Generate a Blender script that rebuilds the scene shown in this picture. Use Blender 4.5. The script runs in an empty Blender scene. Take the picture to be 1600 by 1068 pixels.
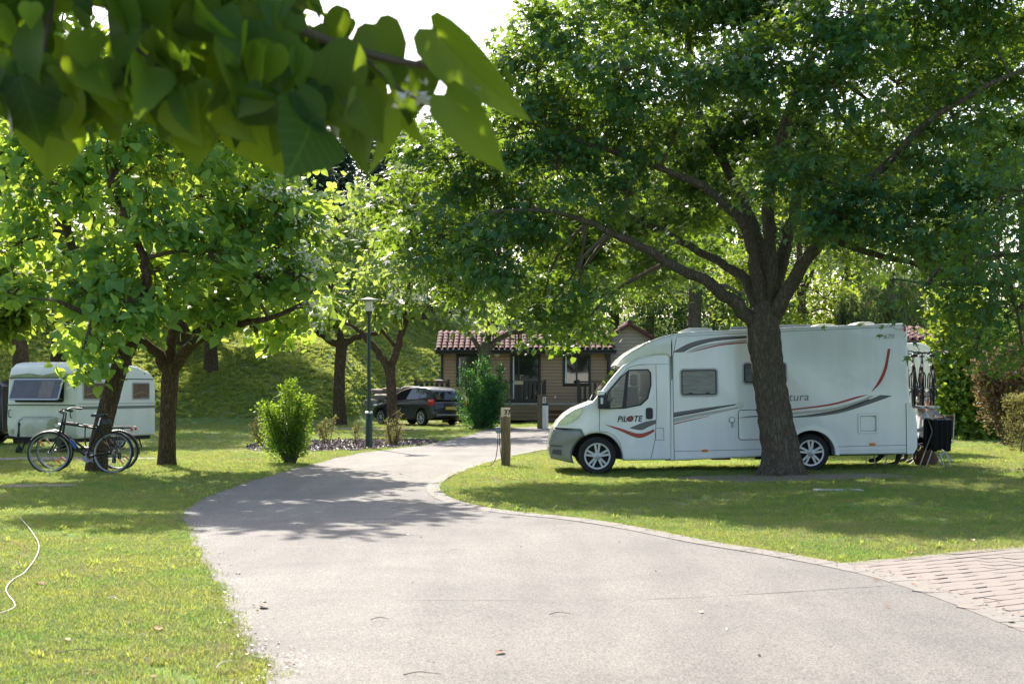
import bpy, bmesh, math, random
import numpy as np
from mathutils import Vector, Matrix
R = math.radians
random.seed(7); rng = np.random.default_rng(11)
SC = bpy.context.scene
COL = SC.collection
# ------------------------------------------------------------------ camera, sky, sun, exposure
H, F = 1.5, 2222.0          # eye height (m); focal length in photo pixels (50 mm on a 36 mm frame)
cam = bpy.data.cameras.new('camera'); cam_o = bpy.data.objects.new('camera', cam); COL.objects.link(cam_o)
cam_o.location = (0, 0, H); cam_o.rotation_euler = (R(90), 0, 0)
cam.sensor_width = 36; cam.lens = 50; cam.shift_y = 76/1600
cam.clip_start = .05; cam.clip_end = 3000
cam.dof.use_dof = True; cam.dof.focus_distance = 26; cam.dof.aperture_fstop = 5.6
SC.camera = cam_o
SUN_EL, SUN_AZ = R(40.5), R(-20)     # sun stands ahead of the camera, 20 degrees to the left
sun_dir = Vector((math.sin(SUN_AZ)*math.cos(SUN_EL), math.cos(SUN_AZ)*math.cos(SUN_EL), math.sin(SUN_EL)))
W = bpy.data.worlds.new('World'); SC.world = W; W.use_nodes = True
nt = W.node_tree; nt.nodes.clear()
sky = nt.nodes.new('ShaderNodeTexSky'); sky.sky_type = 'NISHITA'; sky.sun_disc = False
sky.sun_elevation = SUN_EL; sky.sun_rotation = SUN_AZ
sky.air_density = 1.0; sky.dust_density = 2.5; sky.ozone_density = 1.0
bg = nt.nodes.new('ShaderNodeBackground'); bg.inputs[1].default_value = 0.15
wo = nt.nodes.new('ShaderNodeOutputWorld')
nt.links.new(sky.outputs[0], bg.inputs[0]); nt.links.new(bg.outputs[0], wo.inputs[0])
sl = bpy.data.lights.new('sun', 'SUN'); sl.energy = 5.0; sl.angle = R(.53); sl.color = (1, .93, .82)
so = bpy.data.objects.new('sun', sl); COL.objects.link(so)
so.rotation_euler = sun_dir.to_track_quat('Z', 'Y').to_euler(); so.location = (-20, 40, 40)
SC.view_settings.view_transform = 'Standard'; SC.view_settings.look = 'None'
SC.view_settings.exposure = 1.25; SC.view_settings.gamma = 1
cy = SC.cycles
cy.use_denoising = True; cy.max_bounces = 8; cy.diffuse_bounces = 4; cy.glossy_bounces = 3
cy.transmission_bounces = 6; cy.transparent_max_bounces = 6; cy.caustics_reflective = False; cy.caustics_refractive = False
cy.sample_clamp_indirect = 6

# ------------------------------------------------------------------ layout helpers
def at(px, py, d): return Vector(((px-800)/F*d, d, H-(py-610)/F*d))
def G(px, py):                                   # point on level ground seen at that place in the photo
    d = H*F/(py-610); return ((px-800)/F*d, d)
def sm(a, b, x):
    t = np.clip((np.asarray(x, float)-a)/(b-a), 0, 1); return t*t*(3-2*t)
def gz(x, y):
    x = np.asarray(x, float); y = np.asarray(y, float)
    z = .09*np.clip((x-.65)/6.4, 0, 1.3)*sm(15, 22, y)
    z = z+.2*sm(36, 55, y)
    y0 = 54+8*sm(-8, -4.5, x)+12*sm(-4.5, -1, x)-4*sm(-12, -24, -x*-1)
    t = np.maximum(0, y-y0); t = np.where(t < 2, t*t/4, t-1)
    z = z+8*(1-np.exp(-t*.45/8))
    z = z+.012*np.sin(x*1.7+y*.6)*np.sin(y*1.1-x*.4)*sm(2, 8, y)*(1+14*sm(54, 60, y)*(1-sm(74, 84, y)))
    return z
def g1(x, y): return float(gz(x, y))

# ------------------------------------------------------------------ object helpers
def meta(o, label=None, cat=None, group=None, kind=None):
    if label: o['label'] = label
    if cat: o['category'] = cat
    if group: o['group'] = group
    if kind: o['kind'] = kind
    return o
def empty(name, loc=(0, 0, 0), rot=(0, 0, 0), label=None, cat=None, group=None):
    o = bpy.data.objects.new(name, None); COL.objects.link(o)
    o.location = loc; o.rotation_euler = rot; o.empty_display_size = .1
    return meta(o, label, cat, group)
def link(name, me, parent=None, loc=None, rot=None, scale=None):
    o = bpy.data.objects.new(name, me); COL.objects.link(o)
    if parent is not None: o.parent = parent
    if loc is not None: o.location = loc
    if rot is not None: o.rotation_euler = rot
    if scale is not None: o.scale = scale
    return o
def mesh(name, V, Fc, mat=None, smooth=35):
    me = bpy.data.meshes.new(name); me.from_pydata([tuple(v) for v in V], [], Fc)
    if mat: me.materials.append(mat)
    if smooth:
        me.polygons.foreach_set('use_smooth', [True]*len(me.polygons)); me.set_sharp_from_angle(angle=R(smooth))
    me.update(); return me
def part(name, VF, mat, parent=None, smooth=35, **k):
    return link(name, mesh(name, VF[0], VF[1], mat, smooth), parent, **k)
def join(*vfs):
    V, Fc = [], []
    for v, f in vfs:
        n = len(V); V += [tuple(p) for p in v]; Fc += [tuple(i+n for i in q) for q in f]
    return V, Fc
def copy_tree(o, parent=None):
    c = o.copy(); COL.objects.link(c); c.parent = parent
    for ch in list(o.children): copy_tree(ch, c)
    return c
def xf(vf, M): return [M @ Vector(v) for v in vf[0]], vf[1]
# shapes -> (verts, faces)
def box(x0, y0, z0, x1, y1, z1, b=0.0):
    if b <= 0:
        V = [(x0,y0,z0),(x1,y0,z0),(x1,y1,z0),(x0,y1,z0),(x0,y0,z1),(x1,y0,z1),(x1,y1,z1),(x0,y1,z1)]
        return V, [(0,3,2,1),(4,5,6,7),(0,1,5,4),(1,2,6,5),(2,3,7,6),(3,0,4,7)]
    bm = bmesh.new()
    bmesh.ops.create_cube(bm, size=1)
    for v in bm.verts: v.co = Vector(((x0+x1)/2+v.co.x*(x1-x0), (y0+y1)/2+v.co.y*(y1-y0), (z0+z1)/2+v.co.z*(z1-z0)))
    bmesh.ops.bevel(bm, geom=list(bm.edges), offset=b, segments=2, affect='EDGES', profile=.7)
    bm.verts.index_update()
    r = [v.co.copy() for v in bm.verts], [tuple(v.index for v in f.verts) for f in bm.faces]
    bm.free(); return r
def frame_of(t):
    t = t.normalized(); a = Vector((0, 0, 1)) if abs(t.z) < .9 else Vector((0, 1, 0))
    x = a.cross(t).normalized(); return x, t.cross(x)
def tube(P, r, n=8, cap=True, wob=0.0, seed=0):
    """tube along points P, r a number or one radius per point"""
    P = [Vector(p) for p in P]; rs = [r]*len(P) if not hasattr(r, '__len__') else list(r)
    V, Fc = [], []; px = None; rn = random.Random(seed)
    for i, p in enumerate(P):
        t = (P[min(i+1, len(P)-1)]-P[max(i-1, 0)])
        if t.length < 1e-9: t = Vector((0, 0, 1))
        if px is None: x, y = frame_of(t)
        else:
            t.normalize(); x = px-t*px.dot(t); x.normalize(); y = t.cross(x)
        px = x
        for k in range(n):
            a = 2*math.pi*k/n; q = rs[i]*(1+(rn.uniform(-wob, wob) if wob else 0))
            V.append(p+(x*math.cos(a)+y*math.sin(a))*q)
    for i in range(len(P)-1):
        for k in range(n):
            a, b = i*n+k, i*n+(k+1) % n
            Fc.append((a, b, b+n, a+n))
    if cap: Fc.append(tuple(range(n-1, -1, -1))); Fc.append(tuple((len(P)-1)*n+k for k in range(n)))
    return V, Fc
def lathe(prof, n=24, axis='z', c=(0, 0, 0), closed=False):
    """prof: list of (radius, height along the axis)"""
    V, Fc = [], []; m = len(prof)
    for k in range(n):
        a = 2*math.pi*k/n
        for r_, h in prof:
            x, y = r_*math.cos(a), r_*math.sin(a)
            p = (x, y, h) if axis == 'z' else ((x, h, y) if axis == 'y' else (h, x, y))
            V.append((p[0]+c[0], p[1]+c[1], p[2]+c[2]))
    for k in range(n):
        k2 = (k+1) % n
        for j in range(m-1+(1 if closed else 0)):
            j2 = (j+1) % m
            Fc.append((k*m+j, k2*m+j, k2*m+j2, k*m+j2))
    if not closed:
        if prof[0][0] > 1e-6: Fc.append(tuple(k*m for k in range(n-1, -1, -1)))
        if prof[-1][0] > 1e-6: Fc.append(tuple(k*m+m-1 for k in range(n)))
    if axis == 'y': Fc = [tuple(reversed(f)) for f in Fc]
    return V, Fc
def inset_poly(P, d):
    n = len(P); out = []
    for i in range(n):
        a, b, c = Vector(P[i-1]), Vector(P[i]), Vector(P[(i+1) % n])
        e1 = (b-a); e2 = (c-b)
        n1 = Vector((-e1.y, e1.x)).normalized() if e1.length > 1e-9 else Vector((0, 0))
        n2 = Vector((-e2.y, e2.x)).normalized() if e2.length > 1e-9 else Vector((0, 0))
        m = n1+n2
        m = m/max(.6, m.dot(m)/2) if m.length > 1e-6 else n1
        out.append((b.x+m.x*d, b.y+m.y*d))
    return out
def loft(P, hw, r=.05, seg=4):
    """side outline P (u,v), counter-clockwise, pulled across the width with rounded edges; hw number or f(u,v)"""
    f = hw if callable(hw) else (lambda u, v: hw)
    V, Fc = [], []; n = len(P); sl_ = []
    for k in range(seg+1):
        a = k/seg*math.pi/2; sl_.append((-1, r*(1-math.cos(a)), r*(1-math.sin(a))))
    sl_ += [(1, q[1], q[2]) for q in reversed(sl_)]
    for s, dy, ins in sl_:
        Q = inset_poly(P, ins)
        for (u0, v0), (u, v) in zip(P, Q): V.append((u, s*(f(u0, v0)-dy), v))
    for i in range(len(sl_)-1):
        for k in range(n):
            a, b = i*n+k, i*n+(k+1) % n
            Fc.append((a, a+n, b+n, b))
    Fc.append(tuple(range(n))); Fc.append(tuple((len(sl_)-1)*n+k for k in range(n-1, -1, -1)))
    return V, Fc
def plate(P, y, t=.006, axis='y'):
    """flat plate with outline P in (u,v); its outer face at y, thickness t away from the viewer"""
    n = len(P)
    area = sum(P[i-1][0]*P[i][1]-P[i][0]*P[i-1][1] for i in range(n))
    if area < 0: P = list(reversed(P))
    V = [(u, y, v) for u, v in P]+[(u, y+t, v) for u, v in P]
    Fc = [tuple(range(n)), tuple(range(2*n-1, n-1, -1))]
    for k in range(n): a, b = k, (k+1) % n; Fc.append((a, a+n, b+n, b))
    return V, Fc
def ring_plate(P, w, y, t=.006):
    """frame of width w inside outline P"""
    n = len(P); area = sum(P[i-1][0]*P[i][1]-P[i][0]*P[i-1][1] for i in range(n))
    if area < 0: P = list(reversed(P))
    Q = inset_poly(P, w); V = []; Fc = []
    for L, yy in ((P, y), (Q, y), (P, y+t), (Q, y+t)): V += [(u, yy, v) for u, v in L]
    for k in range(n):
        b = (k+1) % n
        Fc += [(k, b, n+b, n+k), (2*n+b, 2*n+k, 3*n+k, 3*n+b), (k, 2*n+k, 2*n+b, b), (n+k, n+b, 3*n+b, 3*n+k)]
    return V, Fc
def rrect(x0, y0, x1, y1, r, n=4):
    P = []
    for cx, cy_, a0 in ((x1-r, y0+r, -90), (x1-r, y1-r, 0), (x0+r, y1-r, 90), (x0+r, y0+r, 180)):
        for k in range(n+1): a = R(a0+90*k/n); P.append((cx+r*math.cos(a), cy_+r*math.sin(a)))
    return P
def arc(cx, cy_, r, a0, a1, n=12):
    return [(cx+r*math.cos(R(a0+(a1-a0)*k/n)), cy_+r*math.sin(R(a0+(a1-a0)*k/n))) for k in range(n+1)]
def spline(P, n=6):
    P = [Vector(p) for p in P]; out = []
    for i in range(len(P)-1):
        p0, p1, p2, p3 = P[max(i-1, 0)], P[i], P[i+1], P[min(i+2, len(P)-1)]
        for k in range(n):
            t = k/n
            out.append(.5*((2*p1)+(p2-p0)*t+(2*p0-5*p1+4*p2-p3)*t*t+(3*p1-p0-3*p2+p3)*t**3))
    out.append(P[-1]); return out
def text_mesh(name, s, size, mat, shear=0, extrude=.002, width=1.0, bold=0):
    c = bpy.data.curves.new(name, 'FONT'); c.body = s; c.size = size; c.shear = shear; c.extrude = extrude
    c.resolution_u = 3; c.offset = bold; c.space_character = 1.05
    o = bpy.data.objects.new(name, c); me = bpy.data.meshes.new_from_object(o)
    bpy.data.objects.remove(o); bpy.data.curves.remove(c)
    me.name = name; me.materials.clear(); me.materials.append(mat)
    for v in me.vertices: v.co = Vector((v.co.x*width, -v.co.z, v.co.y))   # upright, readable from -Y
    return me

# ------------------------------------------------------------------ materials
def nodes(m):
    m.use_nodes = True; return m.node_tree, m.node_tree.nodes, m.node_tree.links
def mat(name, c, rough=.6, metal=0, var=.0, scale=5.0, c2=None, bump=0, bscale=None, coat=0, spec=.5, stretch=(1, 1, 1), coords='Object', detail=6):
    m = bpy.data.materials.new(name); t, N, L = nodes(m); b = N['Principled BSDF']
    b.inputs['Base Color'].default_value = (*c, 1); b.inputs['Roughness'].default_value = rough
    b.inputs['Metallic'].default_value = metal; b.inputs['Coat Weight'].default_value = coat
    b.inputs['Specular IOR Level'].default_value = spec
    m.diffuse_color = (*c, 1)
    if var or c2 or bump:
        tc = N.new('ShaderNodeTexCoord'); mp = N.new('ShaderNodeMapping'); mp.inputs['Scale'].default_value = stretch
        L.new(tc.outputs[coords], mp.inputs[0])
        nz = N.new('ShaderNodeTexNoise'); nz.inputs['Scale'].default_value = scale; nz.inputs['Detail'].default_value = detail
        nz.inputs['Roughness'].default_value = .65
        L.new(mp.outputs[0], nz.inputs['Vector'])
        if var or c2:
            rp = N.new('ShaderNodeValToRGB'); rp.color_ramp.elements[0].position = .3; rp.color_ramp.elements[1].position = .7
            ca = c2 if c2 else tuple(x*(1-var) for x in c); cb = c if c2 else tuple(min(1, x*(1+var)) for x in c)
            rp.color_ramp.elements[0].color = (*ca, 1); rp.color_ramp.elements[1].color = (*cb, 1)
            L.new(nz.outputs[0], rp.inputs[0]); L.new(rp.outputs[0], b.inputs['Base Color'])
        if bump:
            n2 = nz
            if bscale:
                n2 = N.new('ShaderNodeTexNoise'); n2.inputs['Scale'].default_value = bscale; n2.inputs['Detail'].default_value = 5
                L.new(mp.outputs[0], n2.inputs['Vector'])
            bp = N.new('ShaderNodeBump'); bp.inputs['Strength'].default_value = bump; bp.inputs['Distance'].default_value = .02
            L.new(n2.outputs[0], bp.inputs['Height']); L.new(bp.outputs[0], b.inputs['Normal'])
    return m
def leaf_mat(name, dark, light, trans, tw=.45, rough=.45, spec=.35):
    """thin leaf: reflects its own green, lets a yellower green through"""
    m = bpy.data.materials.new(name); t, N, L = nodes(m); b = N['Principled BSDF']; out = N['Material Output']
    a = N.new('ShaderNodeAttribute'); a.attribute_name = 'rnd'
    rp = N.new('ShaderNodeValToRGB'); rp.color_ramp.elements[0].color = (*dark, 1); rp.color_ramp.elements[1].color = (*light, 1)
    L.new(a.outputs['Fac'], rp.inputs[0]); L.new(rp.outputs[0], b.inputs['Base Color'])
    b.inputs['Roughness'].default_value = rough; b.inputs['Specular IOR Level'].default_value = spec
    tr = N.new('ShaderNodeBsdfTranslucent')
    rt = N.new('ShaderNodeValToRGB'); rt.color_ramp.elements[0].color = (*[x*.75 for x in trans], 1); rt.color_ramp.elements[1].color = (*[x*1.15 for x in trans], 1)
    L.new(a.outputs['Fac'], rt.inputs[0]); L.new(rt.outputs[0], tr.inputs[0])
    mx = N.new('ShaderNodeMixShader'); mx.inputs[0].default_value = tw
    L.new(b.outputs[0], mx.inputs[1]); L.new(tr.outputs[0], mx.inputs[2]); L.new(mx.outputs[0], out.inputs[0])
    m.diffuse_color = (*light, 1)
    return m
def glass_mat(name, tint=(.92, .96, .94), mirror=.06, alpha=.97):
    """window pane: mostly lets light through, with a clear reflection"""
    m = bpy.data.materials.new(name); t, N, L = nodes(m); N.remove(N['Principled BSDF']); out = N['Material Output']
    tr = N.new('ShaderNodeBsdfTransparent'); tr.inputs[0].default_value = (*[x*alpha for x in tint], 1)
    gl = N.new('ShaderNodeBsdfGlossy'); gl.inputs['Roughness'].default_value = .02; gl.inputs[0].default_value = (.9, .95, 1, 1)
    fr = N.new('ShaderNodeFresnel'); fr.inputs[0].default_value = 1.5
    ad = N.new('ShaderNodeMath'); ad.operation = 'ADD'; ad.inputs[1].default_value = mirror
    mx = N.new('ShaderNodeMixShader'); L.new(fr.outputs[0], ad.inputs[0]); L.new(ad.outputs[0], mx.inputs[0])
    L.new(tr.outputs[0], mx.inputs[1]); L.new(gl.outputs[0], mx.inputs[2]); L.new(mx.outputs[0], out.inputs[0])
    return m
M = {}
M['white'] = mat('white_paint', (.86, .86, .85), .22, c2=(.78, .78, .755), scale=1.6, coat=.5, stretch=(2.2, 2.2, .25))
M['cream'] = mat('cream_paint', (.74, .72, .62), .35, var=.05, scale=2, coat=.3)
M['silver'] = mat('silver_paint', (.21, .21, .195), .4, .35, coat=.2)
M['chrome'] = mat('bright_metal', (.62, .63, .65), .28, .9)
M['alu'] = mat('aluminium', (.40, .41, .42), .42, .7)
M['rimalu'] = mat('wheel_rim_alloy', (.46, .47, .48), .4, .6)
M['black'] = mat('black_plastic', (.012, .012, .013), .45)
M['rubber'] = mat('tyre_rubber', (.018, .018, .019), .85, bump=.2, scale=60)
M['blackcloth'] = mat('black_cloth', (.008, .008, .009), .95, bump=.4, scale=60)
M['dark'] = mat('dark_interior', (.02, .02, .022), .8)
M['darkglass'] = mat('dark_glass', (.015, .018, .02), .03, spec=.9)
M['glass'] = glass_mat('clear_glass')
M['blindglass'] = mat('window_with_blind', (.16, .18, .18), .12, var=.35, scale=4, spec=.8, stretch=(1, 1, 7))
M['red'] = mat('red_print', (.36, .035, .02), .35, coat=.3)
M['grey'] = mat('grey_print', (.10, .10, .105), .35, coat=.3)
M['palegrey'] = mat('pale_grey_print', (.42, .41, .37), .35, coat=.3)
M['blackprint'] = mat('black_print', (.02, .02, .022), .35, coat=.3)
M['text'] = mat('grey_lettering', (.16, .16, .17), .4)
M['orange'] = mat('orange_lens', (.65, .16, .01), .2, coat=.5)
M['redlens'] = mat('red_lens', (.5, .01, .015), .15, coat=.6)
M['gap'] = mat('panel_gap', (.07, .07, .07), .8)
M['trim'] = mat('grey_trim', (.42, .42, .40), .45)
M['lampglass'] = mat('headlamp_glass', (.55, .57, .58), .08, .4, var=.25, scale=9, coat=1)
M['carpaint'] = mat('charcoal_paint', (.016, .016, .021), .3, .2, coat=.35)
M['lampgreen'] = mat('dark_green_metal', (.008, .028, .022), .45, var=.2, scale=8)
M['bark'] = mat('brown_bark', (.085, .058, .038), .95, c2=(.03, .021, .015), scale=9, bump=1.0, stretch=(2.2, 2.2, .5))
def bark_mat(name, hi, lo, lichen, amt):
    m = bpy.data.materials.new(name); t, N, L = nodes(m); b = N['Principled BSDF']; b.inputs['Roughness'].default_value = .95; b.inputs['Specular IOR Level'].default_value = .15
    tc = N.new('ShaderNodeTexCoord'); mp = N.new('ShaderNodeMapping'); mp.inputs['Scale'].default_value = (1, 1, .22); L.new(tc.outputs['Object'], mp.inputs[0])
    vo = N.new('ShaderNodeTexVoronoi'); vo.feature = 'DISTANCE_TO_EDGE'; vo.inputs['Scale'].default_value = 23
    nz = N.new('ShaderNodeTexNoise'); nz.inputs['Scale'].default_value = 14; nz.inputs['Detail'].default_value = 8; nz.inputs['Roughness'].default_value = .7
    ad = N.new('ShaderNodeMix'); ad.data_type = 'VECTOR'; ad.inputs['Factor'].default_value = .2; L.new(mp.outputs[0], nz.inputs['Vector']); L.new(mp.outputs[0], ad.inputs[4]); L.new(nz.outputs['Color'], ad.inputs[5]); L.new(ad.outputs[1], vo.inputs['Vector'])
    r1 = N.new('ShaderNodeValToRGB'); e = r1.color_ramp.elements; e[0].position = .0; e[0].color = (*lo, 1); e[1].position = .28; e[1].color = (*hi, 1); L.new(vo.outputs['Distance'], r1.inputs[0])
    n2 = N.new('ShaderNodeTexNoise'); n2.inputs['Scale'].default_value = 3.2; n2.inputs['Detail'].default_value = 9; n2.inputs['Roughness'].default_value = .75; L.new(tc.outputs['Object'], n2.inputs['Vector'])
    r2 = N.new('ShaderNodeValToRGB'); r2.color_ramp.elements[0].position = .56; r2.color_ramp.elements[1].position = .72; L.new(n2.outputs[0], r2.inputs[0])
    mu = N.new('ShaderNodeMath'); mu.operation = 'MULTIPLY'; mu.inputs[1].default_value = amt; L.new(r2.outputs[0], mu.inputs[0])
    mx = N.new('ShaderNodeMix'); mx.data_type = 'RGBA'; L.new(mu.outputs[0], mx.inputs['Factor']); L.new(r1.outputs[0], mx.inputs[6]); mx.inputs[7].default_value = (*lichen, 1); L.new(mx.outputs[2], b.inputs['Base Color'])
    sm_ = N.new('ShaderNodeMath'); sm_.operation = 'ADD'; m3 = N.new('ShaderNodeMath'); m3.operation = 'MULTIPLY'; m3.inputs[1].default_value = .35; L.new(nz.outputs[0], m3.inputs[0]); L.new(vo.outputs['Distance'], sm_.inputs[0]); L.new(m3.outputs[0], sm_.inputs[1])
    bp = N.new('ShaderNodeBump'); bp.inputs['Strength'].default_value = 1; bp.inputs['Distance'].default_value = .045; L.new(sm_.outputs[0], bp.inputs['Height']); L.new(bp.outputs[0], b.inputs['Normal']); return m
M['maplebark'] = bark_mat('grey_bark', (.25, .205, .15), (.085, .068, .05), (.28, .22, .10), .6)
M['bark'] = bark_mat('brown_bark', (.20, .135, .085), (.055, .037, .025), (.21, .165, .12), .4)
M['twig'] = mat('twig_bark', (.10, .075, .05), .9, var=.3, scale=10)
M['wood'] = mat('weathered_wood', (.20, .15, .085), .9, c2=(.09, .065, .04), scale=7, bump=.6, stretch=(3, 3, .4))
M['cladding'] = mat('brown_cladding', (.40, .27, .165), .75, c2=(.31, .205, .12), scale=3, bump=.15, stretch=(.3, 1, 6))
M['palecladding'] = mat('pale_cladding', (.46, .37, .29), .75, c2=(.39, .31, .24), scale=3, bump=.15, stretch=(.3, 1, 6))
M['rail'] = mat('dark_brown_rail', (.028, .020, .018), .6, var=.25, scale=5)
M['deck'] = mat('deck_timber', (.24, .16, .095), .8, c2=(.16, .105, .06), scale=4, bump=.2, stretch=(.4, 1, 5))
M['decktop'] = mat('deck_edge', (.30, .27, .24), .8, var=.15, scale=4)
M['tile'] = mat('red_roof_tile', (.135, .045, .038), .9, c2=(.085, .036, .033), scale=3, bump=.2)
M['frame'] = mat('anthracite_frame', (.016, .017, .02), .4)
M['signwhite'] = mat('white_sign', (.62, .61, .58), .5)
M['stone'] = mat('field_stone', (.30, .25, .20), .9, c2=(.16, .13, .11), scale=4, bump=.6)
M['dryleaf'] = mat('dry_leaf', (.26, .11, .035), .8, c2=(.13, .05, .02), scale=18)
M['paleleaf'] = mat('bleached_leaf', (.55, .42, .25), .8, var=.3, scale=18)
M['denim'] = mat('dark_trousers', (.028, .03, .036), .9, var=.3, scale=12)
M['shirt'] = mat('pale_shirt', (.55, .56, .58), .85, var=.15, scale=6, bump=.3)
M['skin'] = mat('skin', (.42, .19, .13), .55, var=.1, scale=9)
M['hair'] = mat('white_hair', (.55, .53, .5), .8, bump=.5, scale=40)
M['leather'] = mat('brown_leather', (.05, .028, .018), .6)
M['brownsack'] = mat('brown_cloth', (.09, .04, .025), .95, var=.3, scale=12, bump=.5)
M['hat'] = mat('grey_hat', (.16, .16, .17), .9)
M['cable'] = mat('white_cable', (.42, .38, .32), .6, var=.1, scale=10)
M['rubbercable'] = mat('black_cable', (.02, .02, .02), .6)
M['twigdry'] = mat('dry_twig', (.16, .12, .085), .9, var=.3, scale=30)
# ------------------------------------------------------------------ the ground
def poly_mask(P, x, y):
    inside = np.zeros(len(x), bool); n = len(P)
    for i in range(n):
        x0, y0 = P[i-1]; x1, y1 = P[i]
        c = ((y0 > y) != (y1 > y))
        xi = (x1-x0)*(y-y0)/((y1-y0) if abs(y1-y0) > 1e-9 else 1e-9)+x0
        inside ^= (c & (x < xi))
    return inside
def ground_shader(name, cols, scale, dry=None, bump=.5):
    m = bpy.data.materials.new(name); t, N, L = nodes(m); b = N['Principled BSDF']
    b.inputs['Roughness'].default_value = .95; b.inputs['Specular IOR Level'].default_value = .1
    tc = N.new('ShaderNodeTexCoord')
    n1 = N.new('ShaderNodeTexNoise'); n1.inputs['Scale'].default_value = scale; n1.inputs['Detail'].default_value = 8; n1.inputs['Roughness'].default_value = .7
    n2 = N.new('ShaderNodeTexNoise'); n2.inputs['Scale'].default_value = .55; n2.inputs['Detail'].default_value = 5
    L.new(tc.outputs['Object'], n1.inputs['Vector']); L.new(tc.outputs['Object'], n2.inputs['Vector'])
    rp = N.new('ShaderNodeValToRGB'); e = rp.color_ramp.elements
    e[0].position = .25; e[0].color = (*cols[0], 1); e[1].position = .75; e[1].color = (*cols[-1], 1)
    for k, c in enumerate(cols[1:-1]):
        q = e.new(.25+.5*(k+1)/(len(cols)-1)); q.color = (*c, 1)
    L.new(n1.outputs[0], rp.inputs[0])
    last = rp.outputs[0]
    if dry:
        mx = N.new('ShaderNodeMix'); mx.data_type = 'RGBA'
        r2 = N.new('ShaderNodeValToRGB'); r2.color_ramp.elements[0].position = .52; r2.color_ramp.elements[1].position = .72
        L.new(n2.outputs[0], r2.inputs[0]); L.new(r2.outputs[0], mx.inputs['Factor']); L.new(last, mx.inputs[6]); mx.inputs[7].default_value = (*dry, 1)
        last = mx.outputs[2]
    L.new(last, b.inputs['Base Color'])
    bp = N.new('ShaderNodeBump'); bp.inputs['Strength'].default_value = bump; bp.inputs['Distance'].default_value = .03
    L.new(n1.outputs[0], bp.inputs['Height']); L.new(bp.outputs[0], b.inputs['Normal'])
    return m
M['lawn'] = ground_shader('lawn_ground', [(.06, .11, .03), (.125, .19, .05), (.20, .25, .075)], 9, dry=(.24, .225, .105))
M['mulch'] = ground_shader('bark_mulch', [(.03, .022, .022), (.10, .08, .08), (.21, .18, .18)], 22, bump=1)
M['soil'] = ground_shader('bare_soil', [(.16, .13, .10), (.26, .21, .165), (.34, .29, .23)], 12, bump=.6)
M['pad'] = ground_shader('pinkish_gravel', [(.22, .17, .14), (.30, .24, .2), (.36, .30, .26)], 25)

xs = np.concatenate([[-400, -250, -150, -100, -75, -60, -50, -42, -36], np.arange(-32, 32.1, .5), [36, 42, 50, 60, 75, 100, 150, 250, 400]])
ys = np.concatenate([[-80, -40, -20, -10, -5], np.arange(-2, 96, .5), [98, 102, 108, 116, 130, 160, 220, 320, 500, 900]])
XX, YY = np.meshgrid(xs, ys); ZZ = gz(XX, YY)
nx, ny = len(xs), len(ys)
lawnV = np.stack([XX, YY, ZZ], -1).reshape(-1, 3)
lawnF = [(j*nx+i, j*nx+i+1, (j+1)*nx+i+1, (j+1)*nx+i) for j in range(ny-1) for i in range(nx-1)]
lawn = part('lawn', (lawnV, lawnF), M['lawn'], smooth=80); meta(lawn, 'mown lawn rising to a grassy bank at the back', 'lawn', kind='structure')

def draped(name, P, mt, off, step=.5, label=None, cat=None, jit=0):
    """polygon P laid on the ground: triangulated on a grid clipped to the outline"""
    bm = bmesh.new(); vs = [bm.verts.new((x, y, 0)) for x, y in P]
    bm.faces.new(vs)
    for ax in (0, 1):
        lo, hi = min(p[ax] for p in P), max(p[ax] for p in P)
        k = math.floor(lo/step)+1
        while k*step < hi:
            no = (1, 0, 0) if ax == 0 else (0, 1, 0); co = (k*step, 0, 0) if ax == 0 else (0, k*step, 0)
            bmesh.ops.bisect_plane(bm, geom=bm.verts[:]+bm.edges[:]+bm.faces[:], plane_co=co, plane_no=no)
            k += 1
    for v in bm.verts: v.co.z = g1(v.co.x, v.co.y)+off
    bmesh.ops.recalc_face_normals(bm, faces=bm.faces)
    if bm.faces and sum(f.normal.z for f in bm.faces) < 0: bmesh.ops.reverse_faces(bm, faces=bm.faces)
    me = bpy.data.meshes.new(name); bm.to_mesh(me); bm.free(); me.materials.append(mt)
    o = link(name, me); meta(o, label, cat, kind='structure'); return o

# --- the asphalt lane: outline from where its edges lie
Lpx = [(415, 1068), (392, 1020), (370, 980), (345, 925), (312, 870), (291, 825), (287, 803), (308, 785), (368, 760), (430, 740), (486, 726), (560, 709), (640, 699), (715, 688), (765, 677)]
Rpx = [(1640, 985), (1500, 936), (1400, 905), (1330, 888), (1220, 866), (1100, 846), (1000, 828), (900, 813), (800, 801), (740, 790), (701, 779), (686, 767), (690, 755), (706, 744), (745, 729), (800, 713), (862, 701)]
Lw = [(-.9, -3), (-1.05, 2), (-1.2, 5)]+[G(*p) for p in Lpx]
Lw = [tuple(v) for v in spline([(a, b, 0) for a, b in Lw], 6)]
Lw = [(p[0]+random.uniform(-.03, .03), p[1]) for p in Lw]
Rw = [(4.3, -3), (3.9, 3), (3.6, 6.5)]+[G(*p) for p in Rpx]
Rs = [tuple(v)[:2] for v in spline([(a, b, 0) for a, b in Rw], 6)]
far_edge = [(1.5, 52), (6, 51), (14, 49.5), (24, 48), (40, 46)]
near_edge = [(40, 39.5), (24, 41), (14, 41.5), (6, 41), (3.2, 40), (1.9, 38.3)]
road_poly = [p[:2] for p in Lw]+far_edge+near_edge+list(reversed(Rs))
M['asphalt'] = None
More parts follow.
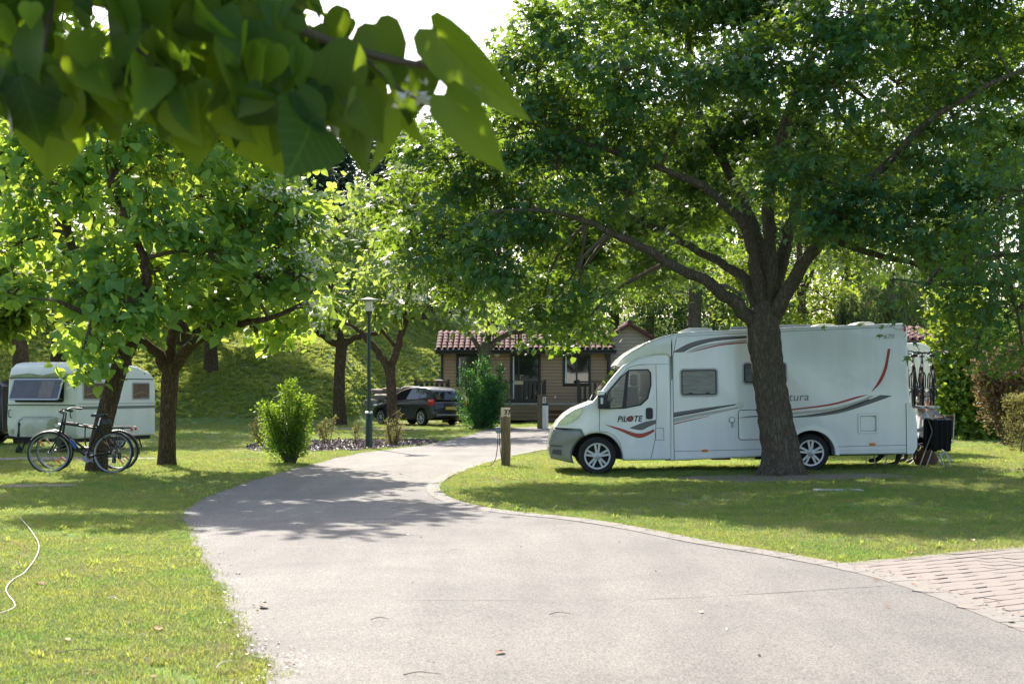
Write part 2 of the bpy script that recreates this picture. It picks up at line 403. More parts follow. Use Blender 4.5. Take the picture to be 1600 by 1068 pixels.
def asphalt():
    m = bpy.data.materials.new('worn_asphalt'); t, N, L = nodes(m); b = N['Principled BSDF']; b.inputs['Roughness'].default_value = .85; b.inputs['Specular IOR Level'].default_value = .25
    tc = N.new('ShaderNodeTexCoord')
    v = N.new('ShaderNodeTexVoronoi'); v.inputs['Scale'].default_value = 120; L.new(tc.outputs['Object'], v.inputs['Vector'])
    n = N.new('ShaderNodeTexNoise'); n.inputs['Scale'].default_value = 130; n.inputs['Detail'].default_value = 4; L.new(tc.outputs['Object'], n.inputs['Vector'])
    big = N.new('ShaderNodeTexNoise'); big.inputs['Scale'].default_value = .55; big.inputs['Detail'].default_value = 9; big.inputs['Roughness'].default_value = .7; big.inputs['Distortion'].default_value = .6; L.new(tc.outputs['Object'], big.inputs['Vector'])
    r1 = N.new('ShaderNodeValToRGB'); e = r1.color_ramp.elements; e[0].position = .2; e[0].color = (.13, .122, .115, 1); e[1].position = .8; e[1].color = (.285, .268, .25, 1)
    q = e.new(.5); q.color = (.205, .193, .183, 1)
    L.new(v.outputs['Color'], r1.inputs[0])
    r2 = N.new('ShaderNodeValToRGB'); r2.color_ramp.elements[0].color = (.64, .635, .64, 1); r2.color_ramp.elements[1].color = (.97, .945, .915, 1)
    r2.color_ramp.elements[0].position = .3; r2.color_ramp.elements[1].position = .7
    L.new(big.outputs[0], r2.inputs[0])
    mx = N.new('ShaderNodeMix'); mx.data_type = 'RGBA'; mx.blend_type = 'MULTIPLY'; mx.inputs['Factor'].default_value = 1
    L.new(r1.outputs[0], mx.inputs[6]); L.new(r2.outputs[0], mx.inputs[7]); L.new(mx.outputs[2], b.inputs['Base Color'])
    mp = N.new('ShaderNodeMapping'); mp.inputs['Scale'].default_value = (1.5, .16, 1); mp.inputs['Rotation'].default_value = (0, 0, .22); L.new(tc.outputs['Object'], mp.inputs[0])
    tr = N.new('ShaderNodeTexNoise'); tr.inputs['Scale'].default_value = 1.6; tr.inputs['Detail'].default_value = 7; L.new(mp.outputs[0], tr.inputs['Vector'])
    r3 = N.new('ShaderNodeValToRGB'); r3.color_ramp.elements[0].position = .36; r3.color_ramp.elements[0].color = (.92, .92, .92, 1); r3.color_ramp.elements[1].position = .58; r3.color_ramp.elements[1].color = (1.05, 1.05, 1.04, 1); L.new(tr.outputs[0], r3.inputs[0])
    m2 = N.new('ShaderNodeMix'); m2.data_type = 'RGBA'; m2.blend_type = 'MULTIPLY'; m2.inputs['Factor'].default_value = 1; L.new(mx.outputs[2], m2.inputs[6]); L.new(r3.outputs[0], m2.inputs[7]); L.new(m2.outputs[2], b.inputs['Base Color'])
    bp = N.new('ShaderNodeBump'); bp.inputs['Strength'].default_value = .5; bp.inputs['Distance'].default_value = .008
    L.new(n.outputs[0], bp.inputs['Height']); L.new(bp.outputs[0], b.inputs['Normal']); return m
M['asphalt'] = asphalt()
road = draped('road', road_poly, M['asphalt'], .012, .6, 'pale worn asphalt lane curving away between the lawns', 'road')
# flush concrete edging stones along the right-hand side of the lane
M['kerb'] = mat('kerb_concrete', (.235, .21, .185), .9, c2=(.165, .148, .13), scale=14, bump=.3)
kerb = empty('kerb', (0, 0, 0)); meta(kerb, 'flush concrete edging along the right side of the lane', 'kerb', kind='structure')
kp = [Vector((x, y, 0)) for x, y in Rs if 2.5 < y < 38.5]
acc = [0]
for a, b in zip(kp, kp[1:]): acc.append(acc[-1]+(b-a).length)
def along(s):
    for i in range(len(acc)-1):
        if acc[i+1] >= s: t = (s-acc[i])/(acc[i+1]-acc[i]+1e-9); return kp[i].lerp(kp[i+1], t), (kp[i+1]-kp[i]).normalized()
    return kp[-1], (kp[-1]-kp[-2]).normalized()
s = 0
while s < acc[-1]-.6:
    ln = .62; V = []; Fc = []
    for k in range(4):
        p, t = along(s+.008+(ln-.016)*k/3); nrm = Vector((-t.y, t.x, 0)); zz = g1(p.x, p.y)
        for o_, dz in ((-.02, -.06), (-.02, .026), (.19, .018), (.19, -.06)):
            V.append((p.x+nrm.x*o_, p.y+nrm.y*o_, zz+dz))
    for k in range(3):
        for j in range(4): a, b = k*4+j, k*4+(j+1) % 4; Fc.append((a, b, b+4, a+4))
    Fc += [(3, 2, 1, 0), (12, 13, 14, 15)]
    o = part('edging_stone', (V, [tuple(reversed(f)) for f in Fc]), M['kerb'], kerb, smooth=0)
    s += ln
# repair seams in the asphalt
for nm, pts, w in (('asphalt_seam', [(620, 942), (800, 940), (1000, 936), (1240, 927), (1385, 919)], .008), ('asphalt_seam', [(345, 764), (420, 767), (520, 772), (600, 778)], .016)):
    P = [Vector((*G(*p), 0)) for p in pts]; P = spline(P, 8)
    a = [(p.x, p.y-w/2+random.uniform(-.006, .006)) for p in P]; b = [(p.x, p.y+w/2+random.uniform(-.006, .006)) for p in P]
    V = [(x, y, g1(x, y)+.0165) for x, y in a+b]; n = len(a)
    part(nm, (V, [(i, i+1, n+i+1, n+i) for i in range(n-1)]), mat('tar_seam', (.13, .12, .11), .8), road, smooth=0)

# --- block paving at the right
pav_poly = [p for p in Rs if 3 < p[1] < 12.2]+[G(1340, 882), G(1480, 868), G(1600, 857), G(1760, 842), (9.5, 16), (10, 4)]
M['paver'] = mat('paving_block', (.25, .208, .182), .9, c2=(.185, .155, .135), scale=4, bump=.3)
M['joint'] = mat('paving_joint', (.14, .11, .085), .95, var=.3, scale=20)
pav = draped('paving', pav_poly, M['joint'], .014, .7, 'pinkish block paved driveway in the right foreground', 'paving')
bme = mesh('paving_block', *box(-.165, -.079, -.03, .165, .079, .0, .006), M['paver'], 30)
ca, sa = math.cos(R(34)), math.sin(R(34)); cnt = 0; blocks = []
pvp = np.array(pav_poly)
for r_ in range(34, -50, -1):
    for c in range(-30, 40):
        u = c*.34+(r_ % 2)*.17; v = r_*.168
        x, y = 4.4+u*ca-v*sa, 12+u*sa+v*ca
        cx = np.array([x+a*ca-b*sa for a in (-.19, .19) for b in (-.1, .1)]); cyy = np.array([y+a*sa+b*ca for a in (-.19, .19) for b in (-.1, .1)])
        if y < 4 or x > 9.8: continue
        edge = np.interp(y, [p[1] for p in Rs], [p[0] for p in Rs])+.1
        if poly_mask(pav_poly, cx, cyy).sum() >= 2 and x > edge-.15:
            blocks.append((0 if (y > 7.6 and abs(x/y) < .39) else 1, y, x))
blocks.sort(); rest = []
for i, (_, y, x) in enumerate(blocks):
    if i < 290: link('paving_block', bme, pav, (x, y, g1(x, y)+.019+random.uniform(-.0025, .0025)), (random.uniform(-.01, .01), random.uniform(-.01, .01), R(34)+random.uniform(-.012, .012)))
    else: rest.append(xf(box(-.165, -.079, -.03, .165, .079, 0), Matrix.Translation((x, y, g1(x, y)+.019)) @ Matrix.Rotation(R(34), 4, 'Z')))
if rest: part('further_blocks', join(*rest), M['paver'], pav, smooth=0)['kind'] = 'stuff'
# --- beds, bare soil and gravel
def blob(cx, cy_, rx, ry, n=28, j=.12, seed=1):
    rn = random.Random(seed); return [(cx+rx*math.cos(2*math.pi*k/n)*(1+rn.uniform(-j, j)), cy_+ry*math.sin(2*math.pi*k/n)*(1+rn.uniform(-j, j))) for k in range(n)]
bed_poly = [G(*p) for p in [(398, 704), (470, 706), (560, 703.5), (640, 698), (685, 692.5), (665, 690), (620, 689.5), (520, 690), (450, 691), (405, 693), (385, 697), (386, 702)]]
draped('shrub_bed', bed_poly, M['mulch'], .02, .5, 'strip of purplish bark mulch behind the lamp post', 'bed')
bed2 = [(10.6, 25.6), (9.4, 25.2), (8.6, 24.4), (9.1, 23.8), (10.4, 24.1), (13, 24.6), (14, 26), (12.4, 26.4)]
draped('mulch_patch', bed2, M['mulch'], .02, .5, 'bark mulch patch at the right edge below the hedge', 'bed')
soil_poly = blob(4.75, 23.6, 2.0, .95, seed=4)
draped('bare_soil', soil_poly, M['soil'], .012, .4, 'bare brown soil around the foot of the big maple', 'soil')
soil2 = blob(-7.6, 22.3, .9, .35, seed=8)
draped('bare_soil', soil2, M['soil'], .012, .4, 'small bare patch in the shade below the bicycles', 'soil')
pad_poly = [(3.0, 31), (9, 30.4), (9.2, 33.2), (3.2, 33.6)]
draped('gravel_pad', pad_poly, M['pad'], .014, .5, 'pinkish gravel pitch seen beneath the motorhome', 'gravel')
pad2 = [(-12.5, 30.3), (-7.8, 30.6), (-7.2, 31.7), (-12.5, 31.6)]
draped('gravel_strip', pad2, M['asphalt'], .016, .5, 'narrow grey strip of gravel behind the two bicycles', 'gravel')
pad3 = [(-6.5, 46.5), (-3.5, 46.5), (-2.2, 51.5), (-5.6, 51)]
draped('car_pad', [(-6.6, 49.3), (-3.4, 48.6), (-3.2, 49.6), (-6.2, 50.4)], M['pad'], .016, .5, 'pale gravel beneath the dark parked car', 'gravel')

# --- grass: tufts scattered over the lawn
def tuft(name, nb, rad, h, w, seed):
    rn = random.Random(seed); V = []; Fc = []; rd = []
    for _ in range(nb):
        a = rn.uniform(0, 6.283); r_ = rad*math.sqrt(rn.random()); x, y = r_*math.cos(a), r_*math.sin(a)
        b = rn.uniform(0, 6.283); hh = h*rn.uniform(.5, 1.15); le = hh*rn.uniform(.2, 1.5); dx, dy = math.cos(b), math.sin(b); ww = w*rn.uniform(.7, 1.2)
        n = len(V); q = rn.random()
        V += [(x-dy*ww, y+dx*ww, -.01), (x+dy*ww, y-dx*ww, -.01), (x+dx*le*.35+dy*ww*.8, y+dy*le*.35-dx*ww*.8, hh*.6), (x+dx*le*.35-dy*ww*.8, y+dy*le*.35+dx*ww*.8, hh*.6), (x+dx*le, y+dy*le, hh)]
        Fc += [(n, n+1, n+2, n+3), (n+3, n+2, n+4)]; rd += [q]*5
    me = mesh(name, V, Fc, None, 0)
    at_ = me.attributes.new('rnd', 'FLOAT', 'POINT'); at_.data.foreach_set('value', rd); return me
def grass_mat(name, cols, trans, tw):
    m = leaf_mat(name, cols[0], cols[1], trans, tw, .65, .15); t, N, L = nodes(m); b = N['Principled BSDF']
    ge = N.new('ShaderNodeNewGeometry'); n1 = N.new('ShaderNodeTexNoise'); n1.inputs['Scale'].default_value = 1.1; n1.inputs['Detail'].default_value = 7; n1.inputs['Roughness'].default_value = .75
    L.new(ge.outputs['Position'], n1.inputs['Vector'])
    rp = N.new('ShaderNodeValToRGB'); e = rp.color_ramp.elements; e[0].position = .36; e[0].color = (.66, .9, .82, 1); e[1].position = .66; e[1].color = (1.28, 1.08, 1.2, 1); q = e.new(.5); q.color = (1, 1, 1, 1)
    L.new(n1.outputs[0], rp.inputs[0])
    for sock in (b.inputs['Base Color'], [n for n in N if n.type == 'BSDF_TRANSLUCENT'][0].inputs[0]):
        src = sock.links[0].from_socket; mx = N.new('ShaderNodeMix'); mx.data_type = 'RGBA'; mx.blend_type = 'MULTIPLY'; mx.inputs['Factor'].default_value = 1; mx.clamp_result = True
        L.new(src, mx.inputs[6]); L.new(rp.outputs[0], mx.inputs[7]); L.new(mx.outputs[2], sock)
    return m
M['grass'] = grass_mat('grass_blade', ((.09, .19, .055), (.195, .285, .09)), (.43, .475, .09), .44)
M['clover'] = grass_mat('clover_leaf', ((.06, .17, .055), (.12, .24, .08)), (.30, .42, .07), .35)
M['grass_old'] = leaf_mat('grass_blade', (.085, .18, .04), (.18, .27, .065), (.42, .50, .06), .45, .6, .2)
M['longgrass'] = leaf_mat('long_grass', (.12, .21, .05), (.25, .33, .09), (.52, .58, .10), .45, .6, .2)
M['drygrass'] = leaf_mat('dry_grass', (.24, .21, .10), (.40, .35, .18), (.46, .42, .18), .35, .7, .2)
tufts = []
for nm, mt_, h, w in (('tuft_a', 'grass', .036, .0024), ('tuft_b', 'grass', .028, .003), ('tuft_dry', 'drygrass', .03, .0022), ('tuft_long', 'longgrass', .095, .011)):
    me = tuft(nm, 22 if h < .1 else 40, .07 if h < .1 else .3, h, w, len(tufts)+3); me.materials.append(M[mt_])
    tufts.append(bpy.data.objects.new(nm, me))
def scatter(n, x0, x1, y0, y1):
    x = rng.uniform(x0, x1, n); y = rng.uniform(y0, y1, n); return x, y
def frustum(x, y, m=1.0): return np.abs(x) < (.375*y+m)
polys_out = [road_poly, pav_poly, bed_poly, bed2, pad_poly, pad2]
def keep_grass(x, y):
    k = frustum(x, y)
    jx, jy = x+rng.normal(0, .035, len(x)), y+rng.normal(0, .035, len(x))
    for P in polys_out: k &= ~poly_mask(P, jx, jy)
    bare = np.sin(x*1.3+2*np.sin(y*.9))*np.sin(y*1.7+1.5*np.sin(x*1.1))+rng.normal(0, .18, len(x)); k &= ~((bare > .72) & (rng.random(len(x)) < .75))
    for P in (soil_poly, soil2): k &= ~(poly_mask(P, x, y) & (rng.random(len(x)) > .12))
    return k
def tuft_cloud(name, pts, src, smin, smax, label):
    x, y = pts; z = gz(x, y)
    me = bpy.data.meshes.new(name); me.vertices.add(len(x)); me.vertices.foreach_set('co', np.stack([x, y, z], -1).astype(np.float32).ravel())
    ar = me.attributes.new('turn', 'FLOAT_VECTOR', 'POINT'); rr = np.zeros((len(x), 3), np.float32); rr[:, 2] = rng.uniform(0, 6.283, len(x)); rr[:, 0] = rng.normal(0, .12, len(x)); ar.data.foreach_set('vector', rr.ravel())
    as_ = me.attributes.new('size', 'FLOAT', 'POINT'); as_.data.foreach_set('value', rng.uniform(smin, smax, len(x)).astype(np.float32))
    me.update(); o = link(name, me); meta(o, label, 'grass', kind='stuff')
    ng = bpy.data.node_groups.new(name, 'GeometryNodeTree')
    ng.interface.new_socket('Geometry', in_out='INPUT', socket_type='NodeSocketGeometry'); ng.interface.new_socket('Geometry', in_out='OUTPUT', socket_type='NodeSocketGeometry')
    N, L = ng.nodes, ng.links
    gi, go = N.new('NodeGroupInput'), N.new('NodeGroupOutput'); ip = N.new('GeometryNodeInstanceOnPoints'); oi = N.new('GeometryNodeObjectInfo'); oi.inputs['Object'].default_value = src
    a1 = N.new('GeometryNodeInputNamedAttribute'); a1.data_type = 'FLOAT_VECTOR'; a1.inputs[0].default_value = 'turn'
    a2 = N.new('GeometryNodeInputNamedAttribute'); a2.data_type = 'FLOAT'; a2.inputs[0].default_value = 'size'
    e2r = N.new('FunctionNodeEulerToRotation')
    L.new(gi.outputs[0], ip.inputs['Points']); L.new(oi.outputs['Geometry'], ip.inputs['Instance'])
    L.new(a1.outputs[0], e2r.inputs[0]); L.new(e2r.outputs[0], ip.inputs['Rotation']); L.new(a2.outputs[0], ip.inputs['Scale']); L.new(ip.outputs[0], go.inputs[0])
    md = o.modifiers.new('tufts', 'NODES'); md.node_group = ng; return o
def band(y0, y1, dens):
    w = .375*y1+1; n = int(2*w*(y1-y0)*dens); x, y = scatter(n, -w, w, y0, y1); k = keep_grass(x, y); return x[k], y[k]
bands = [band(6.5, 11, 800), band(11, 16, 500), band(16, 24, 260), band(24, 34, 110), band(34, 60, 30)]
def dryness(x, y): return np.sin(x*.9+1.3*np.sin(y*.5))*np.sin(y*.7+x*.3)
sets = [[], [], []]
for bi, (x, y) in enumerate(bands):
    q = rng.random(len(x)); dr = dryness(x, y)
    isdry = q < np.where(dr > .3, .38, .14)
    odd = rng.random(len(x)) < .5
    for i, kmask in enumerate((~isdry & odd, ~isdry & ~odd, isdry)): sets[i].append((x[kmask], y[kmask]))
for i, nm in enumerate(('lawn_grass', 'lawn_grass', 'dry_lawn_grass')):
    near = [np.concatenate([s_[j] for s_ in sets[i][:3]]) for j in (0, 1)]; far = [np.concatenate([s_[j] for s_ in sets[i][3:]]) for j in (0, 1)]
    lab = 'short mown grass blades of the lawn' if i < 2 else 'dry straw coloured blades in the lawn'
    tuft_cloud(nm, near, tufts[i], .7, 1.25, lab); tuft_cloud(nm, far, tufts[i], 1.0, 1.7, lab)
# longer weeds and tufts here and there
x, y = scatter(5200, -11, 11, 6.5, 30); k = keep_grass(x, y) & (np.sin(x*1.9+1)*np.sin(y*1.1)+rng.normal(0, .35, len(x)) > .35); tuft_cloud('lawn_weeds', (x[k], y[k]), tufts[3], .3, .8, 'longer weeds and tufts standing in the lawn')
# clover and broad leaves lying flat in the near lawn
n = 26000; y = 6.5+(22-6.5)*rng.random(n)**1.3; x = rng.uniform(-1, 1, n)*(.375*y+.6); k = keep_grass(x, y) & (np.sin(x*2.1+y*.7)*np.sin(y*1.3-x*.8)+rng.normal(0, .5, n) > .1); x, y = x[k], y[k]
clover_pts = np.stack([x, y, gz(x, y)+rng.uniform(.012, .03, len(x))], -1)
x, y = scatter(42000, -26, 6, 52, 82); k = frustum(x, y, 2) & (gz(x, y) > .45)
tuft_cloud('bank_grass', (x[k], y[k]), tufts[3], .6, 1.5, 'long unmown grass on the bank')
# ------------------------------------------------------------------ trees
def _heart():
    half = [(-.06, .20), (.02, .40), (.24, .48), (.52, .36), (.78, .17)]
    V = [(0, 0, 0), (.3, 0, .03), (.65, 0, 0), (1, 0, -.14)]
    for sgn in (1, -1): V += [(x, sgn*y*.95, -.10*abs(y)-.12*x*x+.03) for x, y in half]
    return V, [(0, 1, 2, 3, 8, 7, 6, 5, 4), (3, 2, 1, 0, 9, 10, 11, 12, 13)]
def _heart_small():
    V = [(0, 0, 0), (.5, 0, .02), (1, 0, -.16), (.02, .36, -.05), (.45, .40, -.08), (.02, -.36, -.05), (.45, -.40, -.08)]
    return V, [(0, 1, 4, 3), (1, 2, 4), (1, 0, 5, 6), (2, 1, 6)]
def _maple():
    P = [(0, 0)]
    for a, r_ in ((-75, .45), (-52, .30), (-40, .72), (-18, .40), (0, 1.0), (18, .40), (40, .72), (52, .30), (75, .45)):
        P.append((r_*math.cos(R(a)), r_*math.sin(R(a))))
    return [(x, y, .06-.22*x*x-.2*y*y) for x, y in P], [tuple(range(len(P)))]
def _oval():
    return [(0, 0, 0), (.45, .27, .06), (1, 0, -.1), (.45, -.27, .06)], [(0, 2, 1), (0, 3, 2)]
def _narrow():
    return [(0, 0, 0), (.4, .07, .0), (1, 0, -.05), (.4, -.07, .0)], [(0, 3, 2, 1)]
LEAF = {'heart': _heart(), 'hearts': _heart_small(), 'maple': _maple(), 'oval': _oval(), 'narrow': _narrow()}
def unit(v): return v/(np.linalg.norm(v, axis=-1, keepdims=True)+1e-9)
def leaf_frames(a, n):
    a = unit(a); n = unit(n-a*np.sum(a*n, -1, keepdims=True)); y = np.cross(n, a); return np.stack([a, y, n], -1)   # columns
def leaf_mesh(name, kind, pos, axis, nrm, size, mt, rnd=None):
    V0, F0 = LEAF[kind]; V0 = np.array(V0); N = len(pos); k = len(V0)
    Rm = leaf_frames(axis, nrm)
    V = np.einsum('nij,kj->nki', Rm, V0)*size[:, None, None]+pos[:, None, :]
    me = bpy.data.meshes.new(name); me.vertices.add(N*k); me.vertices.foreach_set('co', V.astype(np.float32).ravel())
    lp = np.concatenate([np.array(f) for f in F0]); fl = np.array([len(f) for f in F0])
    idx = (lp[None, :]+np.arange(N)[:, None]*k).ravel(); tot = np.tile(fl, N); st = np.concatenate([[0], np.cumsum(tot)[:-1]])
    me.loops.add(len(idx)); me.loops.foreach_set('vertex_index', idx.astype(np.int32))
    me.polygons.add(len(tot)); me.polygons.foreach_set('loop_start', st.astype(np.int32))
    me.update(calc_edges=True)
    if rnd is None: rnd = rng.random(N)
    at_ = me.attributes.new('rnd', 'FLOAT', 'POINT'); at_.data.foreach_set('value', np.repeat(rnd, k).astype(np.float32))
    me.materials.append(mt); return me
def clump_points(c, rad, n, per=38, spread=.32, shell=.55):
    """leaf places in one clump: small sprays spread through the outer part of an ellipsoid"""
    c = np.array(c); rad = np.array(rad); m = max(3, n//per)
    d = unit(rng.normal(size=(m, 3))); rr = shell+(1-shell)*rng.random(m)**.7
    cen = d*rr[:, None]
    idx = rng.integers(0, m, n)
    sp = spread*rng.lognormal(0, .2, n)
    off = rng.normal(size=(n, 3))*np.array([1, 1, .55])*sp[:, None]
    p = c+cen[idx]*rad+off
    tone = rng.random(m)[idx]*.5+rng.random(n)*.5
    return p, unit(cen[idx]*rad+1e-6), tone, c+cen*rad
M['catalpa'] = leaf_mat('catalpa_leaf', (.06, .175, .06), (.14, .29, .085), (.50, .66, .07), .47, .5, .25)
M['catalpa_pale'] = leaf_mat('catalpa_leaf_pale', (.09, .18, .05), (.18, .28, .08), (.44, .55, .10), .48, .55, .2)
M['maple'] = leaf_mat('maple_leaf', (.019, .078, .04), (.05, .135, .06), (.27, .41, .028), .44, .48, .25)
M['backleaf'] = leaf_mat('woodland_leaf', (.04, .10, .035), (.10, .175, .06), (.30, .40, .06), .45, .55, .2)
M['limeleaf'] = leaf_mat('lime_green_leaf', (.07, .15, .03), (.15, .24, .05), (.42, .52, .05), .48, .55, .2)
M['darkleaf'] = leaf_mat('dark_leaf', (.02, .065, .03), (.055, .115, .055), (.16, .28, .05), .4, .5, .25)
M['pineleaf'] = leaf_mat('conifer_needles', (.025, .06, .04), (.065, .11, .07), (.10, .17, .06), .3, .6, .3)
M['willow'] = leaf_mat('willow_leaf', (.07, .11, .05), (.15, .20, .09), (.24, .30, .09), .45, .5, .3)
M['privet'] = leaf_mat('privet_leaf', (.035, .115, .022), (.09, .2, .032), (.34, .50, .035), .46, .5, .25)
M['green'] = leaf_mat('evergreen_leaf', (.016, .085, .03), (.04, .15, .045), (.12, .30, .04), .38, .45, .3)
M['olive'] = leaf_mat('olive_leaf', (.10, .10, .035), (.20, .19, .07), (.28, .26, .07), .4, .6, .2)
M['rust'] = leaf_mat('rusty_leaf', (.09, .055, .035), (.17, .12, .07), (.22, .16, .07), .35, .6, .2)
M['flower'] = leaf_mat('white_blossom', (.55, .52, .46), (.78, .75, .70), (.6, .58, .5), .3, .7, .1)

def make_tree(name, label, cat, base, trunk, limbs, clumps, kind, size, mt, bark='bark', group=None, twig_r=.018, spread=.32, per=38, droop=.35, flowers=None, near_parts=0, shell=.55, limb_name='branch', twigs=True, sides=10, seed=1):
    """trunk/limbs: [(point, radius)...] in world space; clumps: (centre, (rx,ry,rz), leaves)"""
    base = Vector(base); root = empty(name, base, (0, 0, 0), label, cat, group)
    rel = lambda p: Vector(p)-base
    P = spline([rel(p) for p, r_ in trunk], 6); rr = np.interp(np.linspace(0, len(trunk)-1, len(P)), range(len(trunk)), [r_ for p, r_ in trunk])
    part('trunk', tube(P, rr, sides+4, wob=.05, seed=seed), M[bark], root, smooth=60)
    nodes_ = [(p, r_) for p, r_ in zip(P[len(P)//2:], rr[len(P)//2:])]
    for li, lm in enumerate(limbs):
        Q = spline([rel(p) for p, r_ in lm], 5); q = np.interp(np.linspace(0, len(lm)-1, len(Q)), range(len(lm)), [r_ for p, r_ in lm])
        Q = [p+Vector((random.gauss(0, .35), random.gauss(0, .35), random.gauss(0, .35)))*float(r_)*.5 if 0 < i < len(Q)-1 else p for i, (p, r_) in enumerate(zip(Q, q))]
        part(limb_name, tube(Q, q, sides, wob=.06, seed=li), M[bark], root, smooth=60)
        nodes_ += list(zip(Q, q))
    # leaves, and twigs that carry them
    A, Nn, T, Pp, S, tw = [], [], [], [], [], []
    for c, rad, n in clumps:
        c = rel(c)
        p, out, tone, cen = clump_points(c, rad, n, per, spread, shell)
        n_ = len(p)
        ax = unit(out*np.array([1, 1, .4])+rng.normal(size=(n_, 3))*.7+np.array([0, 0, -droop]))
        nm = unit(np.array([0, 0, 1.0])+rng.normal(size=(n_, 3))*.45+out*.35)
        A.append(ax); Nn.append(nm); T.append(tone); Pp.append(p); S.append(size*rng.uniform(.5, 1.3, n_))
        if twigs:
            bp, br = min(nodes_, key=lambda q: (q[0]-c).length_squared+(.0 if q[1] > .02 else 1))
            mid = (bp+c)/2+Vector((random.gauss(0, .2), random.gauss(0, .2), random.uniform(0, .25)))
            r0 = min(br*.7, .055)
            tw.append(tube(spline([bp, mid, c], 4), np.linspace(r0, twig_r, 9), 5))
            for cc in cen[:14]:
                e = Vector(cc); m2 = (c+e)/2+Vector((random.gauss(0, .12), random.gauss(0, .12), random.gauss(.05, .12)))
                tw.append(tube([c, m2, e], (twig_r, twig_r*.7, twig_r*.3), 4, cap=False))
    Pp, A, Nn, T, S = map(np.concatenate, (Pp, A, Nn, T, S))
    if tw:
        o = part('twigs', join(*tw), M['twig'], root, smooth=60); o['kind'] = 'stuff'
    sel = np.zeros(len(Pp), bool)
    if near_parts:      # the leaves nearest the viewer, big enough to tell apart, are pieces of their own
        dist = Pp[:, 1]-.15*S/size; sel[np.argsort(dist)[:near_parts*4][::4]] = True
    cr = link('crown', leaf_mesh('crown', kind, Pp[~sel], A[~sel], Nn[~sel], S[~sel], mt, T[~sel]), root); cr['kind'] = 'stuff'
    if near_parts:
        protos = [leaf_mesh('leaf', kind, np.zeros((1, 3)), np.array([[1., 0, 0]]), np.array([[0, 0, 1.]]), np.array([1.]), mt, np.array([q])) for q in (.2, .5, .8)]
        Fm = leaf_frames(A[sel], Nn[sel])
        for i, j in enumerate(np.nonzero(sel)[0]):
            o = link('leaf', protos[i % 3], cr); Mx = Matrix([list(r_) for r_ in Fm[i]]).to_4x4(); Mx.translation = Vector(Pp[j])
            o.matrix_local = Mx @ Matrix.Scale(float(S[j]), 4)
    if flowers:
        fp = []
        for c, rad, n in flowers:
            p, out, tone, cen = clump_points(rel(c), rad, n, 16, .11, .85); fp.append(p)
        fp = np.concatenate(fp); n_ = len(fp)
        o = link('blossom', leaf_mesh('blossom', 'oval', fp, rng.normal(size=(n_, 3)), rng.normal(size=(n_, 3)), rng.uniform(.05, .10, n_), M['flower']), root); o['kind'] = 'stuff'
    return root
def pxclumps(L, dens, d0, dj=1.2, flat=.8):
    """(px, py, rx px, ry px[, d]) -> clumps; leaves in proportion to the face of each"""
    out = []
    for q in L:
        d = (q[4] if len(q) > 4 else d0+random.uniform(-dj, dj)); s_ = d/F
        rx, rz = q[2]*s_, q[3]*s_
        out.append((at(q[0], q[1], d), (rx, (rx+rz)/2*flat, rz), int(dens*math.pi*rx*rz)+20))
    return out
def ground_pt(px, py, d, dz=-.08):
    x = (px-800)/F*d; return Vector((x, d, g1(x, d)+dz))

# --- the big maple in front of the motorhome
d = 24.4
mb = ground_pt(1221, 0, d)
T = lambda px, py, r_, dd=0: (at(px, py, d+dd), r_)
trunk = [(mb, .47), (at(1222, 722, d), .35), (at(1214, 670, d), .305), (at(1206, 620, d), .285), (at(1199, 570, d), .275), (at(1193, 520, d), .285), (at(1195, 490, d), .25), (at(1197, 462, d), .10)]
limbs = [
 [T(1188, 510, 0.136), T(1140, 468, 0.108, -.2), T(1100, 436, 0.096, -.4), T(1040, 408, 0.080, -.7), T(985, 378, 0.068, -1), T(930, 352, 0.052, -1.2), T(860, 330, 0.032, -1.4), T(760, 330, 0.016, -1.6)],
 [T(1190, 500, 0.128), T(1168, 440, 0.096, .4), T(1135, 415, 0.080, .7), T(1080, 385, 0.064, 1), T(1000, 345, 0.048, 1.4), T(930, 320, 0.032, 1.7), T(830, 340, 0.016, 2)],
 [T(1195, 480, 0.136), T(1178, 410, 0.104, -.3), T(1160, 350, 0.088, -.5), T(1110, 300, 0.068, -.7), T(1030, 262, 0.052, -.9), T(925, 228, 0.036, -1), T(820, 190, 0.016, -1)],
 [T(1196, 480, 0.144), T(1187, 390, 0.112, .6), T(1150, 290, 0.080, 1.0), T(1090, 175, 0.064, 1.4), T(1078, 90, 0.048, 1.6), T(1060, -60, 0.024, 1.8)],
 [T(1200, 480, 0.144), T(1203, 380, 0.120, -.2), T(1200, 290, 0.104, -.3), T(1232, 180, 0.088, -.4), T(1275, 60, 0.068, -.5), T(1300, -80, 0.040, -.5)],
 [T(1205, 485, 0.144), T(1222, 400, 0.120, .3), T(1250, 300, 0.096, .5), T(1265, 200, 0.080, .8), T(1330, 60, 0.056, 1.2), T(1370, -80, 0.032, 1.4)],
 [T(1208, 498, 0.144), T(1238, 440, 0.120, -.3), T(1288, 368, 0.104, -.6), T(1345, 300, 0.080, -.9), T(1440, 200, 0.060, -1.2), T(1530, 140, 0.040, -1.4), T(1640, 90, 0.016, -1.6)],
 [T(1288, 368, 0.072, -.6), T(1360, 395, 0.056, -.6), T(1430, 412, 0.044, -.4), T(1500, 440, 0.028, -.2), T(1590, 450, 0.016, 0)],
]
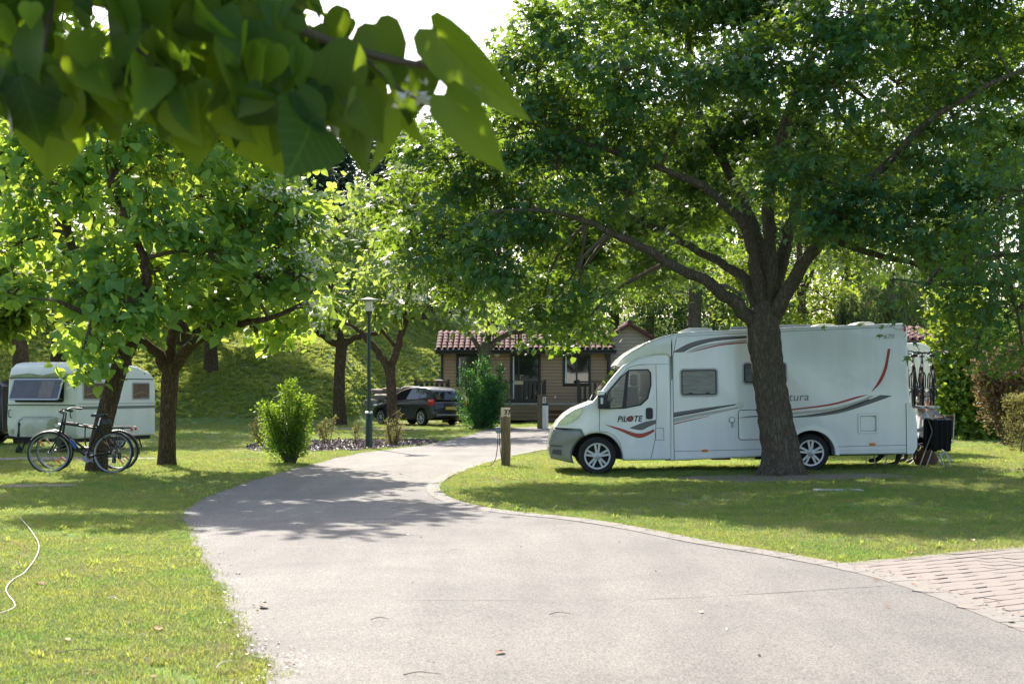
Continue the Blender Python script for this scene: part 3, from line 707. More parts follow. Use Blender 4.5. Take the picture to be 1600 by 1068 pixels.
mc = [(640, 330, 60, 60), (700, 250, 70, 60), (690, 370, 65, 60), (760, 300, 70, 60), (780, 400, 60, 55), (720, 430, 50, 45), (830, 330, 65, 55), (880, 400, 60, 40), (800, 200, 70, 60), (840, 110, 75, 60), (900, 40, 80, 60), (905, 180, 80, 60), (870, 265, 70, 50),
 (980, 110, 80, 60), (1000, 20, 80, 60), (1010, 200, 70, 50), (980, 300, 60, 40), (905, 450, 45, 28), (850, 460, 40, 26), (880, 492, 40, 20), (915, 500, 22, 18), (800, 445, 40, 24), (845, 495, 26, 14), (1000, 405, 40, 24, 26.5), (930, 405, 40, 26, 26), (1060, 440, 34, 20, 27), (960, 360, 50, 30, 26), (1030, 350, 50, 30, 26.5), (1090, 390, 40, 24, 27.5), (880, 350, 50, 30, 26), (990, 445, 40, 18, 27.5), (1060, 320, 60, 45), (1100, 240, 70, 50), (1110, 110, 70, 60), (1120, 10, 80, 60), (1120, 310, 45, 36), (1180, 210, 70, 55), (1200, 100, 70, 60), (1210, 10, 70, 50),
 (1230, 270, 70, 50, 23), (1300, 330, 50, 34, 22.6), (1290, 230, 75, 60), (1310, 130, 70, 60), (1330, 20, 80, 60), (1340, 330, 70, 55, 22.8), (1370, 240, 70, 55), (1400, 130, 70, 60), (1430, 30, 80, 60), (1420, 350, 60, 50), (1460, 270, 60, 50), (1490, 180, 70, 50), (1510, 70, 80, 60), (1480, 400, 55, 40), (1540, 330, 60, 55), (1570, 230, 70, 60), (1590, 120, 70, 60), (1600, 30, 70, 60), (1330, 410, 45, 25), (1040, 390, 40, 22), (1225, 470, 16, 14, 24.8), (1000, 440, 40, 18)]
top = []
for px in range(760, 1800, 105):
    for py in (-60, -170, -290):
        if px > {-60: 900, -170: 1010, -290: 1120}[py]: top.append((px+random.uniform(-30, 30), py+random.uniform(-30, 30), 85, 65))
cl = pxclumps(mc, 800, d, 2.0)+pxclumps(top, 560, d, 2.8)
back = pxclumps([(q[0], q[1], q[2], q[3], d+random.uniform(2.5, 4.5)) for q in mc if q[1] < 300], 330, d)
make_tree('maple_tree', 'big maple with a thick leaning grey trunk in front of the motorhome', 'tree', mb, trunk, limbs, cl+back, 'maple', .155, M['maple'], 'maplebark', spread=.235, per=75, sides=12, droop=.5, twig_r=.010)
mroot = [o for o in bpy.data.objects if o.name == 'maple_tree'][0]
for k in range(6):
    a = k*1.047+.3; cx_, sx_ = math.cos(a), math.sin(a); part('root', tube(spline([(cx_*.2, sx_*.2, .62), (cx_*.31, sx_*.31, .24), (cx_*.46, sx_*.46, .08), (cx_*.68, sx_*.68, -.03)], 4), np.linspace(.12, .05, 13), 8, wob=.06), M['maplebark'], mroot, smooth=60)

# --- maple standing outside the frame at the right, its branches hang into view
d = 21.5
b7 = Vector((11.4, 21.5, g1(11.4, 21.5)-.05))
c7 = pxclumps([(1560, 400, 70, 60), (1500, 470, 55, 40), (1590, 480, 60, 50), (1530, 530, 45, 30), (1450, 440, 45, 30), (1600, 300, 80, 60), (1660, 400, 80, 70), (1650, 520, 70, 50), (1700, 250, 90, 70), (1390, 470, 22, 16), (1600, 560, 45, 25)], 480, d, 1.5)
make_tree('maple_tree', 'dark maple branches hanging in from the right edge of the photo', 'tree', b7, [(b7, .3), (b7+Vector((0, 0, 2)), .25), (b7+Vector((-.2, .1, 4)), .2), (b7+Vector((-.3, 0, 6)), .1)],
 [[(b7+Vector((-.1, 0, 3)), .12), (at(1660, 420, d), .08), (at(1560, 440, d), .05), (at(1450, 445, d), .025)], [(b7+Vector((-.2, 0, 3.6)), .1), (at(1680, 300, d), .06), (at(1590, 320, d), .03)]], c7, 'maple', .135, M['maple'], 'maplebark', droop=.5, twig_r=.014)

# --- two catalpas beside the bicycles
d = 26.3
b1 = ground_pt(150, 0, d-.1)
T = lambda px, py, r_, dd=0: (at(px, py, d+dd), r_)
make_tree('catalpa_tree', 'leaning catalpa with two bicycles propped against its trunk', 'tree', b1,
 [(b1, .22), T(156, 690, .185), T(170, 630, .17), T(186, 575, .16), T(208, 525, .15), T(222, 490, .13)],
 [[T(208, 525, .12), T(165, 470, .10, .5), T(125, 415, .09, 1), T(100, 340, .08, 1.3), T(84, 275, .06, 1.5), T(60, 200, .03, 1.6)],
  [T(222, 490, .11), T(230, 430, .09, -.3), T(210, 360, .06, -.4), T(170, 290, .03, -.4)], [T(215, 505, .10), T(160, 500, .06, -.8), T(90, 470, .03, -1.2)]],
 pxclumps([(150, 520, 55, 45), (200, 470, 60, 45), (135, 455, 45, 40), (180, 400, 60, 45), (128, 555, 28, 18, 25.2), (138, 585, 14, 16, 25.3), (160, 540, 24, 12, 25.2), (240, 420, 60, 45), (285, 460, 46, 32), (260, 350, 60, 45), (330, 400, 60, 45), (130, 300, 45, 35), (230, 300, 55, 40), (310, 310, 55, 40), (110, 250, 50, 40), (200, 230, 60, 40), (300, 240, 60, 40), (120, 180, 60, 40), (230, 170, 60, 40), (40, 300, 50, 45), (30, 380, 45, 40), (60, 220, 50, 40), (160, 120, 60, 40), (20, 460, 40, 30), (215, 70, 55, 45), (280, 90, 60, 45), (350, 70, 60, 45), (420, 110, 55, 45), (250, 0, 60, 45), (330, -20, 65, 45), (410, 20, 55, 45), (80, 100, 50, 45), (60, 10, 60, 45), (200, -70, 60, 45), (290, -90, 60, 40), (10, 130, 50, 50), (120, -60, 60, 45)], 250, d, 1.0),
 'heart', .205, M['catalpa'], group='catalpa trees', spread=.24, per=22, droop=.75, near_parts=220)
d = 28.5
b2 = ground_pt(261, 0, d)
make_tree('catalpa_tree', 'upright catalpa with a straight brown trunk right of the bicycles', 'tree', b2,
 [(b2, .22), T(261, 700, 0.176, 0.0), T(263, 640, 0.163, 0.0), T(266, 585, 0.172, 0.0), T(268, 560, 0.155, 0.0)],
 [[T(262, 580, .12, 0.0), T(240, 545, .10, -0.2), T(205, 515, .07, -0.4), T(180, 480, .04, -0.6)], [T(268, 565, .12, 0.0), T(270, 500, .10, 0.2), T(265, 430, .08, 0.4), T(280, 340, .05, 0.6)],
  [T(270, 580, .13, 0.0), T(292, 545, .11, -0.3), T(330, 515, .09, -0.6), T(375, 505, .07, -0.8), T(430, 495, .05, -1.0), T(480, 470, .03, -1.2)], [T(300, 540, .07, 0.0), T(340, 470, .06, 0.6), T(400, 400, .04, 1.0), T(430, 330, .02, 1.2)]],
 pxclumps([(350, 470, 50, 38), (400, 430, 55, 45), (440, 480, 50, 38), (380, 360, 60, 45), (440, 390, 50, 42), (470, 430, 40, 40), (430, 320, 55, 40), (460, 350, 40, 35), (380, 290, 55, 36), (480, 310, 25, 28), (330, 430, 50, 40), (300, 400, 50, 40), (340, 350, 50, 40), (330, 505, 28, 14), (450, 515, 40, 16), (490, 480, 22, 30), (420, 280, 40, 20), (340, 220, 60, 40), (420, 225, 55, 38), (380, 160, 60, 40), (300, 150, 60, 40)], 220, d, 1.1),
 'heart', .205, M['catalpa'], group='catalpa trees', spread=.24, per=22, droop=.7, near_parts=160,
 flowers=pxclumps([(492, 440, 14, 45), (480, 400, 22, 16), (495, 490, 12, 25), (410, 420, 20, 14), (405, 290, 24, 12), (455, 300, 20, 10), (385, 440, 16, 10), (480, 350, 18, 14), (500, 460, 10, 40)], 210, d-1.8, .3))

# --- flowering catalpas towards the bank
d = 54.0
b3 = ground_pt(531, 0, d)
T = lambda px, py, r_, dd=0: (at(px, py, d+dd), r_)
make_tree('catalpa_tree', 'white flowering catalpa with a straight dark trunk on the bank', 'tree', b3,
 [(b3, .30), T(530, 620, .22), T(531, 575, .21), T(534, 540, .22), T(535, 528, .2)],
 [[T(534, 545, .15), T(510, 528, .12), T(480, 510, .08), T(455, 500, .05)], [T(534, 535, .14), T(525, 500, .11), T(520, 440, .08), T(530, 350, .04)], [T(536, 540, .14), T(560, 525, .10), T(600, 515, .07), T(620, 480, .04)]],
 pxclumps([(500, 470, 40, 32), (540, 440, 45, 40), (580, 470, 38, 30), (520, 380, 45, 40), (570, 390, 45, 40), (545, 330, 45, 32), (600, 430, 40, 34), (510, 500, 35, 14), (470, 500, 25, 16), (560, 300, 35, 14), (620, 380, 35, 35)], 95, d, 1.6),
 'hearts', .26, M['catalpa_pale'], group='catalpa trees', spread=.4, per=25, droop=.6, sides=8,
 flowers=pxclumps([(560, 310, 38, 14), (530, 350, 35, 14), (570, 360, 40, 20), (520, 400, 30, 20), (560, 420, 34, 18), (600, 440, 30, 20), (530, 460, 30, 16), (500, 480, 25, 16)], 85, d-2.6, .6))
d = 46.5
b4 = ground_pt(613, 0, d)
make_tree('catalpa_tree', 'forked flowering catalpa growing in front of the dark car', 'tree', b4,
 [(b4, .21), (at(613, 640, d), .17), (at(611, 600, d), .165), (at(608, 572, d), .165)],
 [[(at(608, 578, d), .13), (at(592, 550, d), .11), (at(575, 532, d), .09), (at(560, 515, d), .07), (at(530, 500, d), .03)], [(at(611, 580, d), .14), (at(620, 545, d), .12), (at(632, 505, d), .11), (at(638, 470, d), .08), (at(640, 400, d), .03)], [(at(620, 545, d), .07), (at(600, 520, d), .05), (at(585, 508, d), .03)], [(at(632, 500, d), .08), (at(670, 485, d), .06), (at(720, 490, d), .03)]],
 pxclumps([(600, 480, 40, 26), (640, 440, 45, 35), (690, 460, 45, 32), (730, 475, 40, 28), (670, 480, 40, 20), (735, 495, 26, 16), (620, 400, 45, 35), (670, 400, 45, 35), (720, 430, 40, 30), (560, 470, 28, 22), (765, 480, 30, 24), (640, 350, 40, 28), (590, 430, 36, 30)], 95, d, 1.5),
 'hearts', .25, M['catalpa_pale'], group='catalpa trees', spread=.36, per=25, droop=.6, sides=8,
 flowers=pxclumps([(640, 450, 40, 24), (700, 470, 40, 22), (600, 480, 30, 16), (730, 450, 30, 18), (680, 430, 36, 16), (740, 490, 24, 14)], 85, d-2.4, .5))
# --- tree before the cabin
d = 52.5
b5 = ground_pt(757, 0, d)
make_tree('maple_tree', 'dark tree before the brown cabin, its trunk rising behind a bush', 'tree', b5,
 [(b5, .3), (at(757, 620, d), .24), (at(756, 570, d), .23), (at(760, 535, d), .2)],
 [[(at(758, 560, d), .12), (at(740, 530, d), .08), (at(720, 500, d), .04)], [(at(760, 545, d), .14), (at(800, 520, d), .1), (at(860, 510, d), .06), (at(930, 510, d), .03)], [(at(760, 540, d), .12), (at(770, 480, d), .08), (at(790, 430, d), .03)]],
 pxclumps([(745, 488, 26, 14), (785, 488, 28, 16), (830, 488, 34, 14), (880, 485, 34, 18), (910, 482, 24, 14), (860, 455, 40, 24), (800, 455, 45, 24), (910, 450, 40, 24), (822, 540, 10, 12), (770, 515, 12, 12), (850, 520, 34, 14), (895, 522, 36, 18), (930, 512, 20, 16), (880, 540, 18, 8)], 130, d, 1.2),
 'hearts', .22, M['maple'], 'maplebark', spread=.26, per=30, droop=.6, sides=8)

# --- woodland behind
def wood_tree(px, d, top_py, wpx, label, kind='oval', mt='backleaf', size=.26, n=11000, trunk_r=.25, low=.12, cone=False, bark='bark', seed=0, per=60, grp='woodland trees behind the pitches'):
    rn = random.Random(seed+int(px*3+d)); x = (px-800)/F*d; z0 = g1(x, d); zt = H-(top_py-610)/F*d; hgt = zt-z0; w = wpx/F*d/2
    b = Vector((x, d, z0-.1)); ln = rn.uniform(-.6, .6)
    P = [(b, trunk_r*1.3), (b+Vector((ln*.2, 0, hgt*.2)), trunk_r), (b+Vector((ln*.6, 0, hgt*.5)), trunk_r*.7), (b+Vector((ln, 0, hgt*.9)), trunk_r*.2)]
    cl = []; m = 13 if not cone else 12; limbs = []
    for k in range(m):
        f = low+(1-low)*(k+.5)/m
        if cone: rr = w*(1.2-f)*1.1; c = b+Vector((ln*f+rn.uniform(-.3, .3)*rr, rn.uniform(-.4, .2)*rr, hgt*f)); rad = (rr+.4, rr+.4, hgt/m*.9)
        else:
            ring = w*(1-abs(2*f-.95)**2.4)*.75; a = rn.uniform(0, 6.28)
            c = b+Vector((math.cos(a)*ring, math.sin(a)*ring*.6, hgt*min(f, .94))); rad = tuple(w*rn.uniform(.34, .52)*q for q in (1, .9, .72))
        cl.append((c, rad, max(60, int(n/m))))
        if k % 3 == 0 and not cone: limbs.append([(P[1][0].lerp(P[2][0], rn.random()), trunk_r*.4), (b.lerp(c, .7)+Vector((0, 0, hgt*.15)), trunk_r*.25), (c, .04)])
    return make_tree('woodland_tree' if not cone else 'conifer_tree', label, 'tree', b, P, limbs, cl, kind, size, M[mt], bark, group=grp, spread=max(.3, w*.13), per=per, droop=.4, twigs=not cone, sides=7, twig_r=.025, shell=.45)
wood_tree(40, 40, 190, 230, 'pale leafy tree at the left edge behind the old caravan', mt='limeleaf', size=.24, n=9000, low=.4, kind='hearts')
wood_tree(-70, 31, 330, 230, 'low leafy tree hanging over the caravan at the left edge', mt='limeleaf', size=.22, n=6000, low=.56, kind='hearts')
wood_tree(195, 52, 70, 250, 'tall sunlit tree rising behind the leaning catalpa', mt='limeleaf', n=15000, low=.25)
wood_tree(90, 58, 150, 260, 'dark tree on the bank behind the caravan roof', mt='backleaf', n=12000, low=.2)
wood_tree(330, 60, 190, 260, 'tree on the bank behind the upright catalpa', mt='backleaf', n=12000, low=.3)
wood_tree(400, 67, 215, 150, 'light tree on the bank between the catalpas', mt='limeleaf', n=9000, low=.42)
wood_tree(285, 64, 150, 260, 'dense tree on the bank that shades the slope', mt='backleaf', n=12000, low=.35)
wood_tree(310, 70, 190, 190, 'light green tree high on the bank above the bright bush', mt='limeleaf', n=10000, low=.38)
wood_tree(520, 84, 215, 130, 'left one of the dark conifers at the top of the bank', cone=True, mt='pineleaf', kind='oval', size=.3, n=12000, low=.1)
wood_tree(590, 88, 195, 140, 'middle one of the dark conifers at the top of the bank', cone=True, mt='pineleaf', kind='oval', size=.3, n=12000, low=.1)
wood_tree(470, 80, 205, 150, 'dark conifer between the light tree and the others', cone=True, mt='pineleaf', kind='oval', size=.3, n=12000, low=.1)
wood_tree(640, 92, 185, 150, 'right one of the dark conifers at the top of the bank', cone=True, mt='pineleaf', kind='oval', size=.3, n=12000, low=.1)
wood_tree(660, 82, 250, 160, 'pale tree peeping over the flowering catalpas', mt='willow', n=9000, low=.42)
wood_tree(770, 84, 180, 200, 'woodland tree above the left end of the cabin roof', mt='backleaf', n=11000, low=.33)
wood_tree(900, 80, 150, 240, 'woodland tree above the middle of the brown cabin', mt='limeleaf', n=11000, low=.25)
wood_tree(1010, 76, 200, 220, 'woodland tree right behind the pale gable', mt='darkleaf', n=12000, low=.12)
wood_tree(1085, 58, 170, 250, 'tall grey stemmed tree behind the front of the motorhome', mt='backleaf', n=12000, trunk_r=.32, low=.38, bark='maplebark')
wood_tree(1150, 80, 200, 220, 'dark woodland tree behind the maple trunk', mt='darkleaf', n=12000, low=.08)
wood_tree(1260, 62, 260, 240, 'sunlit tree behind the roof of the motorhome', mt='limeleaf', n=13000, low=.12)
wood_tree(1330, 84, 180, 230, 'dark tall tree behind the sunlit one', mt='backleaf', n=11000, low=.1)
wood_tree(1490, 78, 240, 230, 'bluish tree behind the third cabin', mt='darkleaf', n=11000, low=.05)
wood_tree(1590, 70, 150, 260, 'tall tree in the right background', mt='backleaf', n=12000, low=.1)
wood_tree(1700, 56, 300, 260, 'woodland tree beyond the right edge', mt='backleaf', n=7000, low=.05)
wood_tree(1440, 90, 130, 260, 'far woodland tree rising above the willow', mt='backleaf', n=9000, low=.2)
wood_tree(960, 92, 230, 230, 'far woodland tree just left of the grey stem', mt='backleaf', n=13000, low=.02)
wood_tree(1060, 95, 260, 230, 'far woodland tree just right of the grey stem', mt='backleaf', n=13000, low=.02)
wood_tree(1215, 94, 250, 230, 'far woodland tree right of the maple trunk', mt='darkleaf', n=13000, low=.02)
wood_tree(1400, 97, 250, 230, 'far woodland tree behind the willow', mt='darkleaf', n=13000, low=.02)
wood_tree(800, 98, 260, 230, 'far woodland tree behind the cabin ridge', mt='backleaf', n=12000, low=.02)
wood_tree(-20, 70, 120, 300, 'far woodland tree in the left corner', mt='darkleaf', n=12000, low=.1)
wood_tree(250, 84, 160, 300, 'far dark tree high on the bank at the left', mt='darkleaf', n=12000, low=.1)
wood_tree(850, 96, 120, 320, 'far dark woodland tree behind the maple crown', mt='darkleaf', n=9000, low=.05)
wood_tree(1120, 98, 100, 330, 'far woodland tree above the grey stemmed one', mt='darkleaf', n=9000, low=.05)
# weeping willow
d = 62.0; wb = ground_pt(1395, 0, d); cw = []
for k in range(95):
    a = random.uniform(0, 6.283); rr = 2.6*math.sqrt(random.random()); tx, ty = wb.x+rr*math.cos(a), wb.y+rr*math.sin(a)*.7
    tz = 6.6-.35*rr*rr*.5+random.uniform(-.6, .5); ln = random.uniform(1.6, 4.2); cw.append((tx, ty, tz, ln))
wr = empty('willow_tree', wb, (0, 0, 0), 'weeping willow with hanging strands behind the motorhome roof', 'tree')
part('trunk', tube(spline([Vector((0, 0, 0)), Vector((.1, 0, 2)), Vector((-.1, 0, 4.5)), Vector((0, 0, 6.5))], 5), np.linspace(.35, .08, 16), 10), M['bark'], wr, smooth=60)
P_, A_ = [], []
for tx, ty, tz, ln in cw:
    n = int(ln*85); t = rng.random(n); P_.append(np.stack([tx-wb.x+rng.normal(0, .08, n), ty-wb.y+rng.normal(0, .08, n), tz-wb.z-t*ln], -1)); A_.append(unit(rng.normal(size=(n, 3))*.35+np.array([0, 0, -1.])))
P_, A_ = np.concatenate(P_), np.concatenate(A_)
o = link('crown', leaf_mesh('crown', 'narrow', P_, A_, rng.normal(size=P_.shape), rng.uniform(.18, .34, len(P_)), M['willow']), wr); o['kind'] = 'stuff'

# ------------------------------------------------------------------ shrubs and hedge
def shrub(name, label, px, base_py, d, top_py, wpx, mt, n, size, kind='oval', stems=7, lowfrac=.12, stem_r=.03, group=None, vase=.35, seed=1, sp=.09, cat='shrub'):
    rn = random.Random(seed); b = ground_pt(px, base_py, d, -.04); h = (base_py-top_py)/F*d; w = wpx/F*d/2
    root = empty(name, b, (0, 0, 0), label, cat, group); P, A, T = [], [], []
    for k in range(stems):
        a = rn.uniform(0, 6.28); rr = w*rn.uniform(.3, .95); hh = h*rn.uniform(.55, 1.05)*(1-.25*(rr/w)**2)
        pts = spline([Vector((math.cos(a)*.05, math.sin(a)*.05, 0)), Vector((math.cos(a)*rr*vase, math.sin(a)*rr*vase*.8, hh*.35)), Vector((math.cos(a)*rr, math.sin(a)*rr*.8, hh))], 6)
        part('stem', tube(pts, np.linspace(stem_r, .006, len(pts)), 6), M['twig'], root, smooth=60)
        m = n//stems; t = lowfrac+(1-lowfrac)*rng.random(m)**.8
        base_ = np.array([list(p) for p in pts]); ii = t*(len(pts)-1); i0 = ii.astype(int).clip(0, len(pts)-2); f = (ii-i0)[:, None]
        c = base_[i0]*(1-f)+base_[i0+1]*f; sd = (w*.16+sp)*rn.uniform(.6, 1.15)*(1.15-.75*t[:, None])
        p = c+rng.normal(size=(m, 3))*np.array([1, 1, .8])*sd; P.append(p); A.append(unit(rng.normal(size=(m, 3))*.8+unit(p-c)+np.array([0, 0, .5])))
        T.append(rng.random(m))
    P, A, T = np.concatenate(P), np.concatenate(A), np.concatenate(T); P[:, 2] = np.maximum(P[:, 2], .06)
    o = link('crown', leaf_mesh('crown', kind, P, A, rng.normal(size=P.shape)+np.array([0, 0, 1]), size*rng.uniform(.7, 1.3, len(P)), mt, T), root); o['kind'] = 'stuff'
    return root
s1 = shrub('privet_shrub', 'bright green vase shaped bush on a short stem at the lane edge', 455, 724, 29.2, 590, 104, M['privet'], 9500, .06, stems=14, lowfrac=.34, stem_r=.035, vase=.55, seed=3, sp=.05)
part('trunk', tube([(-.05, 0, -.02), (-.03, 0, .3), (0, 0, .55)], (.10, .085, .05), 10, wob=.1), M['bark'], s1, smooth=60)
s2 = shrub('evergreen_shrub', 'dense dark green bush before the cabin, behind the dark car', 752, 676, 50, 560, 88, M['green'], 11000, .085, stems=14, lowfrac=.22, stem_r=.05, vase=.8, seed=5, sp=.12)
part('trunk', tube([(-.1, 0, -.02), (-.08, 0, .4), (0, 0, .9)], (.2, .16, .1), 10, wob=.1), M['bark'], s2, smooth=60)
shrub('olive_shrub', 'small yellowish green bush right of the lamp post', 613, 697, 38.5, 640, 46, M['olive'], 1100, .10, kind='narrow', stems=9, vase=.5, seed=8, sp=.05)
shrub('sparse_shrub', 'sparse young shrub with pale tips left of the lamp post', 512, 694, 39.5, 645, 38, M['olive'], 420, .07, stems=6, lowfrac=.5, vase=.5, seed=9, sp=.04, stem_r=.012)
shrub('sparse_shrub', 'sparse young shrub left of the bright green bush', 406, 697, 38.5, 648, 36, M['olive'], 520, .07, stems=6, lowfrac=.4, vase=.5, seed=12, sp=.05, stem_r=.012)
shrub('sparse_shrub', 'thin leafless looking shrub close behind the lamp post', 556, 694, 39.8, 655, 30, M['olive'], 160, .06, stems=5, lowfrac=.4, vase=.5, seed=14, sp=.04, stem_r=.01)
shrub('hazel_shrub', 'large many stemmed hazel bush right of the hung up bicycles', 1512, 690, 40, 455, 180, M['limeleaf'], 9000, .15, kind='hearts', stems=16, lowfrac=.15, stem_r=.07, vase=.45, seed=21, sp=.22)
shrub('hazel_shrub', 'dark undergrowth bush at the foot of the hazel', 1530, 690, 41, 560, 190, M['green'], 6000, .15, kind='hearts', stems=12, lowfrac=.05, stem_r=.04, vase=.7, seed=22, sp=.25)
shrub('rusty_shrub', 'reddish brown bush at the right edge above the hedge', 1575, 690, 36, 500, 110, M['rust'], 4500, .12, stems=12, lowfrac=.45, stem_r=.04, vase=.5, seed=23, sp=.2)
shrub('green_shrub', 'leafy green undergrowth beyond the right edge', 1660, 690, 42, 470, 190, M['backleaf'], 5000, .17, kind='hearts', stems=12, lowfrac=.05, stem_r=.05, vase=.6, seed=24, sp=.25)
# clipped hedge
hb = Vector((11.75, 31.3, g1(11.75, 31.3))); hr = empty('hedge', hb, (0, 0, R(12)), 'clipped yellowish hedge block at the right edge', 'hedge')
n = 9000; f = rng.integers(0, 4, n); u = rng.random((n, 2)); P = np.zeros((n, 3)); w_, dd_, hh_ = .85, 2.0, 1.25
P[:, 0] = np.where(f == 0, -w_*.5, np.where(f == 3, w_*.5, (u[:, 0]-.5)*w_)); P[:, 1] = np.where(f == 1, -dd_*.5, (u[:, 1]-.5)*dd_); P[:, 2] = np.where(f == 2, hh_, u[:, 0]*hh_)
m_ = f == 1; P[m_, 2] = u[m_, 1]*hh_
P[:, 0] *= np.where(P[:, 2] < .45, .55+P[:, 2], 1); P += rng.normal(size=P.shape)*.045
o = link('crown', leaf_mesh('crown', 'oval', P, rng.normal(size=P.shape)+np.array([0, 0, .4]), rng.normal(size=P.shape), rng.uniform(.035, .075, n), M['olive']), hr); o['kind'] = 'stuff'
for k in range(9): part('stem', tube([(random.uniform(-.2, .2), -.9+k*.22, 0), (random.uniform(-.35, .35), -.9+k*.22, 1.15)], (.025, .008), 5), M['twig'], hr)
part('inner_wood', tube(spline([(0, -.8, .45), (.05, 0, .8), (0, .8, .5)], 4), .14, 6, wob=.3), M['twig'], hr)
# undergrowth on the bank
for i, (px, d, tp, w) in enumerate([(300, 66, 545, 70)]):
    x = (px-800)/F*d; py = 610-(g1(x, d)-H)*F/d
    shrub('bank_shrub', ['low bush on the bank behind the upright catalpa', 'low bush on the bank left of the bright green bush', 'low bush on the bank right of the caravan', 'low bush on the bank behind the caravan roof'][i], px, py, d, min(tp, py-30), w, M['backleaf'], 2200, .2, kind='hearts', stems=8, lowfrac=.05, seed=30+i, sp=.3, vase=.7)

co_ = link('clover', leaf_mesh('clover', 'hearts', clover_pts, rng.normal(size=clover_pts.shape)*np.array([1, 1, .2]), rng.normal(size=clover_pts.shape)*.35+np.array([0, 0, 1]), rng.uniform(.012, .03, len(clover_pts)), M['clover'])); meta(co_, 'clover and small broad leaves in the near lawn', 'clover', kind='stuff')
# ------------------------------------------------------------------ catalpa branch over the camera
tb = Vector((-2.6, 2.6, g1(-2.6, 2.6)-.05))
fr = empty('catalpa_tree', tb, (0, 0, 0), 'out of focus catalpa branch with large leaves hanging over the upper left', 'tree')
rel = lambda p: Vector(p)-tb
part('trunk', tube(spline([rel(tb), rel(tb+Vector((.1, .1, 1.6))), rel(tb+Vector((.25, .3, 3.0))), rel(tb+Vector((.5, .6, 4.2)))], 5), np.linspace(.2, .1, 16), 12, wob=.05), M['bark'], fr, smooth=60)
FD = 3.3
for pts, r0 in (([tb+Vector((.2, .25, 2.7)), Vector((-1.4, 3.1, 3.0)), at(90, -60, FD), at(270, -10, FD), at(420, 30, FD), at(560, 80, FD), at(670, 105, FD)], .022),
                ([at(90, -60, FD), at(75, 40, FD), at(68, 90, FD), at(60, 140, FD)], .009), ([at(150, -40, FD), at(185, 40, FD), at(230, 90, FD), at(300, 140, FD)], .009), ([at(300, 0, FD), at(400, 100, FD), at(500, 150, FD)], .008),
                ([at(560, 80, FD), at(640, 150, FD), at(690, 150, FD)], .006), ([tb+Vector((.3, .35, 3.2)), Vector((-1.2, 4.2, 3.6)), Vector((.2, 5.0, 3.5))], .04)):
    P = spline([rel(p) for p in pts], 6); part('branch', tube(P, np.linspace(r0, r0*.35, len(P)), 7), M['twig'], fr, smooth=60)
def big_leaf(seed):
    """one large catalpa leaf, length 1: grid between midrib and wavy edge, folded and curled"""
    rn = random.Random(seed); half = [(0, .0), (-.07, .16), (-.04, .33), (.08, .45), (.25, .50), (.42, .45), (.58, .35), (.74, .22), (.88, .09), (1, 0)]
    V = []; Fc = []; n = len(half); fold = rn.uniform(.05, .35); curl = rn.uniform(.1, .45); tw = rn.uniform(-.3, .3)
    for sgn in (-1, 0, 1):
        for k, (x, y) in enumerate(half):
            for f in ((.55, 1.0) if sgn else (0,)):
                yy = sgn*y*f*rn.uniform(.94, 1.05); xx = x if f else max(0, min(1, k/(n-1)))
                if f == .55: xx = x*.6+.4*k/(n-1)
                V.append((xx, yy, fold*abs(yy)-curl*xx*xx+tw*yy*xx+rn.uniform(-.008, .008)))
    L_ = lambda k, j: 2*k+j                     # left inner/outer
    C_ = lambda k: 2*n+k
    R_ = lambda k, j: 2*n+n+2*k+j
    for k in range(n-1):
        Fc += [(C_(k), C_(k+1), L_(k+1, 0), L_(k, 0)), (L_(k, 0), L_(k+1, 0), L_(k+1, 1), L_(k, 1)), (C_(k+1), C_(k), R_(k, 0), R_(k+1, 0)), (R_(k+1, 0), R_(k, 0), R_(k, 1), R_(k+1, 1))]
    st_n = len(V); V += [(0, -.008, 0), (0, .008, 0), (0, 0, .012), (-.22, -.006, .05), (-.22, .006, .05), (-.22, 0, .06), (-.42, -.006, .16), (-.42, .006, .16), (-.42, 0, .17)]
    for q in (0, 3):
        for j in range(3): Fc.append((st_n+q+j, st_n+q+(j+1) % 3, st_n+q+3+(j+1) % 3, st_n+q+3+j))
    me = mesh('leaf', V, Fc, M['bigcatalpa'], 180)
    a = me.attributes.new('rnd', 'FLOAT', 'POINT'); a.data.foreach_set('value', [rn.random()]*len(V)); return me
M['bigcatalpa'] = leaf_mat('large_catalpa_leaf', (.012, .045, .009), (.075, .155, .025), (.25, .39, .016), .5, .45, .25)
_rt = [n for n in M['bigcatalpa'].node_tree.nodes if n.type == 'VALTORGB'][1].color_ramp.elements; _rt[0].color = (.06, .12, .006, 1); _rt[1].color = (.40, .54, .022, 1)
def veins(m):
    t, N, L = nodes(m); tc = N.new('ShaderNodeTexCoord'); sx = N.new('ShaderNodeSeparateXYZ'); L.new(tc.outputs['Object'], sx.inputs[0])
    def mth(op, a, b=None):
        q = N.new('ShaderNodeMath'); q.operation = op
        for i, v in enumerate((a, b)):
            if v is None: continue
            if isinstance(v, (int, float)): q.inputs[i].default_value = v
            else: L.new(v, q.inputs[i])
        return q.outputs[0]
    ay = mth('ABSOLUTE', sx.outputs[1]); side = mth('PINGPONG', mth('MULTIPLY', mth('SUBTRACT', sx.outputs[0], mth('MULTIPLY', ay, .85)), 6.0), .5)
    v = mth('MAXIMUM', mth('LESS_THAN', side, .045), mth('LESS_THAN', ay, .014))
    for sock in (N['Principled BSDF'].inputs['Base Color'], [n for n in N if n.type == 'BSDF_TRANSLUCENT'][0].inputs[0]):
        src = sock.links[0].from_socket; mx = N.new('ShaderNodeMix'); mx.data_type = 'RGBA'; L.new(mth('MULTIPLY', v, .45), mx.inputs['Factor']); L.new(src, mx.inputs[6]); mx.inputs[7].default_value = (.12, .2, .03, 1); L.new(mx.outputs[2], sock)
veins(M['bigcatalpa'])
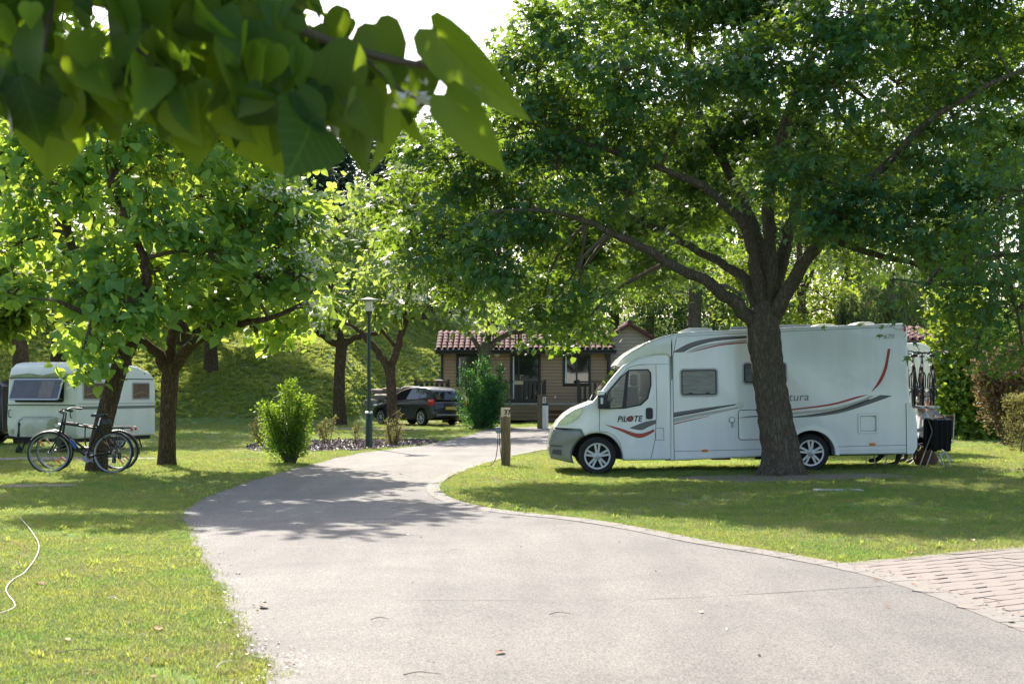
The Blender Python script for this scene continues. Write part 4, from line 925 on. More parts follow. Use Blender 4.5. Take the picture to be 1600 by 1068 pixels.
M['upper'] = leaf_mat('upper_catalpa_leaf', (.03, .085, .018), (.06, .14, .028), (.30, .44, .025), .4, .5, .2)
leaf_src = [big_leaf(k) for k in range(27)]
def hang(bx, by, tx, ty, d, roll, k, widen=1.0, tilt=0.0):
    """leaf from its stalk end to its tip (photo places at distance d), turned by roll about its midrib"""
    a = rel(at(bx, by, d)); b = rel(at(tx, ty, d+tilt)); v = b-a; ln = v.length; x = v.normalized()
    toward = Vector((0, -1, .25)); n_ = (toward-x*toward.dot(x)).normalized(); n_ = Matrix.Rotation(roll, 3, x) @ n_; y = n_.cross(x)
    Mx = Matrix((x*ln, y*ln*widen, n_*ln)).transposed().to_4x4(); Mx.translation = a
    o = link('leaf', leaf_src[k % 27], fr); o.matrix_local = Mx
    # stalk
    return o
rn = random.Random(5)
fixed = [(90, 130, 45, 275, 3.3, .2, 0), (30, 120, 65, 222, 3.1, -.2, 1), (676, 45, 812, 196, 3.25, .5, 2, .42), (695, 148, 788, 272, 3.2, .3, 3, .5), (585, 38, 622, 145, 3.3, .3, 4, .75), (640, 100, 650, 190, 3.35, -.4, 5), (520, 20, 545, 60, 3.4, 0, 6), (500, 80, 545, 210, 3.2, .1, 7), (430, 50, 380, 170, 3.1, .1, 8), (560, 150, 540, 270, 3.4, .7, 1), (600, 150, 610, 270, 3.45, -.9, 2, .7), (370, 120, 420, 280, 3.4, .6, 3), (300, 150, 310, 262, 3.4, -.3, 4), (240, 140, 250, 245, 3.5, 1.1, 5, .8), (180, 150, 165, 225, 3.4, .4, 6), (110, 190, 105, 268, 3.5, -1.0, 7, .8), (640, 180, 655, 232, 3.4, 1.0, 0, .7), (790, 110, 815, 150, 3.6, 1.2, 1, .5)]
for f in fixed: hang(*f)
for _ in range(290):
    bx = rn.uniform(-40, 590); by = rn.uniform(-90, 170)+max(0, bx-440)*.55; ln = rn.choice((rn.uniform(40, 75), rn.uniform(60, 110))); an = rn.gauss(0, .6)
    tx, ty = bx+ln*math.sin(an), by+ln*math.cos(an)
    lim = np.interp(tx, [-50, 100, 160, 230, 330, 450, 520, 600, 640], [250, 250, 225, 230, 255, 265, 255, 215, 150])
    lim += rn.uniform(-75, 8)
    if ty > lim: by -= ty-lim; ty = lim
    if any(w_ < (q-530)*.9 for q, w_ in ((bx, by), (tx, ty)) if q > 530): continue
    hole = lambda q, w_: ((q-155)/20)**2+((w_-72)/30)**2 < 1 or ((q-480)/16)**2+((w_-35)/12)**2 < 1
    if any(hole(bx+(tx-bx)*q, by+(ty-by)*q) for q in (.1, .3, .5, .7, .9)): continue
    hang(bx, by, tx, ty, rn.uniform(3.0, 3.75), rn.gauss(0, .8), rn.randrange(27), rn.uniform(.6, 1.0), rn.gauss(0, .05))
# the rest of its crown, above the frame: it shades the hanging leaves
n = 2300
cp = np.stack([rng.uniform(-3.6, 1.6, n), rng.uniform(3.2, 7.5, n), np.zeros(n)], -1)
cp[:, 2] = H+cp[:, 1]*.2746+.22+rng.gamma(1.6, .38, n); cp -= np.array(tb)
o = link('crown', leaf_mesh('crown', 'heart', cp, unit(rng.normal(size=(n, 3))*.6+np.array([0, 0, -.8])), rng.normal(size=(n, 3))*.5+np.array([0, 0, 1]), rng.uniform(.14, .24, n), M['upper']), fr); o['kind'] = 'stuff'
bl = rng.normal(size=(60, 3))*np.array([.035, .03, .02])+np.array(rel(at(676, 158, 3.3))); bl2 = rng.normal(size=(30, 3))*np.array([.02, .03, .015])+np.array(rel(at(722, 152, 3.3)))
bl = np.concatenate([bl, bl2])
o = link('blossom', leaf_mesh('blossom', 'oval', bl, rng.normal(size=bl.shape), rng.normal(size=bl.shape), rng.uniform(.018, .035, len(bl)), M['flower']), fr); o['kind'] = 'stuff'
# ------------------------------------------------------------------ vehicles
def skin_plate(P, f, off, t=.006, side=-1):
    """plate that follows a body whose half width is f(u,v); stands off by `off`"""
    n = len(P); area = sum(P[i-1][0]*P[i][1]-P[i][0]*P[i-1][1] for i in range(n))
    if area < 0: P = list(reversed(P))
    V = [(u, side*(f(u, v)+off), v) for u, v in P]+[(u, side*(f(u, v)+off-t), v) for u, v in P]
    Fc = [tuple(range(n)), tuple(range(2*n-1, n-1, -1))]
    for k in range(n): a, b = k, (k+1) % n; Fc.append((a, a+n, b+n, b))
    return V, Fc
def ribbon(P, w, y, t=.003):
    """thin line along P in the (u,v) plane"""
    a, b = [], []
    for i, p in enumerate(P):
        q = Vector(P[min(i+1, len(P)-1)])-Vector(P[max(i-1, 0)]); n = Vector((-q.y, q.x)).normalized()*w/2
        a.append((p[0]+n.x, p[1]+n.y)); b.append((p[0]-n.x, p[1]-n.y))
    vfs = []
    for i in range(len(P)-1): vfs.append(plate([a[i], a[i+1], b[i+1], b[i]], y, t))
    return join(*vfs)
def boolean_cut(o, cut_vf, mt):
    c = part('cutter', cut_vf, mt)
    for q in (o, c):
        bm = bmesh.new(); bm.from_mesh(q.data); bmesh.ops.triangulate(bm, faces=[f for f in bm.faces if len(f.verts) > 4]); bmesh.ops.recalc_face_normals(bm, faces=bm.faces); bm.to_mesh(q.data); bm.free()
    md = o.modifiers.new('cut', 'BOOLEAN'); md.operation = 'DIFFERENCE'; md.solver = 'EXACT'; md.object = c; md.material_mode = 'TRANSFER'
    dg = bpy.context.evaluated_depsgraph_get(); me = bpy.data.meshes.new_from_object(o.evaluated_get(dg)); o.modifiers.remove(md)
    o.data = me; bpy.data.objects.remove(c); me.set_sharp_from_angle(angle=R(35))
def pierce(o, n, win, hw):
    """cut the window outline through both side faces of a loft and line the opening"""
    me = o.data; V = [tuple(v.co) for v in me.vertices]; Fc = [tuple(p.vertices) for p in me.polygons]
    caps = sorted(range(len(Fc)), key=lambda i: -len(Fc[i]))[:2]; keep = [f for i, f in enumerate(Fc) if i not in caps]
    W_ = list(win); area = sum(W_[i-1][0]*W_[i][1]-W_[i][0]*W_[i-1][1] for i in range(len(W_)))
    if area < 0: W_.reverse()
    for ci in caps:
        f = list(Fc[ci]); y = hw if sum(V[i][1] for i in f) > 0 else -hw
        pts = [V[i] for i in f]; ar = sum(pts[i-1][0]*pts[i][2]-pts[i][0]*pts[i-1][2] for i in range(len(pts)))
        hole = list(reversed(W_)) if ar > 0 else list(W_)
        bi, hi = min(((a, b) for a in range(len(f)) for b in range(len(hole))), key=lambda q: (pts[q[0]][0]-hole[q[1]][0])**2+(pts[q[0]][2]-hole[q[1]][1])**2)
        b0 = len(V); V += [(u, y, v) for u, v in hole]; V.append((hole[hi][0], y, hole[hi][1])); V.append(pts[bi])
        hl = [b0+(hi+k) % len(hole) for k in range(len(hole))]+[b0+len(hole)]
        keep.append(tuple(f[:bi+1]+hl+[b0+len(hole)+1]+f[bi+1:]))
    mt_ = me.materials[0]; o.data = mesh('cab', V, keep, mt_, 35)
    k = len(W_); V2 = [(u, -hw+.002, v) for u, v in W_]+[(u, hw-.002, v) for u, v in W_]
    part('cab_lining', (V2, [(i, (i+1) % k, (i+1) % k+k, i+k) for i in range(k)]), M['dark'], mh, smooth=0)
def wheel(root, u, y, v, r=.32, w=.2, rim=.22, side=-1, spokes=5, twin=True, rim_mat='rimalu'):
    """road wheel: tyre with a rim of twin spokes on its outer side"""
    prof = [(rim*.98, -w/2), (rim*1.06, -w/2-.004), (r*.9, -w/2-.008), (r*.985, -w/2+.03), (r, -w/4), (r, w/4), (r*.985, w/2-.03), (r*.9, w/2+.008), (rim*1.06, w/2+.004), (rim*.98, w/2)]
    t = part('wheel', lathe(prof, 36, 'y', closed=True), M['rubber'], root, loc=(u, y, v))
    yo = side*(w/2+.0)
    ring = lathe([(rim*.90, yo-side*.02), (rim*.92, yo+side*.008), (rim*1.04, yo+side*.010), (rim*1.05, yo-side*.03)], 36, 'y', closed=True)
    bits = [ring, lathe([(0, yo+side*.014), (rim*.2, yo+side*.016), (rim*.30, yo+side*.004), (rim*.34, yo-side*.03)], 20, 'y')]
    for k in range(spokes):
        a = 2*math.pi*k/spokes+math.pi/2
        for da in ((-.2, .2) if twin else (0,)):
            x0, z0 = rim*.26*math.cos(a+da*1.3), rim*.26*math.sin(a+da*1.3); x1, z1 = rim*.95*math.cos(a+da*.95), rim*.95*math.sin(a+da*.95)
            nx_, nz_ = -(z1-z0), (x1-x0); q = math.hypot(nx_, nz_); nx_, nz_ = nx_/q*rim*.085, nz_/q*rim*.085
            V = []
            for yy in (yo+side*.006, yo-side*.025): V += [(x0-nx_, yy, z0-nz_), (x0+nx_, yy, z0+nz_), (x1+nx_, yy, z1+nz_), (x1-nx_, yy, z1-nz_)]
            bits.append((V, [(0, 1, 2, 3), (7, 6, 5, 4), (0, 4, 5, 1), (1, 5, 6, 2), (2, 6, 7, 3), (3, 7, 4, 0)]))
    part('rim', join(*bits), M[rim_mat], t)
    part('brake_disc', lathe([(0, -.02), (rim*.93, -.02), (rim*.93, .0), (0, .0)], 24, 'y'), M['dark'], t)
    part('hub_cap', lathe([(0, yo+side*.022), (rim*.13, yo+side*.02), (rim*.16, yo+side*.006)], 16, 'y'), M['trim'], t)
    return t

# ================= motorhome
d = 25.25; S_ = F/d
K = lambda px, py: ((px-858)/S_, (743-.015*(px-858)-py)/S_)
KP = lambda L: [K(*p) for p in L]
mx0 = (858-800)/F*d
mh = empty('motorhome', (mx0, d+1.08, g1(mx0, d)+.02), (0, -math.atan(.015), 0), 'large white motorhome with red and grey stripes parked behind the maple', 'motorhome')
fcab = lambda u, v: 1.0-.30*(1-min(1, max(0, u)/.95))**2
fbox = lambda u, v: 1.08
fover = lambda u, v: 1.07-.27*(1-min(1, max(0, (u-1.24)/.9)))**1.6
ac, ar = K(934, 718), .445
archF = [(ac[0]+ar*math.cos(R(a)), ac[1]+ar*math.sin(R(a))) for a in np.linspace(118, -6, 14)]
cab_out = KP([(909, 673), (914, 683)])+archF+KP([(985, 722), (1051, 721), (1051, 552), (1030, 554), (1000, 561), (976, 573), (960, 591), (944, 611), (928, 630), (915, 635), (900, 641), (886, 650), (875, 661), (868, 671)])
cab = part('cab', loft(cab_out, fcab, .05, 4), M['white'], mh)
win = KP([(948, 640), (978, 639), (1003, 634), (1014, 624), (1019, 604), (1019, 585), (1015, 580), (986, 581), (973, 592), (953, 615)])
pierce(cab, len(cab_out), win, 1.0)
for sd, yy in ((-1, -.975), (1, .972)):
    part('side_window', plate(inset_poly(list(win), .004), yy, .004), M['glass'], mh, smooth=0)
part('window_seal', ring_plate([(u, v) for u, v in inset_poly(list(win), -.018)], .024, -1.007, .03), M['black'], mh)
part('window_pillar', plate(KP([(974, 641), (980, 640), (986, 581), (981, 584)]), -1.006, .03), M['black'], mh)
part('driver_seat', join(xf(box(-.14, -.24, -.45, .06, .24, .28, .05), Matrix.Translation((1.58, -.45, 1.25))), xf(box(-.1, -.12, .0, .02, .12, .2, .04), Matrix.Translation((1.62, -.45, 1.55)))), mat('seat_fabric', (.10, .11, .12), .9), mh)
part('steering_wheel', xf(lathe([(.17, -.012), (.185, 0), (.17, .012), (.155, 0)], 24, 'z', closed=True), Matrix.Translation((1.12, -.45, 1.2)) @ Matrix.Rotation(R(-62), 4, 'Y')), M['black'], mh)
bump_out = KP([(862, 720), (898, 727)])+[(ac[0]+ar*math.cos(R(a)), ac[1]+ar*math.sin(R(a))) for a in np.linspace(190, 118, 7)][1:]+KP([(908, 672), (885, 674), (867, 672), (862, 684), (859, 696), (860, 700), (858, 703)])
part('front_bumper', loft(bump_out, lambda u, v: fcab(u, v)+.012, .05, 4), M['silver'], mh)
part('bumper_slot', skin_plate(KP([(864, 712), (878, 714), (878, 706), (865, 705)]), lambda u, v: fcab(u, v)-.05, .066), M['gap'], mh, smooth=0)
part('bumper_seam', skin_plate(KP([(860, 700), (880, 701), (880, 699.4), (860, 698)]), lambda u, v: fcab(u, v), .016), M['gap'], mh, smooth=0)
part('headlight', skin_plate(KP([(874, 666), (889, 664), (903, 656), (911, 645), (913, 637), (900, 642), (886, 651), (877, 660)]), fcab, .012, .03), M['lampglass'], mh, smooth=60)
part('windscreen', skin_plate([], fcab, 0) if 0 else ([(K(930, 629)[0]-.012, -.82, K(930, 629)[1]+.012), (K(930, 629)[0]-.012, .82, K(930, 629)[1]+.012), (K(972, 576)[0]-.012, .74, K(972, 576)[1]+.012), (K(972, 576)[0]-.012, -.74, K(972, 576)[1]+.012)], [(0, 1, 2, 3)]), M['darkglass'], mh, smooth=0)
part('wiper', tube([(K(928, 629)[0]-.03, -.7, K(928, 629)[1]+.03), (K(934, 622)[0]-.03, -.2, K(934, 622)[1]+.03)], .012, 6), M['black'], mh)
over_out = KP([(967, 572), (975, 576), (1000, 564), (1025, 557), (1044, 556), (1052, 560), (1054, 600), (1056, 600), (1056, 524), (1040, 527), (1015, 536), (990, 550), (975, 562)])
part('overcab', loft(over_out, fover, .05, 4), M['white'], mh)
ac2, ar2 = K(1268, 712), .43
archR = [(ac2[0]+ar2*math.cos(R(a)), ac2[1]+ar2*math.sin(R(a))) for a in np.linspace(182, -2, 18)]
box_out = KP([(1050, 722)])+archR+KP([(1428, 711), (1434, 701), (1435, 668), (1431, 648), (1425, 633), (1422, 600), (1421, 512), (1416, 507), (1300, 511), (1200, 515), (1090, 520), (1052, 524)])
part('living_body', loft(box_out, fbox, .045, 4), M['white'], mh)
part('corner_panel', plate(KP([(1417.5, 632), (1424, 632), (1430, 646), (1433.5, 664), (1433.5, 700), (1428, 710), (1417.5, 711)]), -1.094, .02), M['white'], mh)
part('underbody', box(.55, -.8, .24, 6.2, .8, .5, .03), M['dark'], mh)
for px, w_ in ((1046, 8), (1075, 20), (1130, 30), (1190, 12)):
    u, v = K(px, 725); part('chassis_bracket', box(u-w_/S_/2, -.86, .20, u+w_/S_/2, -.78, .36, .01), M['dark'], mh)
ya = -1.084
for nm, pts, w in (('door_seam', [(938, 676), (938.5, 641), (950, 615), (972, 590), (985, 576), (1000, 572), (1028, 571), (1028.5, 640), (1025, 690), (1018, 719)], .008), ('arch_seam', [(938, 676), (950, 677), (962, 683), (970, 694), (974, 720)], .007), ('cab_seam', [(1001, 571.5), (1028, 571), (1048, 571)], .006)):
    part(nm, ribbon(KP(pts), w, -1.003), M['gap'], mh, smooth=0)
for nm, pts, w in (('body_seam', [(1054, 720), (1053.5, 600), (1054, 560), (1060, 530)], .009), ('roof_seam', [(1060, 528), (1200, 521), (1398, 513), (1404, 517), (1419, 516)], .006), ('skirt_seam', [(1054, 707), (1225, 703)], .007), ('skirt_seam', [(1300, 700), (1417, 697)], .007), ('skirt_crease', [(1304, 706), (1417, 704)], .005), ('corner_seam', [(1417, 711), (1417, 632), (1425, 632)], .007)):
    part(nm, ribbon(KP(pts), w, ya), M['gap'] if 'crease' not in nm else M['trim'], mh, smooth=0)
part('arch_trim', join(*[plate([archR[i], archR[i+1], (ac2[0]+(archR[i+1][0]-ac2[0])*1.16, ac2[1]+(archR[i+1][1]-ac2[1])*1.16), (ac2[0]+(archR[i][0]-ac2[0])*1.16, ac2[1]+(archR[i][1]-ac2[1])*1.16)], -1.092, .02) for i in range(17)]), M['white'], mh, smooth=0)
part('wheel_housing', box(ac2[0]-.38, -.6, .3, ac2[0]+.38, .6, .78), M['dark'], mh); part('wheel_housing', box(ac[0]-.4, -.6, .28, ac[0]+.4, .6, .74), M['dark'], mh)
for u_, v_ in (ac, ac2):
    wheel(mh, u_, -.94, .31, .335, .2, .225, -1); wheel(mh, u_, .94, .31, .335, .2, .225, 1)
part('door_handle', plate(rrect(*K(1011, 657), *K(1022, 639), .04), -1.016, .02), M['black'], mh)
part('fuel_flap', ring_plate(KP([(1026, 690), (1039, 690), (1039, 671), (1026, 671)]), .006, -1.004), M['gap'], mh, smooth=0)
mr = part('mirror', box(K(935, 0)[0], -1.28, K(0, 641)[1]-.13*0, K(949, 0)[0], -1.04, K(935, 613)[1], .04), M['black'], mh) if 0 else part('mirror', box(K(935, 640)[0], -1.27, K(935, 641)[1], K(949, 640)[0], -1.05, K(935, 614)[1], .045), M['black'], mh)
part('mirror_cap', box(K(934.5, 0)[0], -1.274, K(935, 620)[1], K(946, 0)[0], -1.06, K(935, 612.6)[1], .03), M['white'], mr)
part('mirror_arm', box(K(944, 0)[0], -1.1, K(935, 640)[1], K(955, 0)[0], -.96, K(935, 628)[1], .02), M['black'], mr)
part('mirror_lamp', plate(rrect(*K(939, 633), *K(943, 623), .01), -1.274, .006), M['signwhite'], mr)
for (a, b, c, e) in ((1064, 622, 1124, 577), (1162, 603, 1232, 567)):
    P = rrect(*K(a, b), *K(c, e), .07)
    w1 = part('window', ring_plate(P, .03, -1.102, .03), M['trim'], mh); part('seal', ring_plate(inset_poly(P, .028), .02, -1.106, .03), M['black'], w1)
    part('pane', plate(inset_poly(P, .045), -1.098, .012), M['blindglass'], w1, smooth=0)
    for fx in (.22, .78):
        uu = P[0][0]*(fx)+P[10][0]*(1-fx); part('catch', box(uu-.03, -1.108, P[0][1]+.05, uu+.03, -1.098, P[0][1]+.075), M['black'], w1)
hp = rrect(*K(1155, 689), *K(1201, 642), .05); hh_ = part('service_hatch', plate(hp, -1.086, .01), M['white'], mh, smooth=0)
part('hatch_seam', ring_plate(inset_poly(hp, -.006), .012, -1.087, .006), M['gap'], hh_, smooth=0); part('lock', plate(rrect(*K(1189.5, 668), *K(1193, 660), .015), -1.096, .012), M['black'], hh_)
hp = rrect(*K(1342, 679), *K(1373, 648), .03); hh_ = part('rear_hatch', ring_plate(hp, .035, -1.100, .02), M['white'], mh, smooth=0)
part('hatch_seam', ring_plate(inset_poly(hp, .033), .008, -1.098, .012), M['gap'], hh_, smooth=0); part('hatch_edge', ring_plate(inset_poly(hp, -.006), .008, -1.089, .008), M['trim'], hh_, smooth=0)
for py in (652, 675): part('lock', lathe([(0, -1.108), (.014, -1.108), (.016, -1.095)], 10, 'y', c=(K(1367, py)[0], 0, K(1367, py)[1])), M['trim'], hh_)
for nm, px, py, r_, mt_ in (('flue_cover', 1157, 634, .065, 'cream'), ('water_cap', 1144.5, 658, .06, 'trim'), ('water_cap_inner', 1145, 658, .042, 'white')):
    dy = -1.108 if 'inner' in nm else -1.1
    part(nm, lathe([(0, dy), (r_*.8, dy), (r_, dy+.01), (r_, -1.08)], 20, 'y', c=(K(px, py)[0], 0, K(px, py)[1])), M[mt_], mh)
part('cap_tab', plate(rrect(*K(1143, 670), *K(1147, 662), .012), -1.09, .01), M['trim'], mh)
for px, py in ((1101.5, 706), (1363.5, 696)):
    part('marker_light', plate(rrect(*K(px-5, py+2), *K(px+5, py-2), .02), -1.096, .016), M['orange'], mh)
part('tail_marker', plate(rrect(*K(1415.5, 520), *K(1418.5, 511), .012), -1.096, .016), M['redlens'], mh)
part('tail_light', box(K(1432, 0)[0], -.95, .62, K(1436, 0)[0], -.8, .78, .015), M['redlens'], mh)
part('licence_plate', box(6.59, -.3, .62, 6.61, .3, .74), M['signwhite'], mh)
# stripes
def stripe(nm, low, up, mt_, y=ya):
    lo = [tuple(v)[:2] for v in spline([(*K(*p), 0) for p in low], 5)]; hi = [tuple(v)[:2] for v in spline([(*K(*p), 0) for p in up], 5)]
    n = min(len(lo), len(hi)); lo = lo if len(lo) == len(hi) else [lo[round(i*(len(lo)-1)/(n-1))] for i in range(n)]; hi = [hi[round(i*(len(hi)-1)/(n-1))] for i in range(n)]
    V = [(u, y, v) for u, v in lo]+[(u, y, v) for u, v in hi]
    part(nm, (V, [(i, i+1, n+i+1, n+i) for i in range(n-1)]), M[mt_], mh, smooth=0)
stripe('grey_stripe', [(1054, 552.5), (1070, 552), (1088, 543), (1120, 534), (1170, 529)], [(1056, 551), (1075, 540.5), (1095, 534), (1125, 529), (1170, 526.5)], 'grey')
stripe('black_stripe', [(1070, 552.4), (1088, 543.6), (1120, 535), (1170, 530.4)], [(1069, 551.5), (1087, 542.5), (1120, 533.5), (1170, 529)], 'blackprint', ya-.002)
stripe('pale_stripe', [(1076, 553), (1095, 547), (1120, 541), (1170, 536)], [(1076, 552), (1095, 544), (1120, 538.5), (1170, 532.5)], 'palegrey')
stripe('red_stripe', [(1080, 553.5), (1100, 548.5), (1130, 542), (1170, 538)], [(1080, 553), (1100, 546.5), (1130, 540), (1170, 536.4)], 'red')
stripe('grey_stripe', [(1054, 652), (1090, 645), (1120, 640), (1152, 634)], [(1054, 646.5), (1090, 641), (1120, 637), (1152, 633)], 'grey')
stripe('black_stripe', [(1054, 653.8), (1090, 647), (1120, 641), (1150, 635)], [(1054, 651.5), (1090, 644.6), (1120, 639.5), (1150, 634)], 'blackprint', ya-.002)
stripe('pale_stripe', [(1054, 662), (1090, 653.5), (1120, 648), (1158, 639)], [(1054, 655.5), (1090, 648.5), (1120, 643.5), (1158, 637.5)], 'palegrey')
stripe('red_stripe', [(1054, 665.5), (1080, 659), (1110, 652.3)], [(1054, 663.7), (1080, 657.5), (1110, 651.6)], 'red')
stripe('red_stripe', [(1205, 647), (1240, 643), (1300, 635.5), (1340, 624.5), (1356, 619.5)], [(1205, 645.5), (1240, 640.5), (1300, 632.5), (1340, 621.5), (1360, 618.5)], 'red')
stripe('pale_stripe', [(1205, 650), (1240, 649.5), (1300, 644), (1340, 634), (1368, 620)], [(1205, 649), (1240, 646), (1300, 639.5), (1340, 629), (1362, 620)], 'palegrey')
stripe('grey_stripe', [(1205, 654), (1260, 653.8), (1310, 648), (1350, 636.5), (1396, 620.5)], [(1205, 653.4), (1260, 651.5), (1310, 643.5), (1350, 630), (1378, 619)], 'grey')
stripe('black_stripe', [(1230, 653.5), (1260, 652.4), (1310, 645.2), (1345, 634), (1360, 627)], [(1230, 653), (1260, 650.5), (1310, 642), (1345, 630.5), (1360, 625)], 'blackprint', ya-.002)
stripe('grey_stripe', [(1155, 655.2), (1180, 653.4), (1205, 654)], [(1155, 654.6), (1180, 651.6), (1205, 652.6)], 'grey', -1.0895)
stripe('red_stripe', [(1364, 614), (1378, 600), (1388, 578), (1394, 547)], [(1363.5, 613.5), (1374, 598), (1384, 576), (1390, 547)], 'red')
stripe('red_swoosh', [(948, 666), (970, 675), (1000, 686.5), (1024, 676.5)], [(947, 665), (970, 671), (1000, 679.5), (1024, 672.5)], 'red', -1.006)
stripe('grey_swoosh', [(985, 671), (1003, 674), (1015, 669), (1026.5, 664)], [(986, 670.4), (1000, 664.5), (1012, 660.5), (1027, 658)], 'grey', -1.006)
tm = text_mesh('lettering', 'PiLOTE', .145, M['blackprint'], shear=.25, width=.92, bold=.004); link('lettering', tm, mh, (K(966, 0)[0], -1.006, K(966, 661)[1]))
u, v = K(985.8, 656.6); part('lettering_dot', plate([(u+.052*math.cos(a)*1.25, v+.045*math.sin(a)) for a in np.linspace(0, 6.28, 14)[:-1]], -1.0075, .003), M['red'], mh, smooth=0)
tm = text_mesh('lettering', 'Aventura', .2, M['text'], shear=.2, width=1.05); link('lettering', tm, mh, (K(1193, 0)[0], ya-.001, K(1193, 630)[1]), (0, -.02, 0))
tm = text_mesh('lettering', 'P.670', .12, M['trim'], shear=.1); link('lettering', tm, mh, (K(1376, 0)[0], ya-.001, K(1376, 532)[1]), (0, -.02, 0))
# roof fittings
zr = lambda px: K(px, 521-(px-1080)*.0405)[1]
for px, w_, h_, mt_ in ((1102, 54, .10, 'white'), (1307, 36, .075, 'cream'), (1371, 34, .085, 'cream')):
    u = K(px, 0)[0]; part('roof_vent', loft([(u-w_/S_/2, zr(px)-.03), (u+w_/S_/2, zr(px)-.03), (u+w_/S_/2*.85, zr(px)+h_*.8), (u+w_/S_*.2, zr(px)+h_), (u-w_/S_*.25, zr(px)+h_), (u-w_/S_/2*.9, zr(px)+h_*.6)], .35, .03, 3), M[mt_], mh)
part('roof_rail', box(K(1150, 0)[0], -.7, zr(1150)+.02, K(1275, 0)[0], -.62, zr(1275)+.045, .01), M['alu'], mh); part('solar_panel', box(K(1225, 0)[0], -.5, zr(1225)+.05, K(1282, 0)[0], .5, zr(1282)+.07, .01), M['alu'], mh)
# rear bicycle carrier
ur = 6.44
for yy in (-.55, .55): part('carrier_post', tube([(ur+.03, yy, 1.0), (ur+.1, yy, 1.05), (ur+.1, yy, 2.15), (ur, yy, 2.2)], .018, 8), M['alu'], mh)
for zz in (1.35, 1.75, 2.1): part('carrier_bar', tube([(ur+.1, -.62, zz), (ur+.1, .62, zz)], .016, 8), M['alu'], mh)
for uu in (.28, .42, .56): part('carrier_rail', box(ur+uu-.03, -.85, 1.06, ur+uu+.03, .85, 1.1, .01), M['alu'], mh)
part('carrier_arm', tube([(ur+.1, -.4, 1.12), (ur+.62, -.4, 1.05)], .016, 8), M['alu'], mh); part('carrier_arm', tube([(ur+.1, .4, 1.12), (ur+.62, .4, 1.05)], .016, 8), M['alu'], mh)

